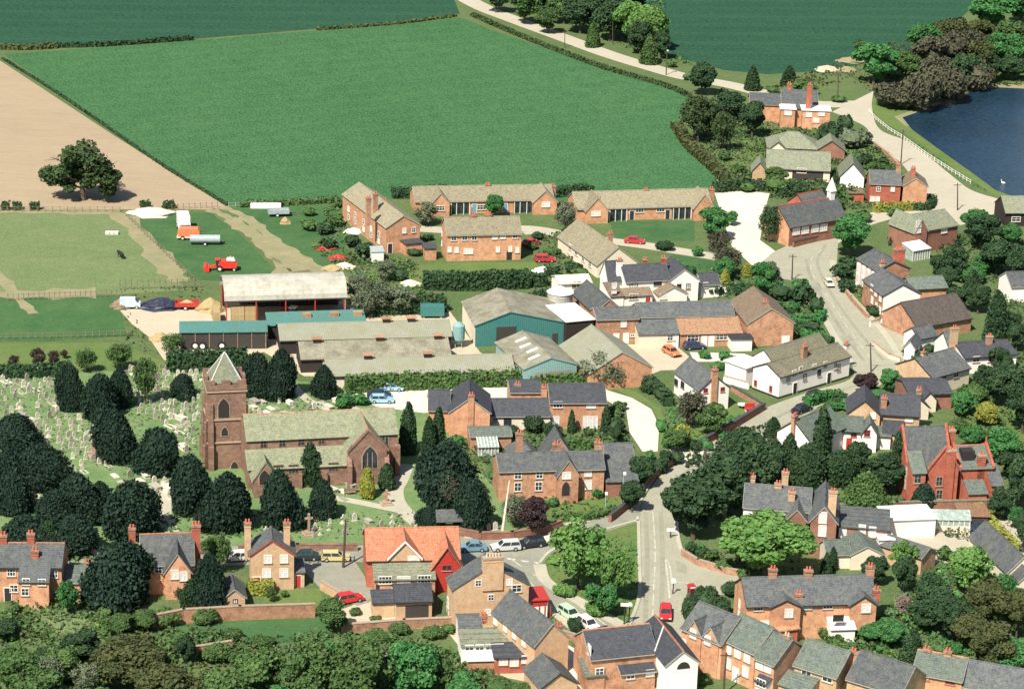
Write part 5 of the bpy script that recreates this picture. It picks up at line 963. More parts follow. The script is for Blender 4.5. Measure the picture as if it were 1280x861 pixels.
v = H.vol(e2(380,284), e2(665,276), 5.3, axis='y', R=e2(545,185), R2=e2(475,100)); H.chim(v, e2(362,52), .45, mat='brick_tan', w=.9, z0=4); 
q_ = v.x0; H.chim(v, e2(618,52), .45, mat='brick_tan', w=.9, z0=4)
H.win(v, [e2(495,305), e2(600,303)], w=1.15, h=1.25, pane='blind'); H.win(v, [e2(487,395), e2(600,394)], w=1.25, h=1.35, pane='blind'); H.door(v, [e2(422,420)], mat='tim_r'); an = H.vol(e2(665,380), e2(732,382), 2.3, d=3, kind='lean', r=.7, y0=.6, wall='brick_tan'); H.door(an, [e2(672,425)], mat='tim_r', w=.8, h=1.8)
H = House('garden_shed', 'little tan brick garden shed with one small window by the brick garden wall', 'shed', e2(208,560), e2(348,552), 2.2, wall='brick_tan', roof='slate', trim='tim_w')
v = H.vol(e2(208,560), e2(346,554), 2.2, axis='y', r=1.2, d=5); H.win(v, [e2(282,580)], w=.7, h=.7, fr='tim_d')
# ---------------------------------------------------------------- plants
def leaf(mb, c, n, s, rnd, asp=1.0):
    n = n.normalized(); a = n.orthogonal().normalized(); a = Matrix.Rotation(rnd.random() * 6.28, 3, n) @ a; b = n.cross(a)
    k = s * (0.6 + 0.8 * rnd.random()); a = a * k * 0.5; b = b * k * 0.5 * asp; lift = n * k * 0.18
    mb.v += [tuple(c - a - b), tuple(c + a * 1.1 - b * 0.7 + lift), tuple(c + a * 0.8 + b), tuple(c - a * 0.7 + b * 1.1 + lift)]
    i = len(mb.v); mb.f.append((i-4, i-3, i-2, i-1)); mb.m.append(0)
def rdir(rnd):
    z = rnd.uniform(-1, 1); t = rnd.random() * 6.283; r = math.sqrt(1 - z * z); return Vector((r * math.cos(t), r * math.sin(t), z))
def clump(mb, c, r, n, s, rnd, shell=0.7, zmin=0.0):
    c = Vector(c)
    for _ in range(n):
        d = rdir(rnd); k = shell + (1 - shell) * rnd.random() if rnd.random() < .8 else rnd.uniform(.3, shell)
        p = c + Vector((d.x * r[0], d.y * r[1], d.z * r[2])) * k
        if p.z < zmin: continue
        leaf(mb, p, d * 0.8 + rdir(rnd) * 0.75 + Vector((0, 0, .25)), s, rnd)
def core(mb, c, r, rnd, n=10):
    """an irregular inner mass of leaves that keeps the crown from being see-through"""
    m_ = n // 2 + 2; vs = []; b = len(mb.v)
    for i in range(m_ + 1):
        t = math.pi * i / m_
        for j in range(n):
            u = 2 * math.pi * j / n; k = rnd.uniform(.8, 1.1)
            vs.append((c[0] + r[0] * k * math.sin(t) * math.cos(u), c[1] + r[1] * k * math.sin(t) * math.sin(u), max(0.02, c[2] + r[2] * math.cos(t) * k)))
    mb.add(vs, [(i * n + j, (i + 1) * n + j, (i + 1) * n + (j + 1) % n, i * n + (j + 1) % n) for i in range(m_) for j in range(n)])
def crown_broad(R_, Hh, z0, nc, per, s, seed, fill=0.45, lumpy=.38, corek=.42):
    rnd = random.Random(seed); mb = MB(); cz = (z0 + Hh) / 2; rz = (Hh - z0) / 2
    if corek: core(mb, (0, 0, cz), (R_ * corek, R_ * corek, rz * corek), rnd)
    for i in range(nc):
        d = rdir(rnd); d.z = d.z * .9 + .08; k = rnd.uniform(fill, .8) if i else 0
        rr = R_ * lumpy * rnd.uniform(.75, 1.25); c = (d.x * (R_ - rr * .8) * k * 1.25, d.y * (R_ - rr * .8) * k * 1.25, cz + d.z * (rz - rr * .6) * min(1, k * 1.3))
        clump(mb, c, (rr, rr, rr * .78), per, s, rnd, .65, zmin=z0 - .6)
    return mb
def crown_yew(R_, Hh, seed, s=.5, n=4200, cone=0.0, z0=0.1, lump=.22):
    rnd = random.Random(seed); mb = MB(); lob = [(rdir(rnd), rnd.uniform(.4, 1)) for _ in range(16)]
    def rad_(t, d):     # profile: radius at relative height t
        base_ = math.sin(math.pi * min(1, (t * .72 + .28)) ** 1.0) ** .62 * (1 - cone) + cone * (1 - t) ** .8
        b = sum(max(0, d.dot(l) - .72) * w for l, w in lob)
        return base_ * (1 - lump * .5 + lump * 2.2 * b)
    n2 = 14; rows = 9; vs = []
    for i in range(rows + 1):
        t = i / rows
        for j in range(n2):
            u = 6.283 * j / n2; d = Vector((math.cos(u), math.sin(u), t * 1.4 - .5)).normalized(); r = rad_(t, d) * .86 if i < rows else 0.01
            vs.append((R_ * r * math.cos(u), R_ * r * math.sin(u), z0 + (Hh - z0) * t * .96))
    mb.add(vs, [(i * n2 + j, i * n2 + (j + 1) % n2, (i + 1) * n2 + (j + 1) % n2, (i + 1) * n2 + j) for i in range(rows) for j in range(n2)])
    for _ in range(n):
        t = rnd.random() ** (1.25 if cone else 1.0); u = rnd.random() * 6.283; d = Vector((math.cos(u), math.sin(u), t * 1.4 - .5)).normalized()
        r = rad_(t, d) * rnd.uniform(.84, 1.06); p = Vector((R_ * r * math.cos(u), R_ * r * math.sin(u), z0 + (Hh - z0) * t * rnd.uniform(.97, 1.03))) + rdir(rnd) * (.04 + .10 * math.sin(u * 5 + t * 9) ** 2) * R_
        leaf(mb, p, d + rdir(rnd) * 1.15 + Vector((0, 0, .2)), s * rnd.uniform(.6, 1.3), rnd)
    return mb
def trunk_mesh(Hh, r, limbs, reach, seed, top=.75, start=.22, wig=.06):
    rnd = random.Random(seed); mb = MB(); p = Vector((0, 0, -.1)); n = 5; pts = [p]
    for i in range(1, n + 1): p = Vector((rnd.uniform(-1, 1) * Hh * wig * i / n, rnd.uniform(-1, 1) * Hh * wig * i / n, Hh * top * i / n)); pts.append(p)
    for i in range(n): mb.tube(pts[i], pts[i+1], r * (1 - .16 * i) * (1.25 if i == 0 else 1), r * (1 - .16 * (i + 1)), 7)
    for k in range(limbs):
        t = start + (top - start) * k / limbs; i = min(n - 1, int(t / top * n)); a = pts[i] + (pts[i+1] - pts[i]) * .5; u = k * 2.4 + rnd.random()
        e = a + Vector((math.cos(u) * reach * rnd.uniform(.6, 1), math.sin(u) * reach * rnd.uniform(.6, 1), Hh * .22 * rnd.uniform(.5, 1.2))); m_ = (a + e) / 2 + Vector((0, 0, -.03 * Hh))
        mb.tube(a, m_, r * .42, r * .28, 5); mb.tube(m_, e, r * .28, r * .08, 5)
        for q in range(2):
            f = e + rdir(rnd) * reach * .35; mb.tube(m_ * .4 + e * .6, f, r * .14, r * .04, 4)
    return mb
PROTO = {}
def P_(k, R_, Hh, crown, trunk): PROTO.setdefault(k, []).append((R_, Hh, crown.mesh('crown', [LF['mid']]), trunk.mesh('trunk', [M['bark']]) if trunk else None))
for s_ in range(4): P_('broad', 5, 11, crown_broad(5, 11, 1.4, 26, 300, .46, s_ + 1, lumpy=.34), trunk_mesh(11, .34, 6, 3.2, s_))
for s_ in range(3): P_('airy', 5, 10, crown_broad(5, 10, 1.4, 30, 120, .46, s_ + 11, fill=.55, lumpy=.28, corek=0), trunk_mesh(10, .30, 9, 3.9, s_ + 5))
for s_ in range(3): P_('wispy', 4.5, 9, crown_broad(4.5, 9, .8, 26, 95, .34, s_ + 21, fill=.5, lumpy=.34, corek=0), trunk_mesh(9, .24, 14, 3.9, s_ + 9, .85, .12))
for s_ in range(4): P_('yew', 4.5, 8, crown_yew(4.5, 8, s_ + 31, .36, 6500, lump=.5), trunk_mesh(8, .4, 3, 2, s_, .5))
for s_ in range(2): P_('cone', 3, 9, crown_yew(3, 9, s_ + 41, .42, 3200, cone=.75, z0=.3, lump=.4), trunk_mesh(9, .25, 2, 1.2, s_, .5))
for s_ in range(2): P_('column', 1.2, 5, crown_yew(1.2, 5, s_ + 51, .30, 1100, cone=.25, z0=.1, lump=.1), trunk_mesh(5, .12, 1, .4, s_, .5))
for s_ in range(3): P_('clip', 2, 4.2, crown_yew(2, 4.2, s_ + 61, .34, 1500, cone=.3, z0=.45, lump=.12), trunk_mesh(4.2, .16, 2, .8, s_, .5))
for s_ in range(4): P_('bush', 1.5, 1.9, crown_broad(1.5, 1.9, .1, 9, 60, .36, s_ + 71, fill=.4, lumpy=.46, corek=.72), None)
for s_ in range(3): P_('mound', 4, 4.2, crown_broad(4, 4.2, .2, 22, 220, .38, s_ + 81, fill=.5, lumpy=.40, corek=.75), None)
rnd = random.Random(5); ok = MB()
for (x, z, r) in ((-6.2, 6.0, 2.2), (-3.8, 6.8, 2.4), (-5, 4.8, 1.5), (-1.5, 8.2, 2.6), (0.2, 11.2, 2.6), (-2.2, 10.8, 1.8), (2.4, 9.8, 2.5), (0, 7, 2.6), (3.0, 6.6, 2.6), (5.0, 5.4, 2.0), (6.0, 6.0, 1.3), (4.6, 3.2, 1.6), (1.2, 4.6, 1.8), (-1.6, 5.2, 1.6), (4.2, 8.0, 1.8), (-2.2, 3.4, 1.0), (5.2, 2.4, 1.0), (-3.4, 4.2, 1.3)):
    for k in range(2): clump(ok, (x, rnd.uniform(-3.5, 3.5) * (1 - abs(x) / 9), z), (r, r * 1.1, r * .8), 210, .5, rnd, .6, zmin=1.6)
PROTO['oak'] = [(7.3, 13, ok.mesh('crown', [LF['oak']]), trunk_mesh(13, .6, 11, 5.5, 3, .72, .16).mesh('trunk', [M['bark']]))]
LM = [((280,540),'church tower'),((420,545),'church nave'),((515,690),'orange-roofed church hall'),((640,735),'big tan townhouse'),((500,755),'cream garage'),((655,785),'slate terrace'),
 ((800,830),'white-gabled chapel'),((925,810),'stepped brick terrace'),((1010,755),'twin-gabled brick row'),((1060,840),'lowest slate roofs'),((1210,840),'bottom right cottage'),((975,640),'five-chimney house'),
 ((1190,600),'red brick mansion'),((1030,540),'white bend cottages'),((1110,520),'tall-chimneyed brick house'),((1180,460),'cream cottage'),((1190,400),'brown-roofed hall'),((1125,380),'blank white gable'),
 ((1105,335),'striped terrace'),((1160,290),'conservatory house'),((1010,280),'village school'),((1120,230),'pond cottages'),((1010,210),'long green-roofed bungalow'),((990,170),'hipped bungalow'),((990,130),'far brick villas'),
 ((1200,180),'pond'),((1120,165),'pond railing'),((810,345),'white inn'),((880,400),'courtyard barn'),((970,410),'big barn gable'),((1000,460),'long white cottages'),((875,480),'courtyard cottage'),
 ((650,400),'teal farm shed'),((670,450),'blue farm shed'),((700,380),'grain silo'),((745,430),'grey-roofed barn'),((490,420),'livestock sheds'),((345,370),'curved hay barn'),((265,420),'teal-roofed open shed'),
 ((475,270),'leftmost terrace'),((605,250),'left bungalow row'),((800,255),'right bungalow row'),((600,300),'brick pair'),((730,310),'broad tan roof'),((925,270),'white gravel car park'),
 ((595,520),'plain modern gable'),((720,510),'patio-door house'),((720,580),'old vicarage'),((790,520),'gravel drive'),((628,640),'flagpole'),((740,710),'village green'),((820,700),'main road junction'),
 ((35,710),'far left terrace'),((220,690),'tall-chimney house'),((340,700),'square tan house'),((290,745),'garden shed'),((110,700),'brick outhouse'),((60,500),'churchyard headstone rows'),((170,480),'upper churchyard'),((120,560),'granite obelisk'),
 ((100,220),'ploughed field'),((70,310),'pale paddock'),((70,400),'lower grass plot'),((270,300),'farm machinery'),((370,300),'dirt track'),((450,130),'big green field'),((690,45),'tree-lined country road'),((850,90),'crop field corner'),
 ((1055,110),'far road junction'),((250,790),'kitchen garden'),((60,780),'lower left lawn'),((480,660),'churchyard path'),((930,500),'stone wall'),((1040,370),'main street bend'),((1170,655),'yard building'),((1230,690),'pale workshop'),((1265,385),'small white outbuilding'),((1230,820),'lower right corner'),((150,840),'bottom left corner'),((400,845),'bottom edge')]
PLANTS = []
def auto_labels():
    ordn = ['first','second','third','fourth','fifth','sixth','seventh','eighth','ninth','tenth','eleventh','twelfth','thirteenth','fourteenth','fifteenth']
    def rel(p, lm):
        dx, dy = p[0] - lm[0], p[1] - lm[1]
        if abs(dx) > abs(dy) * 1.2: return 'left of' if dx < 0 else 'right of'
        return 'behind' if dy < 0 else 'in front of'
    L = {}
    for o, p, ph in PLANTS:
        near = sorted(LM, key=lambda l: (l[0][0] - p[0]) ** 2 + 2.2 * (l[0][1] - p[1]) ** 2)
        L.setdefault(f'{ph} {rel(p, near[0][0])} the {near[0][1]}', []).append((o, p, ph, near))
    used = set()
    for k, it in L.items():
        if len(it) == 1: it[0][0]['label'] = k; used.add(k); continue
        sub = {}
        for o, p, ph, near in it: sub.setdefault(f'{k}, towards the {near[1][1]}', []).append((o, p))
        for k2, jt in sub.items():
            if len(jt) == 1: jt[0][0]['label'] = k2; continue
            jt.sort(key=lambda q: q[1][0])
            for i, (o, p) in enumerate(jt):
                s = ordn[i] if i < 15 else 'far right'; o['label'] = f'{s} from left, ' + (k if len(sub) == 1 else k2)
def pxs(p): return FPX / (CM.transposed() @ (G(p) - CAMP)).length
tcount = [0]
def plant(kind, leafk, bx, by, top, wpx, phrase, name='tree', cat='tree', group=None):
    tcount[0] += 1; rnd = random.Random(int(bx * 13 + by * 7)); pr = PROTO[kind]; R0, H0, cm, tm = pr[rnd.randrange(len(pr))]
    if kind == 'yew': wpx *= .92
    b = G((bx, by)); s = pxs((bx, by)); Rr_ = wpx / s / 2
    d = ray((bx, top)); t = (b.y) / d.y; zt = CAM_H + d.z * t
    pit = math.atan2(CAM_H, b.y); Hh = max(0.5, zt - Rr_ * .5 * math.tan(pit)) if kind not in ('bush',) else max(.5, (by - top) / s * .9)
    Hh = max(Hh, Rr_ * (.55 if kind in ('bush', 'mound') else .9)); sc = (Rr_ / R0, Rr_ / R0 * rnd.uniform(.9, 1.1), Hh / H0); rz = rnd.random() * 6.28 if kind != 'oak' else 0
    if tm:
        root = empty(name, b, rz); root.scale = sc
        o = place('trunk', tm, root); c = place('crown', cm, root); c.material_slots[0].link = 'OBJECT'; c.material_slots[0].material = LF[leafk]
    else:
        root = place(name, cm, None, b, rz); root.scale = sc; root.material_slots[0].link = 'OBJECT'; root.material_slots[0].material = LF[leafk]
    tag(root, None, cat, group); PLANTS.append((root, (bx, by), phrase)); return root
CH = 'dark yews in the churchyard'
def many(kind, leafk, phrase, lst, name='tree', cat='tree', group=None):
    for a in lst: plant(kind, leafk, *a, phrase, name, cat, group)
plant('oak', 'oak', 104, 250, 174, 96, 'spreading lone oak', 'oak_tree', 'tree')
# far road and top right
many('broad', 'mid', 'round green roadside tree', [(685,42,8,36),(655,30,-20,50),(705,30,-12,46)])
many('cone', 'mid', 'small roadside tree', [(741,59,28,19),(811,80,44,24)])
many('broad', 'bright', 'large bright leafy tree', [(770,48,-8,66),(805,62,0,60),(740,28,-20,52),(822,62,25,38)])
many('broad', 'bright', 'bright roadside tree', [(812,64,6,54),(786,58,-4,46)])
many('broad', 'dark', 'tall shady tree', [(725,42,-10,52),(762,52,-14,54),(800,68,22,40),(826,74,36,26),(620,16,-25,40),(675,16,-30,50),(790,30,-40,60)])  # dark foliage paints the shadowed inside of this tree mass
many('broad', 'dark', 'dark bushy tree', [(877,119,73,42),(915,150,112,50),(940,172,122,40),(890,168,125,36)])
many('cone', 'dark', 'dark pointed conifer', [(940,113,82,20),(986,106,82,20)], 'conifer')
many('wispy', 'oak', 'reddish-brown tree', [(872,178,112,54),(903,190,135,38)])
many('broad', 'green', 'fresh green tree', [(1092,106,48,60),(1110,96,60,40),(1152,82,24,46),(1240,36,-14,70),(1275,30,-20,60)])
many('broad', 'olive', 'tawny olive tree', [(1196,80,18,52),(1222,66,20,44),(1178,66,20,40)])
many('broad', 'green', 'yellow-green tree', [(1250,88,34,52),(1272,92,40,40)])
many('broad', 'brown', 'brown budding tree', [(1165,102,38,60),(1200,98,30,60)])
many('broad', 'olive', 'tawny olive tree', [(1215,102,40,60)])
many('broad', 'mid', 'green garden tree', [(1262,70,20,56),(1135,100,60,44)])
many('mound', 'brown', 'brown budding thicket', [(1120,134,98,62),(1150,138,86,60),(1185,128,82,60),(1215,112,72,56),(1172,110,70,60)], 'thicket', 'bush')
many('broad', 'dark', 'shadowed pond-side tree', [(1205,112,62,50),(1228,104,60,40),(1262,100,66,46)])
many('bush', 'mid', 'low roadside bush', [(1048,128,118,22),(1000,112,98,30),(1012,118,104,26),(965,116,106,20),(838,84,74,16),(860,100,88,18),(1078,60,50,22)], 'bush', 'bush')
# round the bungalows and the school
many('broad', 'green', 'dense dark green tree', [(1063,322,262,56)])
many('wispy', 'dark', 'ivy-dark tree', [(960,303,252,34)])
many('bush', 'grey', 'grey-leaved shrub', [(1062,186,156,40),(1078,180,160,26)], 'shrub', 'bush')
many('bush', 'dark', 'dark garden shrub', [(1036,184,148,40),(1056,168,140,26),(1082,206,190,24),(1100,214,195,26),(1070,208,196,22),(1012,218,205,20),(1048,230,214,22)], 'shrub', 'bush')
many('bush', 'mid', 'green garden shrub', [(968,240,218,34),(988,238,222,30),(948,222,206,26),(1092,240,222,36),(1120,270,256,26),(1080,278,262,26),(905,200,188,20),(925,215,203,18),(1060,250,234,30),(935,240,226,24),(1046,262,246,30)], 'shrub', 'bush')
many('broad', 'mid', 'round garden tree', [(970,232,206,34),(1095,226,200,32)])
many('broad', 'green', 'round green tree', [(890,300,254,46),(915,282,262,20)])
many('wispy', 'brown', 'brownish bare tree', [(898,326,284,34),(910,345,305,40)])
many('broad', 'green', 'fresh green tree', [(905,352,318,32),(952,372,322,38)])
many('broad', 'grey', 'pale grey-green tree', [(960,352,324,32)])
many('column', 'yellow', 'golden conifer', [(906,356,336,12),(933,345,328,14)], 'golden_conifer')
many('bush', 'dark', 'dark garden shrub', [(930,372,352,36),(975,376,350,34),(890,368,350,28),(1003,380,350,34),(1020,392,368,26),(985,398,382,34),(1010,416,400,44),(1028,438,415,30),(950,392,378,30)], 'shrub', 'bush')
many('bush', 'green', 'bright garden shrub', [(1005,425,408,20),(1022,432,412,32),(990,390,376,24),(1010,440,424,24),(968,388,374,22),(1000,366,346,30)], 'shrub', 'bush')
# around the field-edge houses
many('wispy', 'grey', 'greyish twiggy tree', [(533,282,250,38),(706,292,248,32)])
many('broad', 'green', 'small fresh green tree', [(618,272,240,25)])
many('wispy', 'grey', 'pale green shrubby tree', [(448,378,338,46),(470,392,345,52),(500,392,352,46),(452,398,362,40),(482,352,322,30)])
many('bush', 'dark', 'dark garden shrub', [(455,320,300,30),(440,308,292,26),(500,352,330,22),(470,322,306,24),(412,310,296,26),(405,292,278,28),(518,320,308,22),(536,300,290,16),(690,345,332,26),(672,300,288,18),(715,340,326,30)], 'shrub', 'bush')
many('bush', 'mid', 'green garden shrub', [(385,288,272,26),(420,282,266,24),(395,310,300,20),(520,372,356,30),(545,380,364,28),(700,300,288,20),(690,318,308,22),(665,312,302,16),(740,388,375,28),(725,345,333,26),(628,390,378,22),(650,385,373,22),(385,270,258,20),(422,260,250,16)], 'shrub', 'bush')
many('mound', 'dark', 'dark rounded bush', [(675,386,358,30),(830,312,300,26)], 'bush', 'bush')
many('bush', 'green', 'bright garden shrub', [(870,320,306,18),(845,336,324,22),(862,345,330,24),(765,382,370,14),(842,372,358,20)], 'shrub', 'bush')
# west side trees by the plots and behind the churchyard
many('wispy', 'purple', 'copper-leaved young tree', [(18,462,442,18),(48,460,432,22),(68,458,436,18),(80,448,436,12)], 'copper_tree')
many('wispy', 'mid', 'loose green tree', [(108,465,432,32),(150,462,425,40),(218,446,412,38),(182,505,440,36)])
many('yew', 'yew', 'dark dense yew', [(88,512,455,38),(125,522,466,46),(150,508,460,34),(228,496,466,32),(143,574,510,56),(198,590,532,60),(22,560,515,58),(50,606,552,62),(10,610,560,50),(98,650,590,56),(70,660,610,56),(165,668,597,76),(238,638,567,60),(285,660,588,70),(348,658,586,52),(403,646,598,38),(125,640,600,40),(322,495,440,44),(352,496,436,42),(405,496,456,32),(558,626,548,80),(536,602,560,46),(588,664,598,42),(536,660,632,36),(18,640,588,50),(30,690,640,66),(95,690,640,60),(60,720,672,30)], 'yew_tree', 'tree', CH)
many('clip', 'dark', 'clipped dark conifer', [(388,606,553,28),(483,611,578,21)], 'conifer')
many('clip', 'yellow', 'clipped golden conifer', [(459,622,583,19)], 'golden_conifer')
many('cone', 'dark', 'tall dark conifer', [(510,566,502,26),(536,566,520,20),(548,560,508,22)], 'conifer')
many('wispy', 'brown', 'wispy brown tree', [(560,640,590,34)])
many('broad', 'purple', 'dark purple-brown tree', [(668,668,616,46)])
many('wispy', 'grey', 'pale wispy tree', [(642,658,612,44),(605,652,620,30),(545,512,484,26)])
many('bush', 'green', 'bright garden shrub', [(570,560,540,22),(560,580,566,18),(615,598,588,14),(690,632,618,18),(730,604,590,20),(745,622,606,18),(605,540,524,22),(430,510,488,26),(450,506,490,22)], 'shrub', 'bush')
many('mound', 'dark', 'dark rounded bush', [(668,540,516,32),(690,548,526,28),(640,545,530,22),(770,545,520,22)], 'bush', 'bush')
many('column', 'dark', 'slim dark cypress', [(714,541,512,10),(757,541,506,14)], 'cypress')
many('bush', 'mid', 'low garden shrub', [(735,545,532,14),(700,598,588,18),(660,605,594,18),(740,560,550,20),(775,512,500,22),(785,600,584,20),(760,604,592,16),(720,556,545,24),(675,560,550,24)], 'shrub', 'bush')
many('broad', 'dark', 'dark roadside tree', [(800,610,565,40),(790,640,596,36),(770,560,528,18),(832,585,560,20)])
# drive and wall
many('wispy', 'grey', 'pale willow', [(752,482,434,62),(768,484,448,34)], 'willow')
many('wispy', 'brown', 'brown wispy tree', [(865,535,482,50)])
many('broad', 'mid', 'green garden tree', [(892,544,500,46),(845,565,532,34)])
many('bush', 'yellow', 'golden shrub', [(852,556,520,28)], 'golden_shrub', 'bush')
many('bush', 'dark', 'dark garden shrub', [(812,490,474,28),(828,500,484,28),(825,590,566,26),(870,562,548,24),(845,580,562,22),(800,470,458,26)], 'shrub', 'bush')
many('bush', 'green', 'bright garden shrub', [(880,562,546,26),(905,550,538,22),(826,540,520,20),(800,590,572,18),(915,530,518,16),(880,448,436,18),(905,450,438,20),(895,462,450,22),(915,452,442,14),(835,560,540,18),(812,575,560,16)], 'shrub', 'bush')
# the dark group by the bend
many('broad', 'dark', 'big dark spreading tree', [(866,674,584,92),(905,652,555,80),(945,628,535,78)])
many('yew', 'dark', 'dark evergreen mass', [(925,592,532,60),(1010,606,552,56),(1050,604,560,48),(965,600,548,46)], 'evergreen_tree')
many('cone', 'dark', 'dark pointed conifer', [(986,582,540,27),(966,545,520,22)], 'conifer')
many('column', 'dark', 'tall narrow conifer', [(1026,578,508,24)], 'conifer')
many('yew', 'mid', 'rounded green tree', [(1080,642,588,56)])
many('broad', 'dark', 'dark garden tree', [(1108,618,560,50),(1125,612,530,36),(1072,600,548,44),(1140,570,530,28)])
many('clip', 'yew', 'dark domed yew', [(1154,636,602,30)], 'yew_tree')
many('broad', 'purple', 'purple-leaved tree', [(1083,492,463,34)])
many('broad', 'green', 'fresh green tree', [(1112,490,458,30)])
many('bush', 'green', 'bright garden shrub', [(1098,496,484,30),(1060,512,498,34),(1040,512,500,20),(1110,640,628,16),(1142,652,640,22),(875,690,676,18),(1155,480,470,20),(1130,478,468,14)], 'shrub', 'bush')
many('bush', 'dark', 'dark garden shrub', [(1050,505,490,24),(1150,450,436,26),(1135,446,434,20),(1160,440,428,18),(1052,348,326,28),(1060,366,344,26),(1085,376,362,24),(1060,335,318,26),(1092,394,380,22),(862,694,672,20),(878,700,680,20)], 'shrub', 'bush')
# right edge
many('cone', 'dark', 'very tall dark cypress', [(1243,424,362,34)], 'conifer')
many('cone', 'dark', 'dark pointed conifer', [(1214,374,336,26)], 'conifer')
many('broad', 'dark', 'dark bushy tree', [(1192,350,304,46),(1225,312,262,46),(1245,345,295,50),(1272,350,300,40),(1182,364,330,30),(1262,420,385,30),(1196,388,356,36),(1222,392,352,34),(1178,366,338,28),(1170,345,316,24),(1270,440,400,30),(1248,470,430,34)])
many('broad', 'green', 'fresh green tree', [(1218,296,258,40),(1262,308,276,34),(1232,340,318,40)])
many('mound', 'green', 'flat-topped light green bush', [(1212,352,330,46)], 'bush', 'bush')
many('broad', 'dark', 'dark tree', [(1255,508,446,56),(1278,540,470,50),(1232,495,450,40),(1275,640,560,50),(1262,600,560,40),(1250,650,606,36),(1278,690,630,30)])
many('broad', 'yellow', 'golden-leaved tree', [(1230,534,498,40)], 'golden_tree')
many('broad', 'green', 'fresh green tree', [(1200,520,485,38),(1252,580,530,46),(1215,560,528,34),(1270,660,630,26)])
many('mound', 'mid', 'green rounded bush', [(1215,500,476,40),(1262,565,545,34),(1248,548,530,40),(1195,540,520,30)], 'bush', 'bush')
# lime trees and lower right
many('broad', 'bright', 'big lime green tree', [(957,722,630,124)])
many('broad', 'bright', 'vivid green tree', [(1206,742,673,64)])
many('airy', 'bright', 'sunlit green tree', [(722,738,640,84),(768,752,672,50),(1128,715,672,40)])
many('airy', 'green', 'deeper green tree', [(752,770,716,46)])  # darker green leaves than the bright trees beside it
many('mound', 'bright', 'low bright bush', [(706,744,728,34),(745,768,750,34)], 'bush', 'bush')
many('broad', 'dark', 'dark garden tree', [(1128,742,690,38),(1095,732,690,30),(1160,760,710,40),(1085,728,696,30),(1168,790,722,56),(1190,805,740,50),(1150,790,745,40)])
many('broad', 'olive', 'olive-green tree', [(1232,795,716,64),(1238,845,768,70),(1210,815,760,50),(1270,800,730,40)])
many('wispy', 'pink', 'pinkish blossoming tree', [(1128,770,738,28)])
many('broad', 'green', 'fresh green tree', [(1112,806,768,48),(1268,850,790,50),(1255,770,712,40),(1088,802,776,38),(1190,835,800,40)])
many('cone', 'dark', 'dark pointed conifer', [(1138,835,784,32),(1040,712,682,14),(1032,722,690,16)], 'conifer')
many('bush', 'yellow', 'golden shrub', [(1085,775,750,26)], 'golden_shrub', 'bush')
many('mound', 'dark', 'dark clipped bush', [(862,776,742,28),(884,764,728,36),(912,744,724,30),(900,768,744,30)], 'bush', 'bush')
many('bush', 'mid', 'green garden shrub', [(1032,798,780,20),(1045,812,790,28),(1060,815,800,24),(1100,832,815,34),(1120,850,830,30),(1150,850,832,34),(885,700,684,26),(905,712,694,26),(930,722,708,20),(1180,700,680,24),(1102,680,664,30),(880,855,838,24)], 'shrub', 'bush')
many('mound', 'dark', 'dark clipped bush', [(718,790,770,22)], 'bush', 'bush')
# foreground left
many('yew', 'yew', 'huge dark foreground yew', [(152,752,672,84),(262,762,692,44)], 'yew_tree')
many('yew', 'dark', 'dark foreground evergreen', [(240,760,722,30),(58,692,650,40),(225,745,722,30)], 'evergreen_tree')
many('airy', 'green', 'small green apple tree', [(85,768,722,30)], 'apple_tree')
many('wispy', 'mid', 'loose green tree', [(275,716,660,34),(262,700,668,30),(338,752,730,18)])
many('broad', 'mid', 'green garden tree', [(418,790,742,46),(408,775,748,30)])
many('broad', 'mid', 'bushy green tree', [(22,872,800,66),(78,862,800,60),(45,905,830,80),(118,905,850,60),(150,800,762,46),(180,790,758,44)])
many('broad', 'dark', 'dark bushy tree', [(100,828,782,56),(8,800,770,36),(60,845,800,46),(232,830,790,30),(5,850,810,40)])
many('broad', 'olive', 'russet-olive tree', [(168,862,782,96),(212,900,822,80),(140,862,800,60)])
many('broad', 'mid', 'broad green tree', [(325,885,800,80),(385,890,786,84),(450,900,790,90),(290,915,830,70),(490,930,850,90),(545,880,808,56)])
many('broad', 'green', 'fresh green tree', [(420,860,796,56),(510,885,786,80),(350,925,850,80),(575,905,830,60)])
many('wispy', 'grey', 'pale grey-green tree', [(475,865,800,50),(360,862,798,44),(60,872,812,50),(110,872,822,46)])
many('mound', 'mid', 'green garden bush', [(205,780,758,44),(255,778,756,36),(290,800,782,30),(330,806,790,34),(270,825,800,44),(500,792,776,30),(540,796,780,34),(470,800,784,40),(560,850,830,30),(300,835,812,34),(620,860,844,40),(650,868,850,36)], 'bush', 'bush')
many('bush', 'mid', 'green garden shrub', [(310,736,724,16),(470,778,768,18),(590,778,764,12),(560,790,778,22),(15,765,752,20),(45,755,744,18),(110,760,748,22),(130,770,757,24),(355,745,736,14),(445,768,758,18),(672,820,806,14),(690,818,808,14)], 'shrub', 'bush')
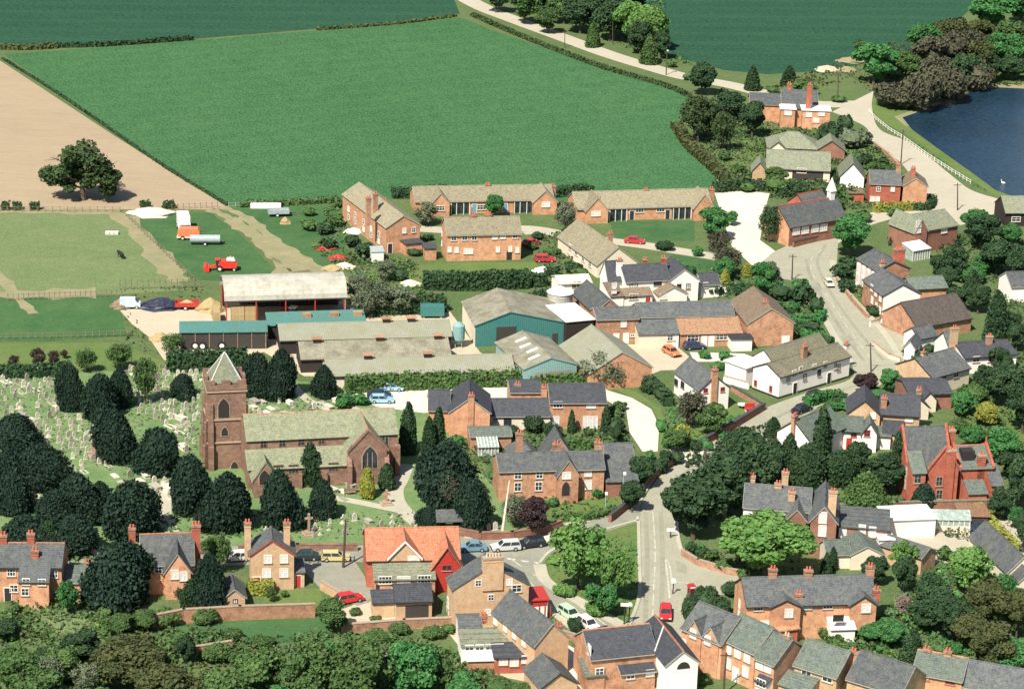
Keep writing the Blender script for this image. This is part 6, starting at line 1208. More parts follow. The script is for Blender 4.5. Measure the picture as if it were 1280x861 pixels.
# hedges
def hedge(pts, w, h, leafk, label, dens=9, s=.42, name='hedge', rough_=.25):
    rnd = random.Random(int(pts[0][0] * 3 + pts[0][1])); C = [G(p) for p in pts]; C = spline(C, 3) if len(C) > 2 else C
    o0 = C[0].copy(); mb = MB(); total = 0
    for a, b in zip(C, C[1:]):
        a = a - o0; b = b - o0; L = (b - a).length; d = (b - a).normalized(); n = Vector((-d.y, d.x, 0)); total += L
        k = max(1, int(L / 1.5)); prev = None
        for i in range(k + 1):
            c = a + d * (L * i / k); j = rnd.uniform(.82, 1.05); wv = w * .42 * rnd.uniform(.85, 1.1)
            ring = [c + n * wv, c + n * wv * .9 + Vector((0, 0, h * j * .92)), c - n * wv * .9 + Vector((0, 0, h * j * .92)), c - n * wv]
            base_i = len(mb.v); mb.v += [tuple(q) for q in ring]
            if prev is not None:
                for q in range(3): mb.f.append((prev + q, base_i + q, base_i + q + 1, prev + q + 1)); mb.m.append(0)
            if i in (0, k): mb.f.append((base_i, base_i + 1, base_i + 2, base_i + 3)); mb.m.append(0)
            prev = base_i
        for _ in range(int(L * (2 * h + w) * dens)):
            t = rnd.random() * L; u = rnd.random() * (2 * h + w); bulge = rnd.uniform(.9, 1.12)
            if u < h: p = n * (w / 2) * bulge + Vector((0, 0, u)); nn = n
            elif u < 2 * h: p = -n * (w / 2) * bulge + Vector((0, 0, u - h)); nn = -n
            else: p = n * (u - 2 * h - w / 2) + Vector((0, 0, h * bulge)); nn = Vector((0, 0, 1))
            p = p + Vector((0, 0, rnd.uniform(-rough_, rough_) * .5)); p.z = max(.05, p.z); leaf(mb, a + d * t + p, nn + rdir(rnd) * .7, s, rnd)
    o = mb.build(name, LF[leafk], None, o0); return tag(o, label, 'hedge')
hedge([(3,74),(70,116),(140,164),(210,212),(284,257)], .7, .5, 'dark', 'long thin dark hedge between the ploughed field and the green field', 7, .32, rough_=.1)
hedge([(60,60),(130,58),(200,53),(240,50)], 1.6, 1.0, 'dark', 'ragged dark hedge along the top of the green field, left stretch', 4, .6)
hedge([(0,62),(40,62),(70,60)], 2, 1.2, 'olive', 'pale scrubby hedge at the far left top corner of the green field', 3, .6)
hedge([(395,38),(440,35),(500,30),(570,21)], 1.2, .6, 'olive', 'thin patchy hedge between the far dark field and the green field', 3, .55)
hedge([(590,20),(640,42),(700,66),(760,88),(830,108),(862,122)], 1.4, .9, 'oak', 'hedge between the green field and the tree-lined country road', 5, .5)
hedge([(845,160),(862,186),(885,206),(905,226)], 2.4, 1.6, 'olive', 'scrubby hedge between the green field and the bungalow gardens', 5, .5)
hedge([(300,258),(360,256),(425,252)], 2.0, 1.0, 'mid', 'low hedge on the field edge left of the brick terrace', 4, .5)
hedge([(490,247),(525,246),(560,244)], 2.5, 2.0, 'dark', 'dark hedge behind the gap between terrace and bungalow row', 7)
hedge([(690,246),(725,243),(740,242)], 2.5, 2.0, 'dark', 'dark hedge between the two bungalow rows', 7)
hedge([(892,240),(930,237),(975,238),(1010,242)], 2.5, 2.0, 'dark', 'dark hedge along the top of the white gravel car park', 7)
hedge([(528,360),(590,361),(662,358)], 3.2, 3.0, 'dark', 'thick clipped dark hedge across the bottom of the long lawn', 9)
hedge([(664,358),(682,356)], 2.4, 2.2, 'dark', 'short dark hedge at the right end of the long lawn', 9)
hedge([(470,392),(520,391),(556,388)], 2.6, 2.8, 'dark', 'dark hedge behind the livestock sheds', 8)
hedge([(208,462),(250,461),(310,458)], 3.2, 3.0, 'dark', 'thick dark hedge between the farmyard and the churchyard', 9)
hedge([(0,471),(50,470),(90,466)], 2.2, 1.8, 'dark', 'low dark hedge above the churchyard headstone rows', 8)
hedge([(432,489),(480,486),(560,483),(650,479)], 3.0, 2.4, 'mid', 'long roadside hedge in front of the front livestock shed', 9)
hedge([(655,480),(700,480),(745,484)], 2.4, 1.8, 'mid', 'hedge in front of the blue farm shed', 8)
hedge([(705,562),(745,562),(782,556)], 1.8, 1.5, 'mid', 'clipped garden hedge in front of the patio-door house', 9, .36)
hedge([(766,543),(772,512)], 1.3, 1.2, 'mid', 'tall garden hedge beside the gravel drive', 9, .36)
hedge([(310,742),(342,741)], 1.8, 1.8, 'yellow', 'golden clipped hedge in front of the square tan house', 10, .34)
hedge([(1092,265),(1140,262)], 2.0, 1.6, 'yellow', 'golden clipped hedge below the brick pond cottages', 8, .4)
hedge([(1140,262),(1160,262),(1166,250)], 1.6, 1.4, 'dark', 'dark curved hedge at the corner of the brick pond cottages', 8, .4)
hedge([(1045,224),(1065,227)], 2, 1.4, 'dark', 'dark hedge in front of the white bungalow gable', 8, .4)
hedge([(975,246),(1040,244)], 2.4, 1.5, 'dark', 'dark hedge between the long bungalow and the school', 8, .4)
hedge([(985,404),(1020,404),(1026,396)], 2.0, 1.4, 'green', 'straight garden hedge above the big barn gable', 8, .4)
hedge([(1008,508),(1030,500),(1052,498)], 1.8, 1.4, 'green', 'roadside hedge by the parked black car', 8, .4)
hedge([(1110,306),(1175,308),(1200,306)], 2.0, 1.5, 'dark', 'dark hedge in front of the conservatory house', 8, .4)
hedge([(1220,640),(1240,665),(1268,692)], 1.8, 1.6, 'yellow', 'golden curved hedge right of the carport', 8, .4)
hedge([(800,478),(812,486),(826,496),(836,508)], 1.8, 1.8, 'dark', 'dark hedge curving beside the grey-roofed barn', 8, .4)
hedge([(690,648),(730,650),(770,640)], 1.4, 1.0, 'mid', 'low hedge in front of the old vicarage lawn', 8, .36)
hedge([(1040,200),(1080,204),(1108,214)], 1.6, 1.2, 'green', 'garden hedge right of the bungalows', 8, .4)
# ---------------------------------------------------------------- walls, fences, railings
def wall(pts, h, t, mat, label, cope='stone_l', name='boundary_wall'):
    C = [G(p) for p in pts]; o0 = C[0].copy(); mb = MB(); cb = MB()
    for a, b in zip(C, C[1:]):
        a = a - o0; b = b - o0; d = (b - a).normalized(); n = Vector((-d.y, d.x, 0)); a = a - d * t * .5; b = b + d * t * .5
        for m_, (hw, z0, z1_) in ((mb, (t/2, 0, h)), (cb, (t/2 + .06, h + .003, h + .12))):
            q = [a + n*hw, a - n*hw, b - n*hw, b + n*hw]; vs = [Vector((p.x, p.y, z0)) for p in q] + [Vector((p.x, p.y, z1_)) for p in q]
            m_.add(vs, [(0,3,2,1),(4,5,6,7),(0,1,5,4),(1,2,6,5),(2,3,7,6),(3,0,4,7)])
    r = empty(name, o0); mb.build('masonry', M[mat], r); cb.build('coping', M[cope], r); return tag(r, label, 'wall')
wall([(874,560),(915,537),(954,513)], 1.3, .5, 'brick_br', 'dark stone wall climbing beside the road bend below the courtyard cottage garden', 'slate_d')
wall([(954,512),(915,489)], 1.0, .4, 'brick', 'garden wall from the road bend back to the courtyard cottage', 'slate_d')
wall([(906,478),(935,486)], 1.2, .4, 'white', 'low white wall between the courtyard cottage and long white cottages')
wall([(763,652),(795,626),(806,608),(824,592),(847,576)], 1.2, .5, 'brick_br', 'dark curving wall around the old vicarage corner by the junction', 'slate_d')
wall([(575,669),(600,674),(640,673),(678,667),(700,659)], 1.1, .5, 'brick_br', 'brown stone churchyard wall behind the cars parked by the flagpole', 'stone')
wall([(300,690),(372,688),(445,688)], 1.0, .5, 'stone', 'low churchyard wall behind the cars left of the church hall', 'stone')
wall([(179,788),(230,778),(300,774),(392,771)], 2.0, .4, 'brick', 'long old red brick garden wall above the kitchen garden')
wall([(245,818),(288,811)], 1.2, .4, 'brick', 'short ruined brick wall among bushes below the kitchen garden')
wall([(428,791),(505,785),(615,780)], 1.3, .4, 'brick_old', 'brick wall along the foot of the paved yard by the garage')
wall([(1047,644),(1120,641),(1238,638)], 1.8, .5, 'brick_br', 'long garden wall in front of the red brick mansion', 'greentile')
wall([(992,309),(1036,298)], 1.1, .4, 'brick_br', 'low dark wall along the front of the village school', 'slate_d')
wall([(1093,183),(1110,196),(1124,211)], .9, .4, 'brick', 'low pink brick wall beside the pond road')
wall([(620,800),(690,792),(735,806)], 1.0, .35, 'brick_old', 'low brick wall below the slate terrace end')
wall([(402,737),(425,750)], 1.3, .35, 'brick_tan', 'short tan brick wall beside the hall forecourt')
wall([(1046,352),(1064,376),(1084,398)], .9, .35, 'brick_old', 'low garden wall of the striped terrace along the main street')
wall([(1088,408),(1100,404),(1140,404)], 1.0, .3, 'white', 'low white wall at the foot of the blank white gable')
wall([(1092,432),(1112,448),(1124,452)], .8, .3, 'cream', 'low curved cream wall around the forecourt island')
wall([(853,694),(872,706),(905,716),(935,722)], .9, .4, 'brick_old', 'low stone wall along the side lane below the lime trees')
wall([(735,380),(730,372)], 1.2, .3, 'white', 'tiny white wall beside the inn')
def fence(pts, n, label, h=1.2, mat='wood', rails=2, pr=.07, name='fence', cat='fence', rail_r=.03):
    C = [G(p) for p in pts]; o0 = C[0].copy(); r = empty(name, o0); L = [0]
    for a, b in zip(C, C[1:]): L.append(L[-1] + (b - a).length)
    def at(s_):
        for i in range(len(C) - 1):
            if s_ <= L[i+1] + 1e-6: return C[i] + (C[i+1] - C[i]) * ((s_ - L[i]) / (L[i+1] - L[i])) - o0
        return C[-1] - o0
    P = [at(L[-1] * i / n) for i in range(n + 1)]
    pm = MB().tube((0, 0, -.1), (0, 0, h), pr, n=6).mesh('post', [M[mat]])
    for p in P: place('post', pm, r, p)
    for k in range(rails):
        z_ = h * (k + .8) / (rails + .0) * .95 if rails > 1 else h - rail_r
        mb = MB()
        for a, b in zip(P, P[1:]): mb.tube(a + Vector((0, 0, z_)), b + Vector((0, 0, z_)), rail_r, n=5, cap=False)
        mb.build('rail', M[mat], r)
    return tag(r, label, cat)
fence([(1086,141),(1094,150),(1110,163),(1128,174),(1160,197),(1190,216),(1213,230)], 34, 'long white painted railing curving between the pond and the road', 1.0, 'tim_w', 2, .06, 'railing', 'railing', .05)
fence([(10,376),(60,374),(152,371)], 22, 'post and wire fence across the bottom of the pale paddock', 1.4)
fence([(150,362),(250,360)], 14, 'line of tall posts between the paddock and the farmyard', 2.0, rails=2)
fence([(154,267),(200,312),(242,352)], 22, 'wire fence down the left side of the machinery pasture', 1.2)
fence([(215,262),(272,260)], 8, 'short post fence at the top of the machinery pasture', 1.3)
fence([(286,260),(345,256),(420,253)], 16, 'light wire fence along the foot of the big green field', 1.2, 'grey_m')
fence([(0,424),(60,423),(160,420)], 18, 'post and wire fence below the lower grass plot', 1.2)
fence([(0,264),(60,265),(150,265)], 16, 'post and wire fence between the paddock and the ploughed field', 1.2)
fence([(375,704),(400,703),(443,702)], 6, 'low rail fence in front of the hall forecourt', .9, 'tim_d')
for (a, b) in (((2,262),(12,262)), ((16,262),(27,262)), ((38,262),(50,262)), ((176,261),(188,260)), ((204,261),(218,260))):
    hedge([a, b], 1.6, 1.5, 'dark', None, 8, .4, name='thorn_bush'); o = COL.objects[-1]; o['category'] = 'bush'; PLANTS.append((o, a, 'low dark thorn bush'))
# ---------------------------------------------------------------- poles and signs
def pole(b, t, label, mat='pole', arms=1, r=.16, name='utility_pole', cat='pole', lamp=False):
    p = G(b); d = ray(t); k = p.y / d.y; h = max(3, CAM_H + d.z * k); lean = d.x * k - p.x; lean = max(-.6, min(.6, lean)); o = empty(name, p)
    MB().tube((0, 0, -.2), (lean, 0, h), r, r * .65, 8).build('shaft', M[mat], o)
    for i in range(arms): MB().box(lean - .8, -.06, h - .5 - i * .6, lean + .8, .06, h - .38 - i * .6).build('crossarm', M[mat], o)
    if lamp: MB().box(lean - .1, -.9, h - .1, lean + .3, -.1, h + .1).build('lamp_head', M['tim_w'], o)
    return tag(o, label, cat)
pole((832.6,94),(834,63), 'dark pole with a white lamp head beside the country road hedge', lamp=True)
pole((1126,206),(1129,162), 'leaning dark pole by the road opposite the pond railing')
pole((1197,263),(1197,229), 'dark pole at the bottom of the pond road')
pole((1047,129),(1048,93), 'slim dark pole at the far road junction')
pole((1089,465),(1088,429), 'dark pole on the forecourt side of the main street')
pole((990,350),(991,318), 'dark pole where the white car park meets the street')
pole((429,709),(432,649), 'tall dark pole beside the forecourt of the orange-roofed hall', arms=0, r=.2)
pole((904,868),(908,815), 'dark pole on the pavement before the stepped brick terrace')
pole((882,584),(882,558), 'thin dark pole at the mouth of the gravel drive')
pole((777,636),(780,590), 'grey-green lamp post at the vicarage lawn corner', 'grey_m', 0, .1, 'lamp_post', 'lamp post', True)
pole((757,641),(757,615), 'short grey lamp post on the vicarage lawn', 'grey_m', 0, .08, 'lamp_post', 'lamp post', True)
pole((706,60),(706,38), 'small dark pole on the country road verge, left one', r=.12)
pole((766,56),(766,24), 'dark pole in front of the big roadside trees', r=.13)
pole((750,277),(750,246), 'dark pole in front of the right bungalow row', r=.12, arms=0)
o = empty('flagpole', G((627,672))); MB().tube((0, 0, 0), (.9, 0, 9.2), .24, .1, 10).build('pole', M['cream'], o); MB().box(-.5, -.5, 0, .5, .5, .35).build('base', M['stone_l'], o); tag(o, 'tall pale cream flagpole standing behind the churchyard wall', 'flagpole')
def sign(p, label, h=2.6, kind='disc', mat='tim_w'):
    o = empty('road_sign', G(p)); MB().tube((0, 0, 0), (0, 0, h), .09, n=8).build('post', M['tim_d'], o)
    if kind == 'disc': MB().tube((0, -.08, h - .1), (0, -.14, h - .1), .38, n=16).build('sign_plate', M[mat], o)
    else: MB().box(-.6, -.14, h - .5, .6, -.08, h).build('sign_plate', M[mat], o)
    return tag(o, label, 'sign')
sign((780,781), 'road sign with a pale plate at the tip of the village green', 3.4, 'box'); sign((786,779), 'road sign with a round plate just right of the green tip', 3.0)
sign((841,742), 'thin road sign at the side lane mouth', 2.2); sign((838,672), 'white sign on the verge under the big dark tree', 1.6, 'box')
o = empty('phone_box', G((863.5,751)), .3); MB().box(-.45, -.45, 0, .45, .45, 2.15).box(-.5, -.5, 2.15, .5, .5, 2.45).box(-.4, -.4, 2.45, .4, .4, 2.6).build('cabinet', M['tim_r'], o)
for s_ in (0, 1): MB().box(-.3, -.47, .5, .3, -.455, 2.0).build('pane', M['glass'], o, rz=s_ * -math.pi / 2)
MB().box(-.38, -.52, 2.2, .38, -.503, 2.4).build('header', M['tim_w'], o); tag(o, 'red telephone box by the dark hedge at the side lane', 'phone box')
M['tim_r'].node_tree.nodes
# ---------------------------------------------------------------- vehicles
PAINT = {}
def paint(k, c):
    if k not in PAINT: PAINT[k] = solid('car_paint_' + k, c, 0.3, 0.5, n=.03)
    return PAINT[k]
def car_meshes(style):
    def f():
        L = 2.05; hw = .82; b = MB(); z1_ = .86
        b.prism([(-L, .32), (-L + .1, .25), (L - .1, .25), (L, .34), (L - .02, .62), (L - .55, .76), (.95, z1_), (-1.45 if style == 'saloon' else -1.9, z1_ + .02), (-L + .02, .74)], 'y', -hw, hw)
        x0b, x1b, x0t, x1t = {'saloon': (-1.45, 1.0, -.85, .45), 'hatch': (-1.92, 1.0, -1.5, .4), 'estate': (-1.98, 1.0, -1.75, .4)}[style]
        g = MB(); zb, zt, wb_, wt = z1_ - .02, 1.34, .77, .60
        vs = [(x0b, -wb_, zb), (x1b, -wb_, zb), (x1b, wb_, zb), (x0b, wb_, zb), (x0t, -wt, zt), (x1t, -wt, zt), (x1t, wt, zt), (x0t, wt, zt)]
        g.add(vs, [(0,3,2,1),(4,5,6,7),(0,1,5,4),(1,2,6,5),(2,3,7,6),(3,0,4,7)])
        b.box(x0t - .04, -wt - .03, zt - .02, x1t + .04, wt + .03, zt + .06)
        for sy in (-1, 1):
            for (xa, xb) in ((x0b, x0t), (x1b, x1t), ((x0b + x1b) / 2, (x0t + x1t) / 2)): b.tube((xa, sy * wb_, zb), (xb, sy * wt, zt), .045, n=5)
        t = MB().tube((0, -.1, 0), (0, .1, 0), .31, n=14); h_ = MB().tube((0, -.115, 0), (0, .115, 0), .17, n=10)
        bm_ = MB().box(-L - .06, -hw, .30, -L + .03, hw, .48).mesh('bumper', [M['tim_d']]); bf = MB().box(L - .03, -hw, .30, L + .06, hw, .48).mesh('bumper', [M['tim_d']])
        hl = MB().box(L - .05, -.16, .5, L + .03, .16, .64).mesh('headlight', [M['tim_w']]); tl = MB().box(-L - .03, -.14, .55, -L + .05, .14, .7).mesh('tail_light', [M['tim_r']])
        return b, g.mesh('cabin_glass', [M['glass']]), t.mesh('tyre', [M['rubber']]), h_.mesh('hub', [M['grey_m']]), bm_, bf, hl, tl
    return cached(('car', style), f)
def car(p, q, style, col, label, cat='car', sc=1.0):
    a = G(p); b = G(q); rz = math.atan2(b.y - a.y, b.x - a.x); r = empty({'saloon': 'saloon_car', 'hatch': 'hatchback_car', 'estate': 'estate_car'}[style], a, rz); r.scale = (sc,) * 3; r.location.z = .05
    b_, g, t, h_, bm_, bf, hl, tl = car_meshes(style); place('body', cached(('cb', style, col), lambda: b_.mesh('body', [PAINT[col]])), r); place('cabin_glass', g, r)
    for x in (-1.25, 1.3):
        for y in (-.76, .76): w = place('wheel', t, r, (x, y, .31)); place('hub', h_, w)
    place('bumper', bm_, r); place('bumper', bf, r)
    for y in (-.6, .6): place('headlight', hl, r, (0, y, 0)); place('tail_light', tl, r, (0, y, 0))
    return tag(r, label, cat)
for k, c in (('red', (.55, .03, .03)), ('white', (.75, .73, .68)), ('green', (.45, .62, .42)), ('silver', (.55, .56, .54)), ('black', (.02, .022, .03)), ('blue', (.14, .28, .36)), ('navy', (.03, .04, .09)), ('cream', (.72, .66, .5)), ('yellow', (.55, .48, .22)), ('dkgreen', (.025, .05, .045)), ('orange', (.7, .2, .07)), ('lblue', (.3, .5, .62))): paint(k, c)
car((832,770), (832,800), 'hatch', 'red', 'red hatchback driving down the main road towards the camera')
car((712,771), (738,788), 'estate', 'green', 'pale green car at the back of the line parked beside the townhouse')
car((735,784), (760,801), 'hatch', 'white', 'white hatchback parked between the pale green and dark cars')
car((757,797), (782,814), 'saloon', 'navy', 'dark car half hidden behind the chapel roof')
car((591,688), (560,689), 'saloon', 'blue', 'grey-blue saloon parked leftmost below the churchyard wall')
car((632,687), (600,689), 'estate', 'silver', 'silver car parked directly below the flagpole', sc=1.05)
car((663,683), (640,686), 'estate', 'black', 'black rounded car parked between the silver and cream cars', sc=1.05)
car((696,678), (670,679), 'saloon', 'cream', 'cream saloon parked by the tree at the top of the village green')
car((381,699), (355,700), 'saloon', 'dkgreen', 'dark green saloon parked behind the square tan house')
car((419,700), (440,700), 'estate', 'yellow', 'yellow car beside the tall dark pole')
car((296,700), (280,701), 'hatch', 'white', 'white car in the shade left of the square tan house')
car((436,752), (456,748), 'hatch', 'red', 'red car on the forecourt of the orange-roofed hall')
car((793,304), (820,306), 'saloon', 'red', 'red saloon parked on the estate road below the bungalow row')
car((664,307), (680,303), 'hatch', 'red', 'small red car beside the paired brick houses')
car((681,327), (700,327), 'estate', 'red', 'dark red car on the garden drive right of the long lawn')
car((489,488), (520,488), 'saloon', 'lblue', 'light blue saloon on the white lane behind the church')
car((474,497), (500,497), 'saloon', 'navy', 'navy saloon on the white lane behind the church')
car((477,503), (500,503), 'hatch', 'lblue', 'light blue hatchback behind the church roof ridge')
car((1020,497), (1050,487), 'hatch', 'black', 'black car parked opposite the long white cottages')
car((1002,515), (1020,508), 'saloon', 'black', 'second black car beside the white bend cottage')
car((839,443), (850,449), 'hatch', 'orange', 'orange car in the barn courtyard')
car((868,436), (900,434), 'estate', 'navy', 'dark blue car in front of the orange lean-to in the courtyard')
car((89,694), (110,693), 'hatch', 'white', 'white car under the dark yews above the far left terrace')
car((111,692), (130,691), 'saloon', 'black', 'black car under the dark yews above the brick outhouse')
car((1218,663), (1240,665), 'hatch', 'navy', 'dark blue car with a pale roof in the yard by the carport')
car((1036,357), (1050,375), 'hatch', 'cream', 'small cream car on the bend of the main street', sc=.85)
# ---------------------------------------------------------------- farm things
def blob(R_, h, seed, n=14, m_=5, k=.18):
    rnd = random.Random(seed); vs = []
    for i in range(m_ + 1):
        t = i / m_
        for j in range(n):
            u = 6.283 * j / n; r = R_ * (1 - t ** 1.6) * rnd.uniform(1 - k, 1 + k) + .01; vs.append((r * math.cos(u), r * math.sin(u) * .8, h * t * (1 if i < m_ else 1)))
    mb = MB(); mb.add(vs, [(i * n + j, i * n + (j + 1) % n, (i + 1) * n + (j + 1) % n, (i + 1) * n + j) for i in range(m_) for j in range(n)]); mb.add(vs[-n:], [tuple(range(n))]); return mb
def heap(p, R_, h, mat, name, label, cat, seed=1, sx=1): o = blob(R_, h, seed).build(name, M[mat], None, G(p)); o.scale = (sx, 1, 1); return tag(o, label, cat)
heap((189,267), 4.5, 1.3, 'gravel', 'sand_heap', 'long pale sand heap at the edge of the ploughed field', 'sand heap', 1, 1.15)
heap((1034,88), 3.5, 1.4, 'yard', 'spoil_heap', 'pale spoil heap alone on the dark crop corner', 'spoil heap', 2); heap((1058,88), 3, 1.1, 'track', 'spoil_heap', 'spoil heap just left of the fresh green trees', 'spoil heap', 3); heap((1064,77), 4, 1.3, 'track', 'spoil_heap', 'rearmost spoil heap at the crop corner', 'spoil heap', 4)
M['sheeting'] = solid('black_sheeting', (.03, .035, .06), .4, .5, n=.5)
heap((202,384), 3.6, 2.0, 'sheeting', 'silage_heap', 'dark blue-black sheeted silage heap in the farmyard', 'silage heap', 5, 1.15)
heap((263,388), 2.8, 2.6, 'hay', 'straw_heap', 'golden straw heap against the left end of the hay barn', 'straw heap', 6)
heap((201,425), 2.2, 1.5, 'hay', 'scrap_heap', 'yellowish heap left of the teal-roofed open shed', 'heap', 7)
heap((150,384), 2.0, 1.8, 'wood', 'brushwood_pile', 'grey brushwood pile at the farmyard corner', 'pile', 8)
# bales at the end of the hay barn and inside
bm_ = MB().box(-1.2, -.6, 0, 1.2, .6, .8).mesh('straw_bale', [M['hay']])
bc = HB.root.location; ca, sa = HB.ca, HB.sa; vv = HB.vols[0]
def hbw(x, y): return (bc.x + x * ca - y * sa, bc.y + x * sa + y * ca)
k = 0
for i in range(3):
    for j in range(3 - (i > 0)):
        X, Y = hbw(vv.x0 - 1.6, vv.y0 + 1.2 + j * 2.0); o = place('straw_bale', bm_, None, (X, Y, i * .81), HB.ang + 1.57 + .05 * j); tag(o, f"{['bottom','middle','top'][i]} layer straw bale {['nearest the yard','in the centre','farthest back'][j]} outside the hay barn end", 'bale', 'straw bales stacked at the hay barn end'); k += 1
for i in range(4):
    for j in range(2):
        X, Y = hbw(vv.x0 + 2.2 + j * 2.5, vv.y0 + 1.0); o = place('straw_bale', bm_, None, (X, Y, i * .81), HB.ang); tag(o, f"{['lowest','second','third','highest'][i]} straw bale of the {['left','right'][j]} stack inside the hay barn", 'bale', 'straw bales stacked in the hay barn')
def wheel(r, x, y, rr, w=.3, hub='tim_w'): o = MB().tube((0, -w/2, 0), (0, w/2, 0), rr, n=16).build('wheel', M['rubber'], r, (x, y, rr)); MB().tube((0, -w/2 - .02, 0), (0, w/2 + .02, 0), rr * .5, n=12).build('hub', M[hub], o)
def tractor(p, rz, label, body='tim_r'):
    r = empty('tractor', G(p), rz); MB().box(0, -.4, .8, 1.9, .4, 1.5).build('bonnet', M[body], r); MB().box(-1.3, -.7, .9, 0, .7, 1.4).build('chassis', M[body], r)
    MB().box(-1.2, -.65, 1.4, -.1, .65, 2.3).build('cab_glass', M['glass'], r); MB().box(-1.3, -.75, 2.3, 0, .75, 2.45).build('cab_roof', M['tim_w'], r)
    for y in (-.85, .85): wheel(r, -.8, y, .75, .4); wheel(r, 1.4, y * .85, .45, .25)
    MB().tube((1.2, 0, 1.5), (1.2, 0, 2.3), .06).build('exhaust', M['tim_d'], r); return tag(r, label, 'tractor')
X, Y = hbw((vv.x0 + vv.x1) * .55, vv.y0 + 2.5); t_ = tractor((368,392), 2.9, 'red tractor with a white cab roof standing in the hay barn'); t_.location = (X, Y, 0)
# combine harvester (header to the left)
r = empty('combine_harvester', G(h1(640,700)), math.pi + .12); r.scale = (.74, .74, .74); red = M['tim_r']; cr = solid('harvester_red', (.68, .045, .03), .45); 
MB().prism([(-3.2, .9), (1.2, .9), (1.6, 1.6), (1.2, 2.6), (-1.6, 2.9), (-3.4, 2.2)], 'y', -1.3, 1.3).build('body', cr, r); MB().prism([(-3.0, 2.75), (-.6, 2.85), (-.8, 3.3), (-2.6, 3.3)], 'y', -1.0, 1.0).build('grain_tank', M['tim_w'], r)
MB().box(1.2, -.9, 1.7, 2.2, .9, 3.0).build('cab', M['glass'], r); MB().box(1.1, -1, 3.0, 2.3, 1, 3.15).build('cab_roof', cr, r); MB().prism([(1.6, 1.2), (4.2, .5), (4.2, .8), (1.6, 1.9)], 'y', -.5, .5).build('feeder', cr, r)
MB().prism([(3.9, .2), (5.0, .15), (5.0, .4), (4.2, 1.1), (3.9, 1.1)], 'y', -2.1, 2.1).build('header', cr, r); MB().tube((4.9, -2.1, 1.0), (4.9, 2.1, 1.0), .5, n=8).build('reel', cr, r); MB().tube((-1, -1.1, 2.6), (-1.8, -1.6, 3.4), .2).build('unloading_auger', cr, r)
for y in (-1.5, 1.5): wheel(r, 1.2, y, .85, .5, 'cream'); wheel(r, -2.6, y * .8, .5, .3, 'cream')
tag(r, 'bright red combine harvester standing on the pasture above the hay barn', 'combine harvester')
r = empty('lorry', G(h1(235,300)), -1.35); MB().box(-2.6, -1.2, .8, 2.2, 1.2, 3.4).build('box_body', M['tim_w'], r); MB().box(2.25, -1.1, .7, 3.9, 1.1, 2.4).build('cab', M['tim_w'], r); MB().box(3.4, -.95, 1.5, 3.95, .95, 2.2).build('windscreen', M['glass'], r)
for x in (-1.6, 2.9):
    for y in (-1.1, 1.1): wheel(r, x, y, .5)
MB().box(-2.7, -1.05, .9, -2.602, 1.05, 3.2).build('rear_door', M['tim_d'], r); tag(r, 'white box lorry behind the orange trailer on the pasture', 'lorry')
r = empty('baler', G(h1(290,385)), .05); og = solid('baler_orange', (.72, .2, .09), .5); MB().prism([(-2.2, .7), (2.2, .7), (2.2, 1.8), (1.8, 2.3), (-1.8, 2.3), (-2.2, 1.8)], 'y', -1.1, 1.1).build('hood', og, r); MB().box(-2.4, -1.3, .45, 2.6, 1.3, .68).build('deck', M['cream'], r)
for x in (-1.2, 1.0):
    for y in (-1.3, 1.3): wheel(r, x, y, .45, .3, 'cream')
tag(r, 'orange-hooded farm trailer between the white lorry and grey tank', 'farm trailer')
r = empty('tank_trailer', G(h1(450,445)), .1); MB().tube((-3, 0, 1.2), (3, 0, 1.2), .85, n=16).build('tank', M['grey_m'], r)
for y in (-.9, .9): wheel(r, 0, y, .4)
MB().box(2.9, -.1, .5, 4.2, .1, .65).build('drawbar', M['tim_d'], r); tag(r, 'long grey cylindrical tank trailer on the pasture', 'tank trailer')
def trailer(p, rz, c, load, label):
    r = empty('farm_trailer', G(p), rz); MB().box(-2.2, -1.1, .7, 2.2, 1.1, .85).build('bed', M[c], r)
    for y in (-1.1, 1.05): MB().box(-2.2, y, .85, 2.2, y + .05, 1.5).build('side', M[c], r)
    for x in (-2.2, 2.15): MB().box(x, -1.05, .85, x + .05, 1.05, 1.5).build('end', M[c], r)
    for y in (-.95, .95): wheel(r, -.3, y, .42)
    MB().box(2.2, -.08, .6, 3.6, .08, .7).build('drawbar', M['tim_d'], r); tag(r, label, 'trailer')
    if load: l = blob(1.5, 1.0, 9).build('straw_load', M[load], None, G(p) + Vector((0, 0, .86))); l.rotation_euler = (0, 0, rz); tag(l, 'heap of straw loaded on the red trailer', 'straw load')
trailer((234,386), .1, 'tim_r', 'hay', 'red flat trailer between the silage heap and the straw heap')
trailer((348,270), .2, 'grey_m', None, 'grey trailer near the white cloche below the green field')
r = empty('van', G(d1(638,566)), .08); MB().prism([(-1.9, .4), (1.9, .4), (1.9, 1.1), (1.3, 1.3), (.9, 1.95), (-1.9, 1.95)], 'y', -.85, .85).build('body', solid('van_blue', (.5, .58, .66), .4), r); MB().box(.95, -.7, 1.25, 1.3, .7, 1.8).build('windscreen', M['glass'], r)
for x in (-1.2, 1.2):
    for y in (-.8, .8): wheel(r, x, y, .33, .2)
tag(r, 'pale blue van parked at the left corner of the farmyard', 'van')
o = MB().prism([(-.9, 0), (.9, 0), (.75, .6), (.4, .95), (-.4, .95), (-.75, .6)], 'x', -3.2, 3.2).build('cloche', M['tim_w'], None, G(h1(1055,75)), .08); tag(o, 'long white cloche lying below the big green field', 'cloche')
heap(h1(1250,235), 1.2, 1.5, 'hay', 'yellow_cover', 'bright yellow covered bin on the verge beside the grey trailer', 'covered bin', 11)
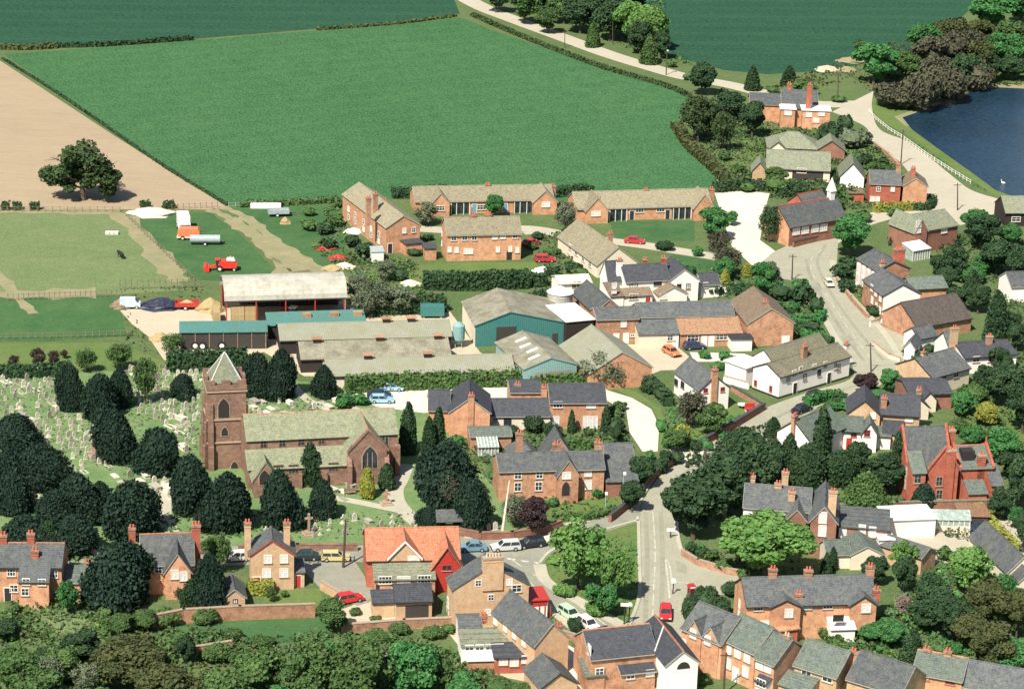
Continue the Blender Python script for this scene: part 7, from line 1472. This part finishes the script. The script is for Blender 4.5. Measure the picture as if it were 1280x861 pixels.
for p, m_, nm, lb in ((c2(90,485), 'tim_r', 'tarpaulin_pile', 'red tarpaulin-covered pile in the garden left of the terrace'), (c2(62,535), 'hay', 'timber_pile', 'yellow timber pile below the red tarpaulin'), (c2(120,525), 'cream', 'rubble_pile', 'pale rubble pile right of the yellow timber pile'), (c2(25,435), 'tim_r', 'rusty_machine', 'rusty red cover beside the dirt track'), (c2(165,355), 'tim_w', 'washing_pile', 'white pile against the side of the leftmost terrace'), (c2(580,582), 'tim_w', 'paving_pile', 'small white pile on the long lawn above the clipped hedge'), (c2(440,610), 'cream', 'stone_pile', 'cream stone pile left of the clipped hedge'), (c2(1090,545), 'tim_w', 'garden_cover', 'white cover in the garden right of the long lawn')):
    heap(p, 1.6, 1.1, m_, nm, lb, 'pile', int(p[0]), 1.4)
r = empty('garden_shed', G(c2(278,490)), .2); MB().box(-1.2, -1.2, 0, 1.2, 1.2, 2.0).build('wall', M['tim_w'], r); MB().slab([(-1.35, -1.35, 2.05), (1.35, -1.35, 2.05), (1.35, 1.35, 2.5), (-1.35, 1.35, 2.5)], .08).build('roof', M['grey_m'], r); tag(r, 'small white shed with a pale sloping roof by the terrace gable', 'shed')
# silo, feed bin, tank
r = empty('grain_silo', G((699,400))); MB().tube((0, 0, 0), (0, 0, 5.6), 2.35, n=28).build('drum', M['galv'], r); mb = MB(); n = 28
mb.add([(2.55 * math.cos(6.283 * i / n), 2.55 * math.sin(6.283 * i / n), 5.55) for i in range(n)] + [(0, 0, 6.8)], [(i, (i + 1) % n, n) for i in range(n)] + [tuple(range(n))[::-1]]); mb.build('cone_roof', M['tim_w'], r)
for z_ in (1.2, 2.4, 3.6, 4.8): MB().tube((0, 0, z_), (0, 0, z_ + .1), 2.39, n=28).build('hoop', M['grey_m'], r)
tag(r, 'pale cylindrical grain silo with a white conical roof', 'silo')
r = empty('feed_bin', G((573,434))); MB().tube((0, 0, 1.6), (0, 0, 4.2), 1.1, n=16).tube((0, 0, .6), (0, 0, 1.6), .3, 1.1, n=16).tube((0, 0, 4.2), (0, 0, 4.8), 1.1, .3, n=16).build('hopper', M['blue_w'], r)
for i in range(4): MB().tube((.8 * math.cos(i * 1.57 + .8), .8 * math.sin(i * 1.57 + .8), 0), (.8 * math.cos(i * 1.57 + .8), .8 * math.sin(i * 1.57 + .8), 1.8), .06).build('leg', M['grey_m'], r)
tag(r, 'blue-grey feed bin on legs beside the livestock sheds', 'feed bin')
r = empty('oil_tank', G((540,396)), .1); MB().box(-2.2, -1.2, .5, 2.2, 1.2, 2.3).build('tank', M['teal_w'], r)
for x in (-1.6, 1.6): MB().box(x - .2, -1, 0, x + .2, 1, .5).build('plinth', M['stone_l'], r)
tag(r, 'green box-shaped tank behind the livestock sheds', 'tank')
for i, p in enumerate((d1(955,770), d1(990,772), d1(1085,770))):
    o = MB().tube((0, -.2, 0), (0, .2, 0), .75, n=16).build('spare_wheel', M['rubber'], None, G(p) + Vector((0, 0, .75)), .1); MB().tube((0, -.22, 0), (0, .22, 0), .42, n=12).build('rim', M['tim_w'], o)
    tag(o, ['leftmost loose tractor tyre with a white rim before the open shed', 'second loose white-rimmed tyre from the left before the open shed', 'loose tyre standing alone at the middle of the open shed front'][i], 'tyre')
for i, x in enumerate((134.5, 140, 145.5)):
    r = empty('feed_trough', G((x, 293))); MB().prism([(-.35, 0), (.35, 0), (.5, .6), (-.5, .6)], 'x', -.42, .42).build('trough', M['tim_w'], r); tag(r, ['left', 'middle', 'right'][i] + ' one of three white feed troughs on the pale paddock', 'trough')
# ---------------------------------------------------------------- animals
def skin(name, verts, edges, radii, mat, loc, rz, sub=2):
    import bmesh
    me = bpy.data.meshes.new(name); me.from_pydata(verts, edges, []); o = bpy.data.objects.new(name, me); COL.objects.link(o)
    sk = o.modifiers.new('skin', 'SKIN'); 
    for v, r_ in zip(me.skin_vertices[0].data, radii): v.radius = r_ if isinstance(r_, tuple) else (r_, r_)
    me.skin_vertices[0].data[0].use_root = True
    o.modifiers.new('sub', 'SUBSURF').levels = sub; o.modifiers[-1].render_levels = sub; me.materials.append(mat); o.location = loc; o.rotation_euler = (0, 0, rz); return o
hide = solid('black_hide', (.02, .02, .022), .8)
V = [(-.75,0,1.15),(-.3,0,1.1),(.25,0,1.1),(.7,0,1.15),(1.0,0,1.3),(1.3,0,1.15),(1.55,0,.95)]; E = [(i, i + 1) for i in range(6)]; Rr = [.28,.36,.38,.3,.2,.17,.10]
for (bi, x, y) in ((0, -.75, .22), (0, -.75, -.22), (3, .65, .2), (3, .65, -.2)):
    n0 = len(V); bk = .08 if bi == 0 else -.02
    V += [(x, y, .85), (x - bk, y, .5), (x, y, .05)]; E += [(bi, n0), (n0, n0 + 1), (n0 + 1, n0 + 2)]; Rr += [.15, .08, .06]
n0 = len(V); V += [(-1.05, 0, 1.1), (-1.12, 0, .6)]; E += [(0, n0), (n0, n0 + 1)]; Rr += [.05, .035]
n0 = len(V); V += [(1.25, .25, 1.28), (1.25, -.25, 1.28)]; E += [(5, n0), (5, n0 + 1)]; Rr += [.045, .045]
tag(skin('cow', V, E, Rr, hide, G((151,323)), 2.2), 'black cow standing on the pale paddock', 'cow')
sw = solid('swan_white', (.85, .84, .8), .7)
tag(skin('swan', [(-.5,0,.2),(-.15,0,.2),(.25,0,.2),(.45,0,.35),(.42,0,.65),(.5,0,.85),(.68,0,.82)], [(i, i+1) for i in range(6)], [.12,.26,.24,.1,.06,.07,.035], sw, G((1254,230)) + Vector((0, 0, .05)), 2.6), 'white swan on the near side of the pond', 'swan')
# ---------------------------------------------------------------- churchyard
ca_ = math.radians(14)
def stone_meshes():
    up = MB().prism([(-.36, 0), (.36, 0), (.36, .85), (.24, 1.05), (0, 1.15), (-.24, 1.05), (-.36, .85)], 'y', -.08, .08).box(-.45, -.16, -.05, .45, .16, .12)
    cr_ = MB().prism([(-.12, .3), (.12, .3), (.12, .95), (.42, .95), (.42, 1.17), (.12, 1.17), (.12, 1.5), (-.12, 1.5), (-.12, 1.17), (-.42, 1.17), (-.42, .95), (-.12, .95)], 'y', -.09, .09).box(-.4, -.3, -.05, .4, .3, .15).box(-.28, -.2, .15, .28, .2, .32)
    led = MB().box(-.5, -1.05, -.05, .5, 1.05, .18); ch = MB().box(-.5, -1.0, -.05, .5, 1.0, .62).box(-.62, -1.12, .62, .62, 1.12, .76)
    kb = MB().prism([(-.36, .0), (.36, 0), (.36, .8), (0, 1.05), (-.36, .8)], 'y', -.08, .08).box(-.5, -.14, -.05, .5, .14, .14); kb.box(-.5, -2.1, -.05, -.38, -.14, .16); kb.box(.38, -2.1, -.05, .5, -.14, .16); kb.box(-.5, -2.2, -.05, .5, -2.1, .16)
    return [q.mesh('gravestone', [M['headst']]) for q in (up, cr_, led, ch, kb)]
SMS = stone_meshes(); NAMES = ['gravestone', 'stone_cross', 'grave_slab', 'chest_tomb', 'kerbed_grave']
WORDS = ['rounded upright headstone', 'small stone cross', 'flat pale grave slab', 'box-shaped chest tomb', 'kerbed grave']
rnd = random.Random(77); yews = [p for o, p, ph in PLANTS if 'yew' in ph or 'conifer' in ph or 'evergreen' in ph]
def inside(p, poly):
    c = False
    for i in range(len(poly)):
        a, b = poly[i], poly[i-1]
        if (a[1] > p[1]) != (b[1] > p[1]) and p[0] < (b[0] - a[0]) * (p[1] - a[1]) / (b[1] - a[1]) + a[0]: c = not c
    return c
def graves(poly, sx, sy, kinds, where, skew=0.0, jit=.3, keep=.85):
    xs = [p[0] for p in poly]; ys = [p[1] for p in poly]; y = min(ys); n = 0; row = 0
    while y < max(ys):
        x = min(xs) + (row * skew) % sx
        while x < max(xs):
            p = (x + rnd.uniform(-jit, jit) * sx, y + rnd.uniform(-jit, jit) * sy * .6); x += sx
            if not inside(p, poly) or rnd.random() > keep: continue
            if any(abs(p[0] - q[0]) < 16 and -14 < p[1] - q[1] < 6 for q in yews): continue
            k = rnd.choices(range(5), kinds)[0]; o = place(NAMES[k], SMS[k], None, G(p), ca_ + .45 + rnd.uniform(-.14, .14)); s_ = rnd.uniform(.65, 1.1); o.scale = (s_, s_, s_ * rnd.uniform(.9, 1.2))
            o.rotation_euler.x = rnd.uniform(-.06, .06)
            tag(o, f'{WORDS[k]} {where}', 'grave', f'{WORDS[k]}s {where}'); n += 1
        y += sy; row += 1
    return n
ng = graves([(-5,470),(70,470),(78,500),(-5,502)], 10.5, 7.2, (9,1,.2,0,.8), 'in the orderly rows at the churchyard upper left corner', 6)
ng += graves([(-5,505),(75,502),(115,530),(138,580),(120,590),(60,590),(40,550),(-5,520)], 10, 7.2, (8,1,.8,.4,1.2), 'in the grass left of the tall granite obelisk', 5, .45)
ng += graves([(148,462),(262,455),(250,500),(246,560),(226,570),(215,535),(172,520),(152,500)], 9.2, 7, (9,1,.8,.4,.8), 'between the dark yews and the church tower', 4, .45)
ng += graves([(312,505),(330,498),(420,502),(450,506),(440,515),(312,521)], 15, 6.5, (2,.5,4,3,1), 'behind the church nave', 4)
ng += graves([(330,662),(372,655),(420,645),(470,643),(515,655),(520,668),(330,674)], 15, 9, (6,2,.7,.5,.5), 'on the grass between the church path and the street', 5, .45)
ng += graves([(588,652),(625,648),(622,668),(590,668)], 13, 8, (5,2,0,0,0), 'under the trees beside the flagpole', 3)
ng += graves([(130,590),(160,588),(215,606),(212,628),(176,620)], 13, 8, (4,1,2,2,1), 'in the gap between the lower yews', 4)
ng += graves([(410,612),(440,608),(452,616),(440,632),(412,628)], 14, 8, (0,0,2,4,0), 'close to the south transept', 4)
o = empty('obelisk', G((118,572)), .3); MB().box(-.9, -.9, 0, .9, .9, .35).box(-.6, -.6, .35, .6, .6, 1.1).build('pedestal', M['stone_l'], o); mb = MB(); mb.add([(-.4,-.4,1.1),(.4,-.4,1.1),(.4,.4,1.1),(-.4,.4,1.1),(-.25,-.25,3.9),(.25,-.25,3.9),(.25,.25,3.9),(-.25,.25,3.9),(0,0,4.3)], [(0,1,5,4),(1,2,6,5),(2,3,7,6),(3,0,4,7),(4,5,8),(5,6,8),(6,7,8),(7,4,8)]); mb.build('shaft', M['granite'], o); tag(o, 'tall reddish granite obelisk among the graves left of the church', 'monument')
def cross(p, h, label, mat='stone_l'):
    o = empty('memorial_cross', G(p), .35); MB().box(-.9, -.9, 0, .9, .9, .25).box(-.6, -.6, .25, .6, .6, .55).build('steps', M['stone_l'], o); MB().box(-.16, -.16, .55, .16, .16, h).box(-.6, -.14, h - .9, -.162, .14, h - .62).box(.162, -.14, h - .9, .6, .14, h - .62).build('cross_shaft', M[mat], o); return tag(o, label, 'memorial')
cross((483,630), 2.4, 'small reddish memorial cross on the lawn before the south transept', 'granite'); cross((386,668), 3.4, 'stepped memorial cross on the lawn behind the square tan house')
r = empty('lychgate', G((562,664)), .15); 
for x in (-1.6, 1.6):
    for y in (-.9, .9): MB().box(x - .12, y - .12, 0, x + .12, y + .12, 2.3).build('post', M['darkwood'], r)
MB().prism([(-1.6, 2.2), (0, 3.6), (1.6, 2.2), (1.5, 2.35 - .3), (0, 3.4), (-1.5, 2.05)], 'x', -2.2, 2.2).build('roof', M['slate'], r); tag(r, 'small slate-roofed lychgate between the dark yews', 'lychgate')
# garden furniture
r = empty('garden_table', G(d4(890,705)), .2); MB().tube((0, 0, .7), (0, 0, .76), .8, n=16).build('table_top', M['tim_w'], r); MB().tube((0, 0, 0), (0, 0, .7), .1).build('leg', M['tim_w'], r); tag(r, 'white round garden table in front of the courtyard cottage', 'table')
r = empty('garden_swing', G(d4(930,718)), .2); MB().box(-.9, -.5, .35, .9, .5, .5).build('seat', M['tim_r'], r); MB().box(-.9, .4, .5, .9, .55, 1.2).build('backrest', M['tim_r'], r)
for x in (-.8, .8): MB().box(x - .05, -.45, 0, x + .05, .45, .35).build('leg', M['tim_w'], r)
tag(r, 'bright red garden seat beside the white table', 'seat')
for i, (p, lb) in enumerate(((d6(850,735), 'left wooden bench before the south transept'), (d6(905,722), 'right wooden bench before the south transept'))):
    r = empty('park_bench', G(p), .3); MB().box(-.9, -.25, .4, .9, .25, .47).build('seat', M['wood'], r); MB().box(-.9, .22, .47, .9, .28, .95).build('backrest', M['wood'], r)
    for x in (-.8, .8): MB().box(x - .05, -.22, 0, x + .05, .25, .4).build('leg', M['wood'], r)
    tag(r, lb, 'bench')
r = empty('greenhouse', G(c6(882,782)), .02); MB().box(-3, -1.6, 0, 3, 1.6, 1.0).build('base_wall', M['cream'], r); MB().box(-2.9, -1.5, 1.0, 2.9, 1.5, 2.0).build('glazing', M['ghouse'], r); MB().prism([(-1.7, 1.98), (1.7, 1.98), (0, 3.1)], 'x', -3.05, 3.05).build('roof', M['ghouse'], r)
for i in range(8): x = -2.9 + i * 5.8 / 7; MB().box(x - .05, -1.56, 1.0, x + .05, -1.502, 2.0).build('glazing_bar', M['tim_w'], r)
tag(r, 'pale greenhouse between the white yard building and the carport', 'greenhouse')
# ---------------------------------------------------------------- rough vegetation
EXCL = [[(757,485),(790,495),(818,509),(828,532),(826,568),(798,568),(783,540),(779,512),(757,502)],[(1036,125),(1096,112),(1094,136),(1106,163),(1145,180),(1195,220),(1220,237),(1255,247),(1310,262),(1175,290),(1120,203),(1080,175),(1055,150),(1036,142)],[(1000,300),(1050,296),(1050,347),(1108,412),(1134,452),(1062,476),(1034,413),(1015,372),(990,345)],[(890,238),(964,240),(958,262),(952,300),(975,316),(1000,310),(1000,350),(930,330)]]
def cover(polys, n, leafk, label, s=.45, hmax=.6, name='undergrowth', seed=1):
    rnd = random.Random(seed); mb = MB()
    for poly in polys:
        W_ = [G(p) for p in poly]; P2 = [(w.x, w.y) for w in W_]; xs = [p[0] for p in P2]; ys = [p[1] for p in P2]; area = abs(sum(P2[i-1][0] * P2[i][1] - P2[i][0] * P2[i-1][1] for i in range(len(P2)))) / 2
        k = int(area * n); c = 0
        while c < k:
            x, y = rnd.uniform(min(xs), max(xs)), rnd.uniform(min(ys), max(ys)); c += .5
            if not inside((x, y), P2): continue
            q = CM.transposed() @ (Vector((x, y, 0)) - CAMP); q = (640 - FPX * q.x / q.z, 430.5 + FPX * q.y / q.z)
            if any(inside(q, e) for e in EXCL): continue
            v = .5 + .5 * math.sin(x * .35 + 1.3 * math.sin(y * .22)) * math.sin(y * .31 + 2 * math.sin(x * .13)); v = v * v
            if rnd.random() > v + .25: continue
            leaf(mb, Vector((x, y, .05 + rnd.random() * hmax * (v + .15))), rdir(rnd) * .9 + Vector((0, 0, .8)), s, rnd)
    return tag(mb.build(name, LF[leafk]), label, 'undergrowth', kind='stuff')
cover([[(0,745),(60,745),(160,780),(300,800),(430,790),(600,820),(640,870),(0,880)]], 5, 'mid', 'rough green undergrowth along the bottom left gardens', .5, 1.4, seed=2)
cover([[(1040,780),(1100,770),(1180,700),(1290,700),(1290,870),(1150,870),(1060,830)]], 4, 'green', 'rough green undergrowth in the lower right gardens', .5, 1.2, seed=3)
cover([[(1000,160),(1100,170),(1130,225),(1100,262),(1050,262),(900,238),(860,150),(905,110),(950,150)]], 2.2, 'mid', 'rough garden growth around the bungalows', .5, .9, seed=4)
cover([[(405,262),(430,250),(440,300),(520,330),(530,360),(560,390),(450,400),(440,345),(400,320)]], 2.8, 'mid', 'rough garden growth below the leftmost terrace', .5, 1.0, seed=5)
cover([[(870,330),(960,345),(1010,380),(1040,430),(1000,440),(985,400),(940,375),(860,370)]], 3.5, 'green', 'rough garden growth between the inn and the street', .45, 1.0, seed=6)
cover([[(800,470),(850,500),(900,520),(950,515),(870,562),(830,560),(830,510)]], 3.5, 'green', 'garden growth above the stone wall at the bend', .42, .8, seed=7)
cover([[(1160,290),(1290,300),(1290,560),(1200,560),(1210,480),(1250,440),(1240,360),(1180,345)]], 3, 'mid', 'rough growth along the right edge gardens', .5, 1.2, seed=8)
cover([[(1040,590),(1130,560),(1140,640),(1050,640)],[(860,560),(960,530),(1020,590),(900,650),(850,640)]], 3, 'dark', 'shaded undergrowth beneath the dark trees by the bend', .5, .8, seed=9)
cover([[(680,700),(730,676),(796,660),(798,745),(783,778),(700,735)]], 2.5, 'green', 'longer grass and plants on the village green', .4, .35, seed=10)
cover([[(0,690),(170,700),(170,745),(0,745)],[(200,640),(330,640),(330,672),(200,672)]], 1.5, 'mid', 'undergrowth below the churchyard yews', .45, .7, seed=11)
cover([[(0,470),(150,466),(262,455),(255,600),(150,600),(0,520)],[(300,498),(440,500),(440,518),(300,522)],[(320,640),(560,640),(570,668),(320,676)]], 1.1, 'grey', 'tufted pale grass between the graves', .35, .3, seed=12)
cover([[(570,540),(640,520),(800,520),(800,560),(700,565),(600,560)],[(610,600),(800,595),(790,640),(640,650)]], 1.6, 'mid', 'flower beds and borders around the vicarage', .4, .7, seed=13)
cover([[(1085,60),(1220,30),(1290,60),(1290,108),(1200,110),(1120,140),(1095,120),(1060,100),(1000,118),(960,112)]], 1.4, 'olive', 'rough grass and scrub around the pond trees', .6, .8, seed=14)
cover([[(600,-20),(830,-10),(835,60),(870,82),(830,78),(760,52),(690,22),(620,0)]], 1.2, 'mid', 'rough grass and scrub on the country road verge', .6, .7, seed=15)
cover([[(1090,165),(1125,190),(1205,245),(1250,246),(1215,228),(1150,182),(1105,158)]], 2, 'green', 'rough grass strip beside the pond railing', .4, .4, seed=16)
cover([[(150,362),(255,358),(250,380),(160,386),(205,450),(160,440)]], 1.2, 'olive', 'weedy edge of the farmyard', .4, .5, seed=17)

G1_ = [[(0,745),(60,745),(160,780),(300,800),(430,790),(600,820),(640,870),(0,880)], [(1040,780),(1100,770),(1180,700),(1290,700),(1290,870),(1150,870),(1060,830)]]
cover(G1_, 2.5, 'olive', 'yellowish scrub among the foreground gardens', .4, 1.6, seed=31); cover(G1_, 1.6, 'grey', 'pale flowering growth among the foreground gardens', .35, 1.5, seed=32); cover(G1_, 1.6, 'bright', 'bright spring growth among the foreground gardens', .38, 1.3, seed=33)
G2_ = [[(1000,160),(1100,170),(1130,225),(1100,262),(1050,262),(900,238),(860,150),(905,110),(950,150)],[(405,262),(430,250),(440,300),(520,330),(530,360),(560,390),(450,400),(440,345),(400,320)],[(870,330),(960,345),(1010,380),(1040,430),(1000,440),(985,400),(940,375),(860,370)],[(1160,290),(1290,300),(1290,560),(1200,560),(1210,480),(1250,440),(1240,360),(1180,345)],[(660,295),(740,300),(730,350),(680,390),(640,385),(690,350)],[(1045,320),(1075,340),(1100,390),(1070,376),(1046,345)],[(560,530),(800,505),(800,560),(560,610)],[(850,690),(1000,700),(1000,722),(900,712)],[(1090,640),(1290,560),(1290,700),(1240,690)]]
cover(G2_, 1.5, 'dark', 'dark low garden growth in the village', .4, .9, seed=34); cover(G2_, 1.0, 'grey', 'pale garden growth in the village', .35, .9, seed=35); cover(G2_, .8, 'olive', 'yellowish garden growth in the village', .35, .8, seed=36); cover(G2_, .25, 'pink', 'scattered blossom in the village gardens', .3, 1.0, seed=37)
auto_labels()
for o in COL.objects:
    if o.parent is None and o.type in ('MESH', 'EMPTY') and 'kind' not in o: o['kind'] = 'thing'
for o in COL.objects:
    if o.parent is None and 'label' in o and len(o['label'].split()) > 16: print('LONG', len(o['label'].split()), o['label'])
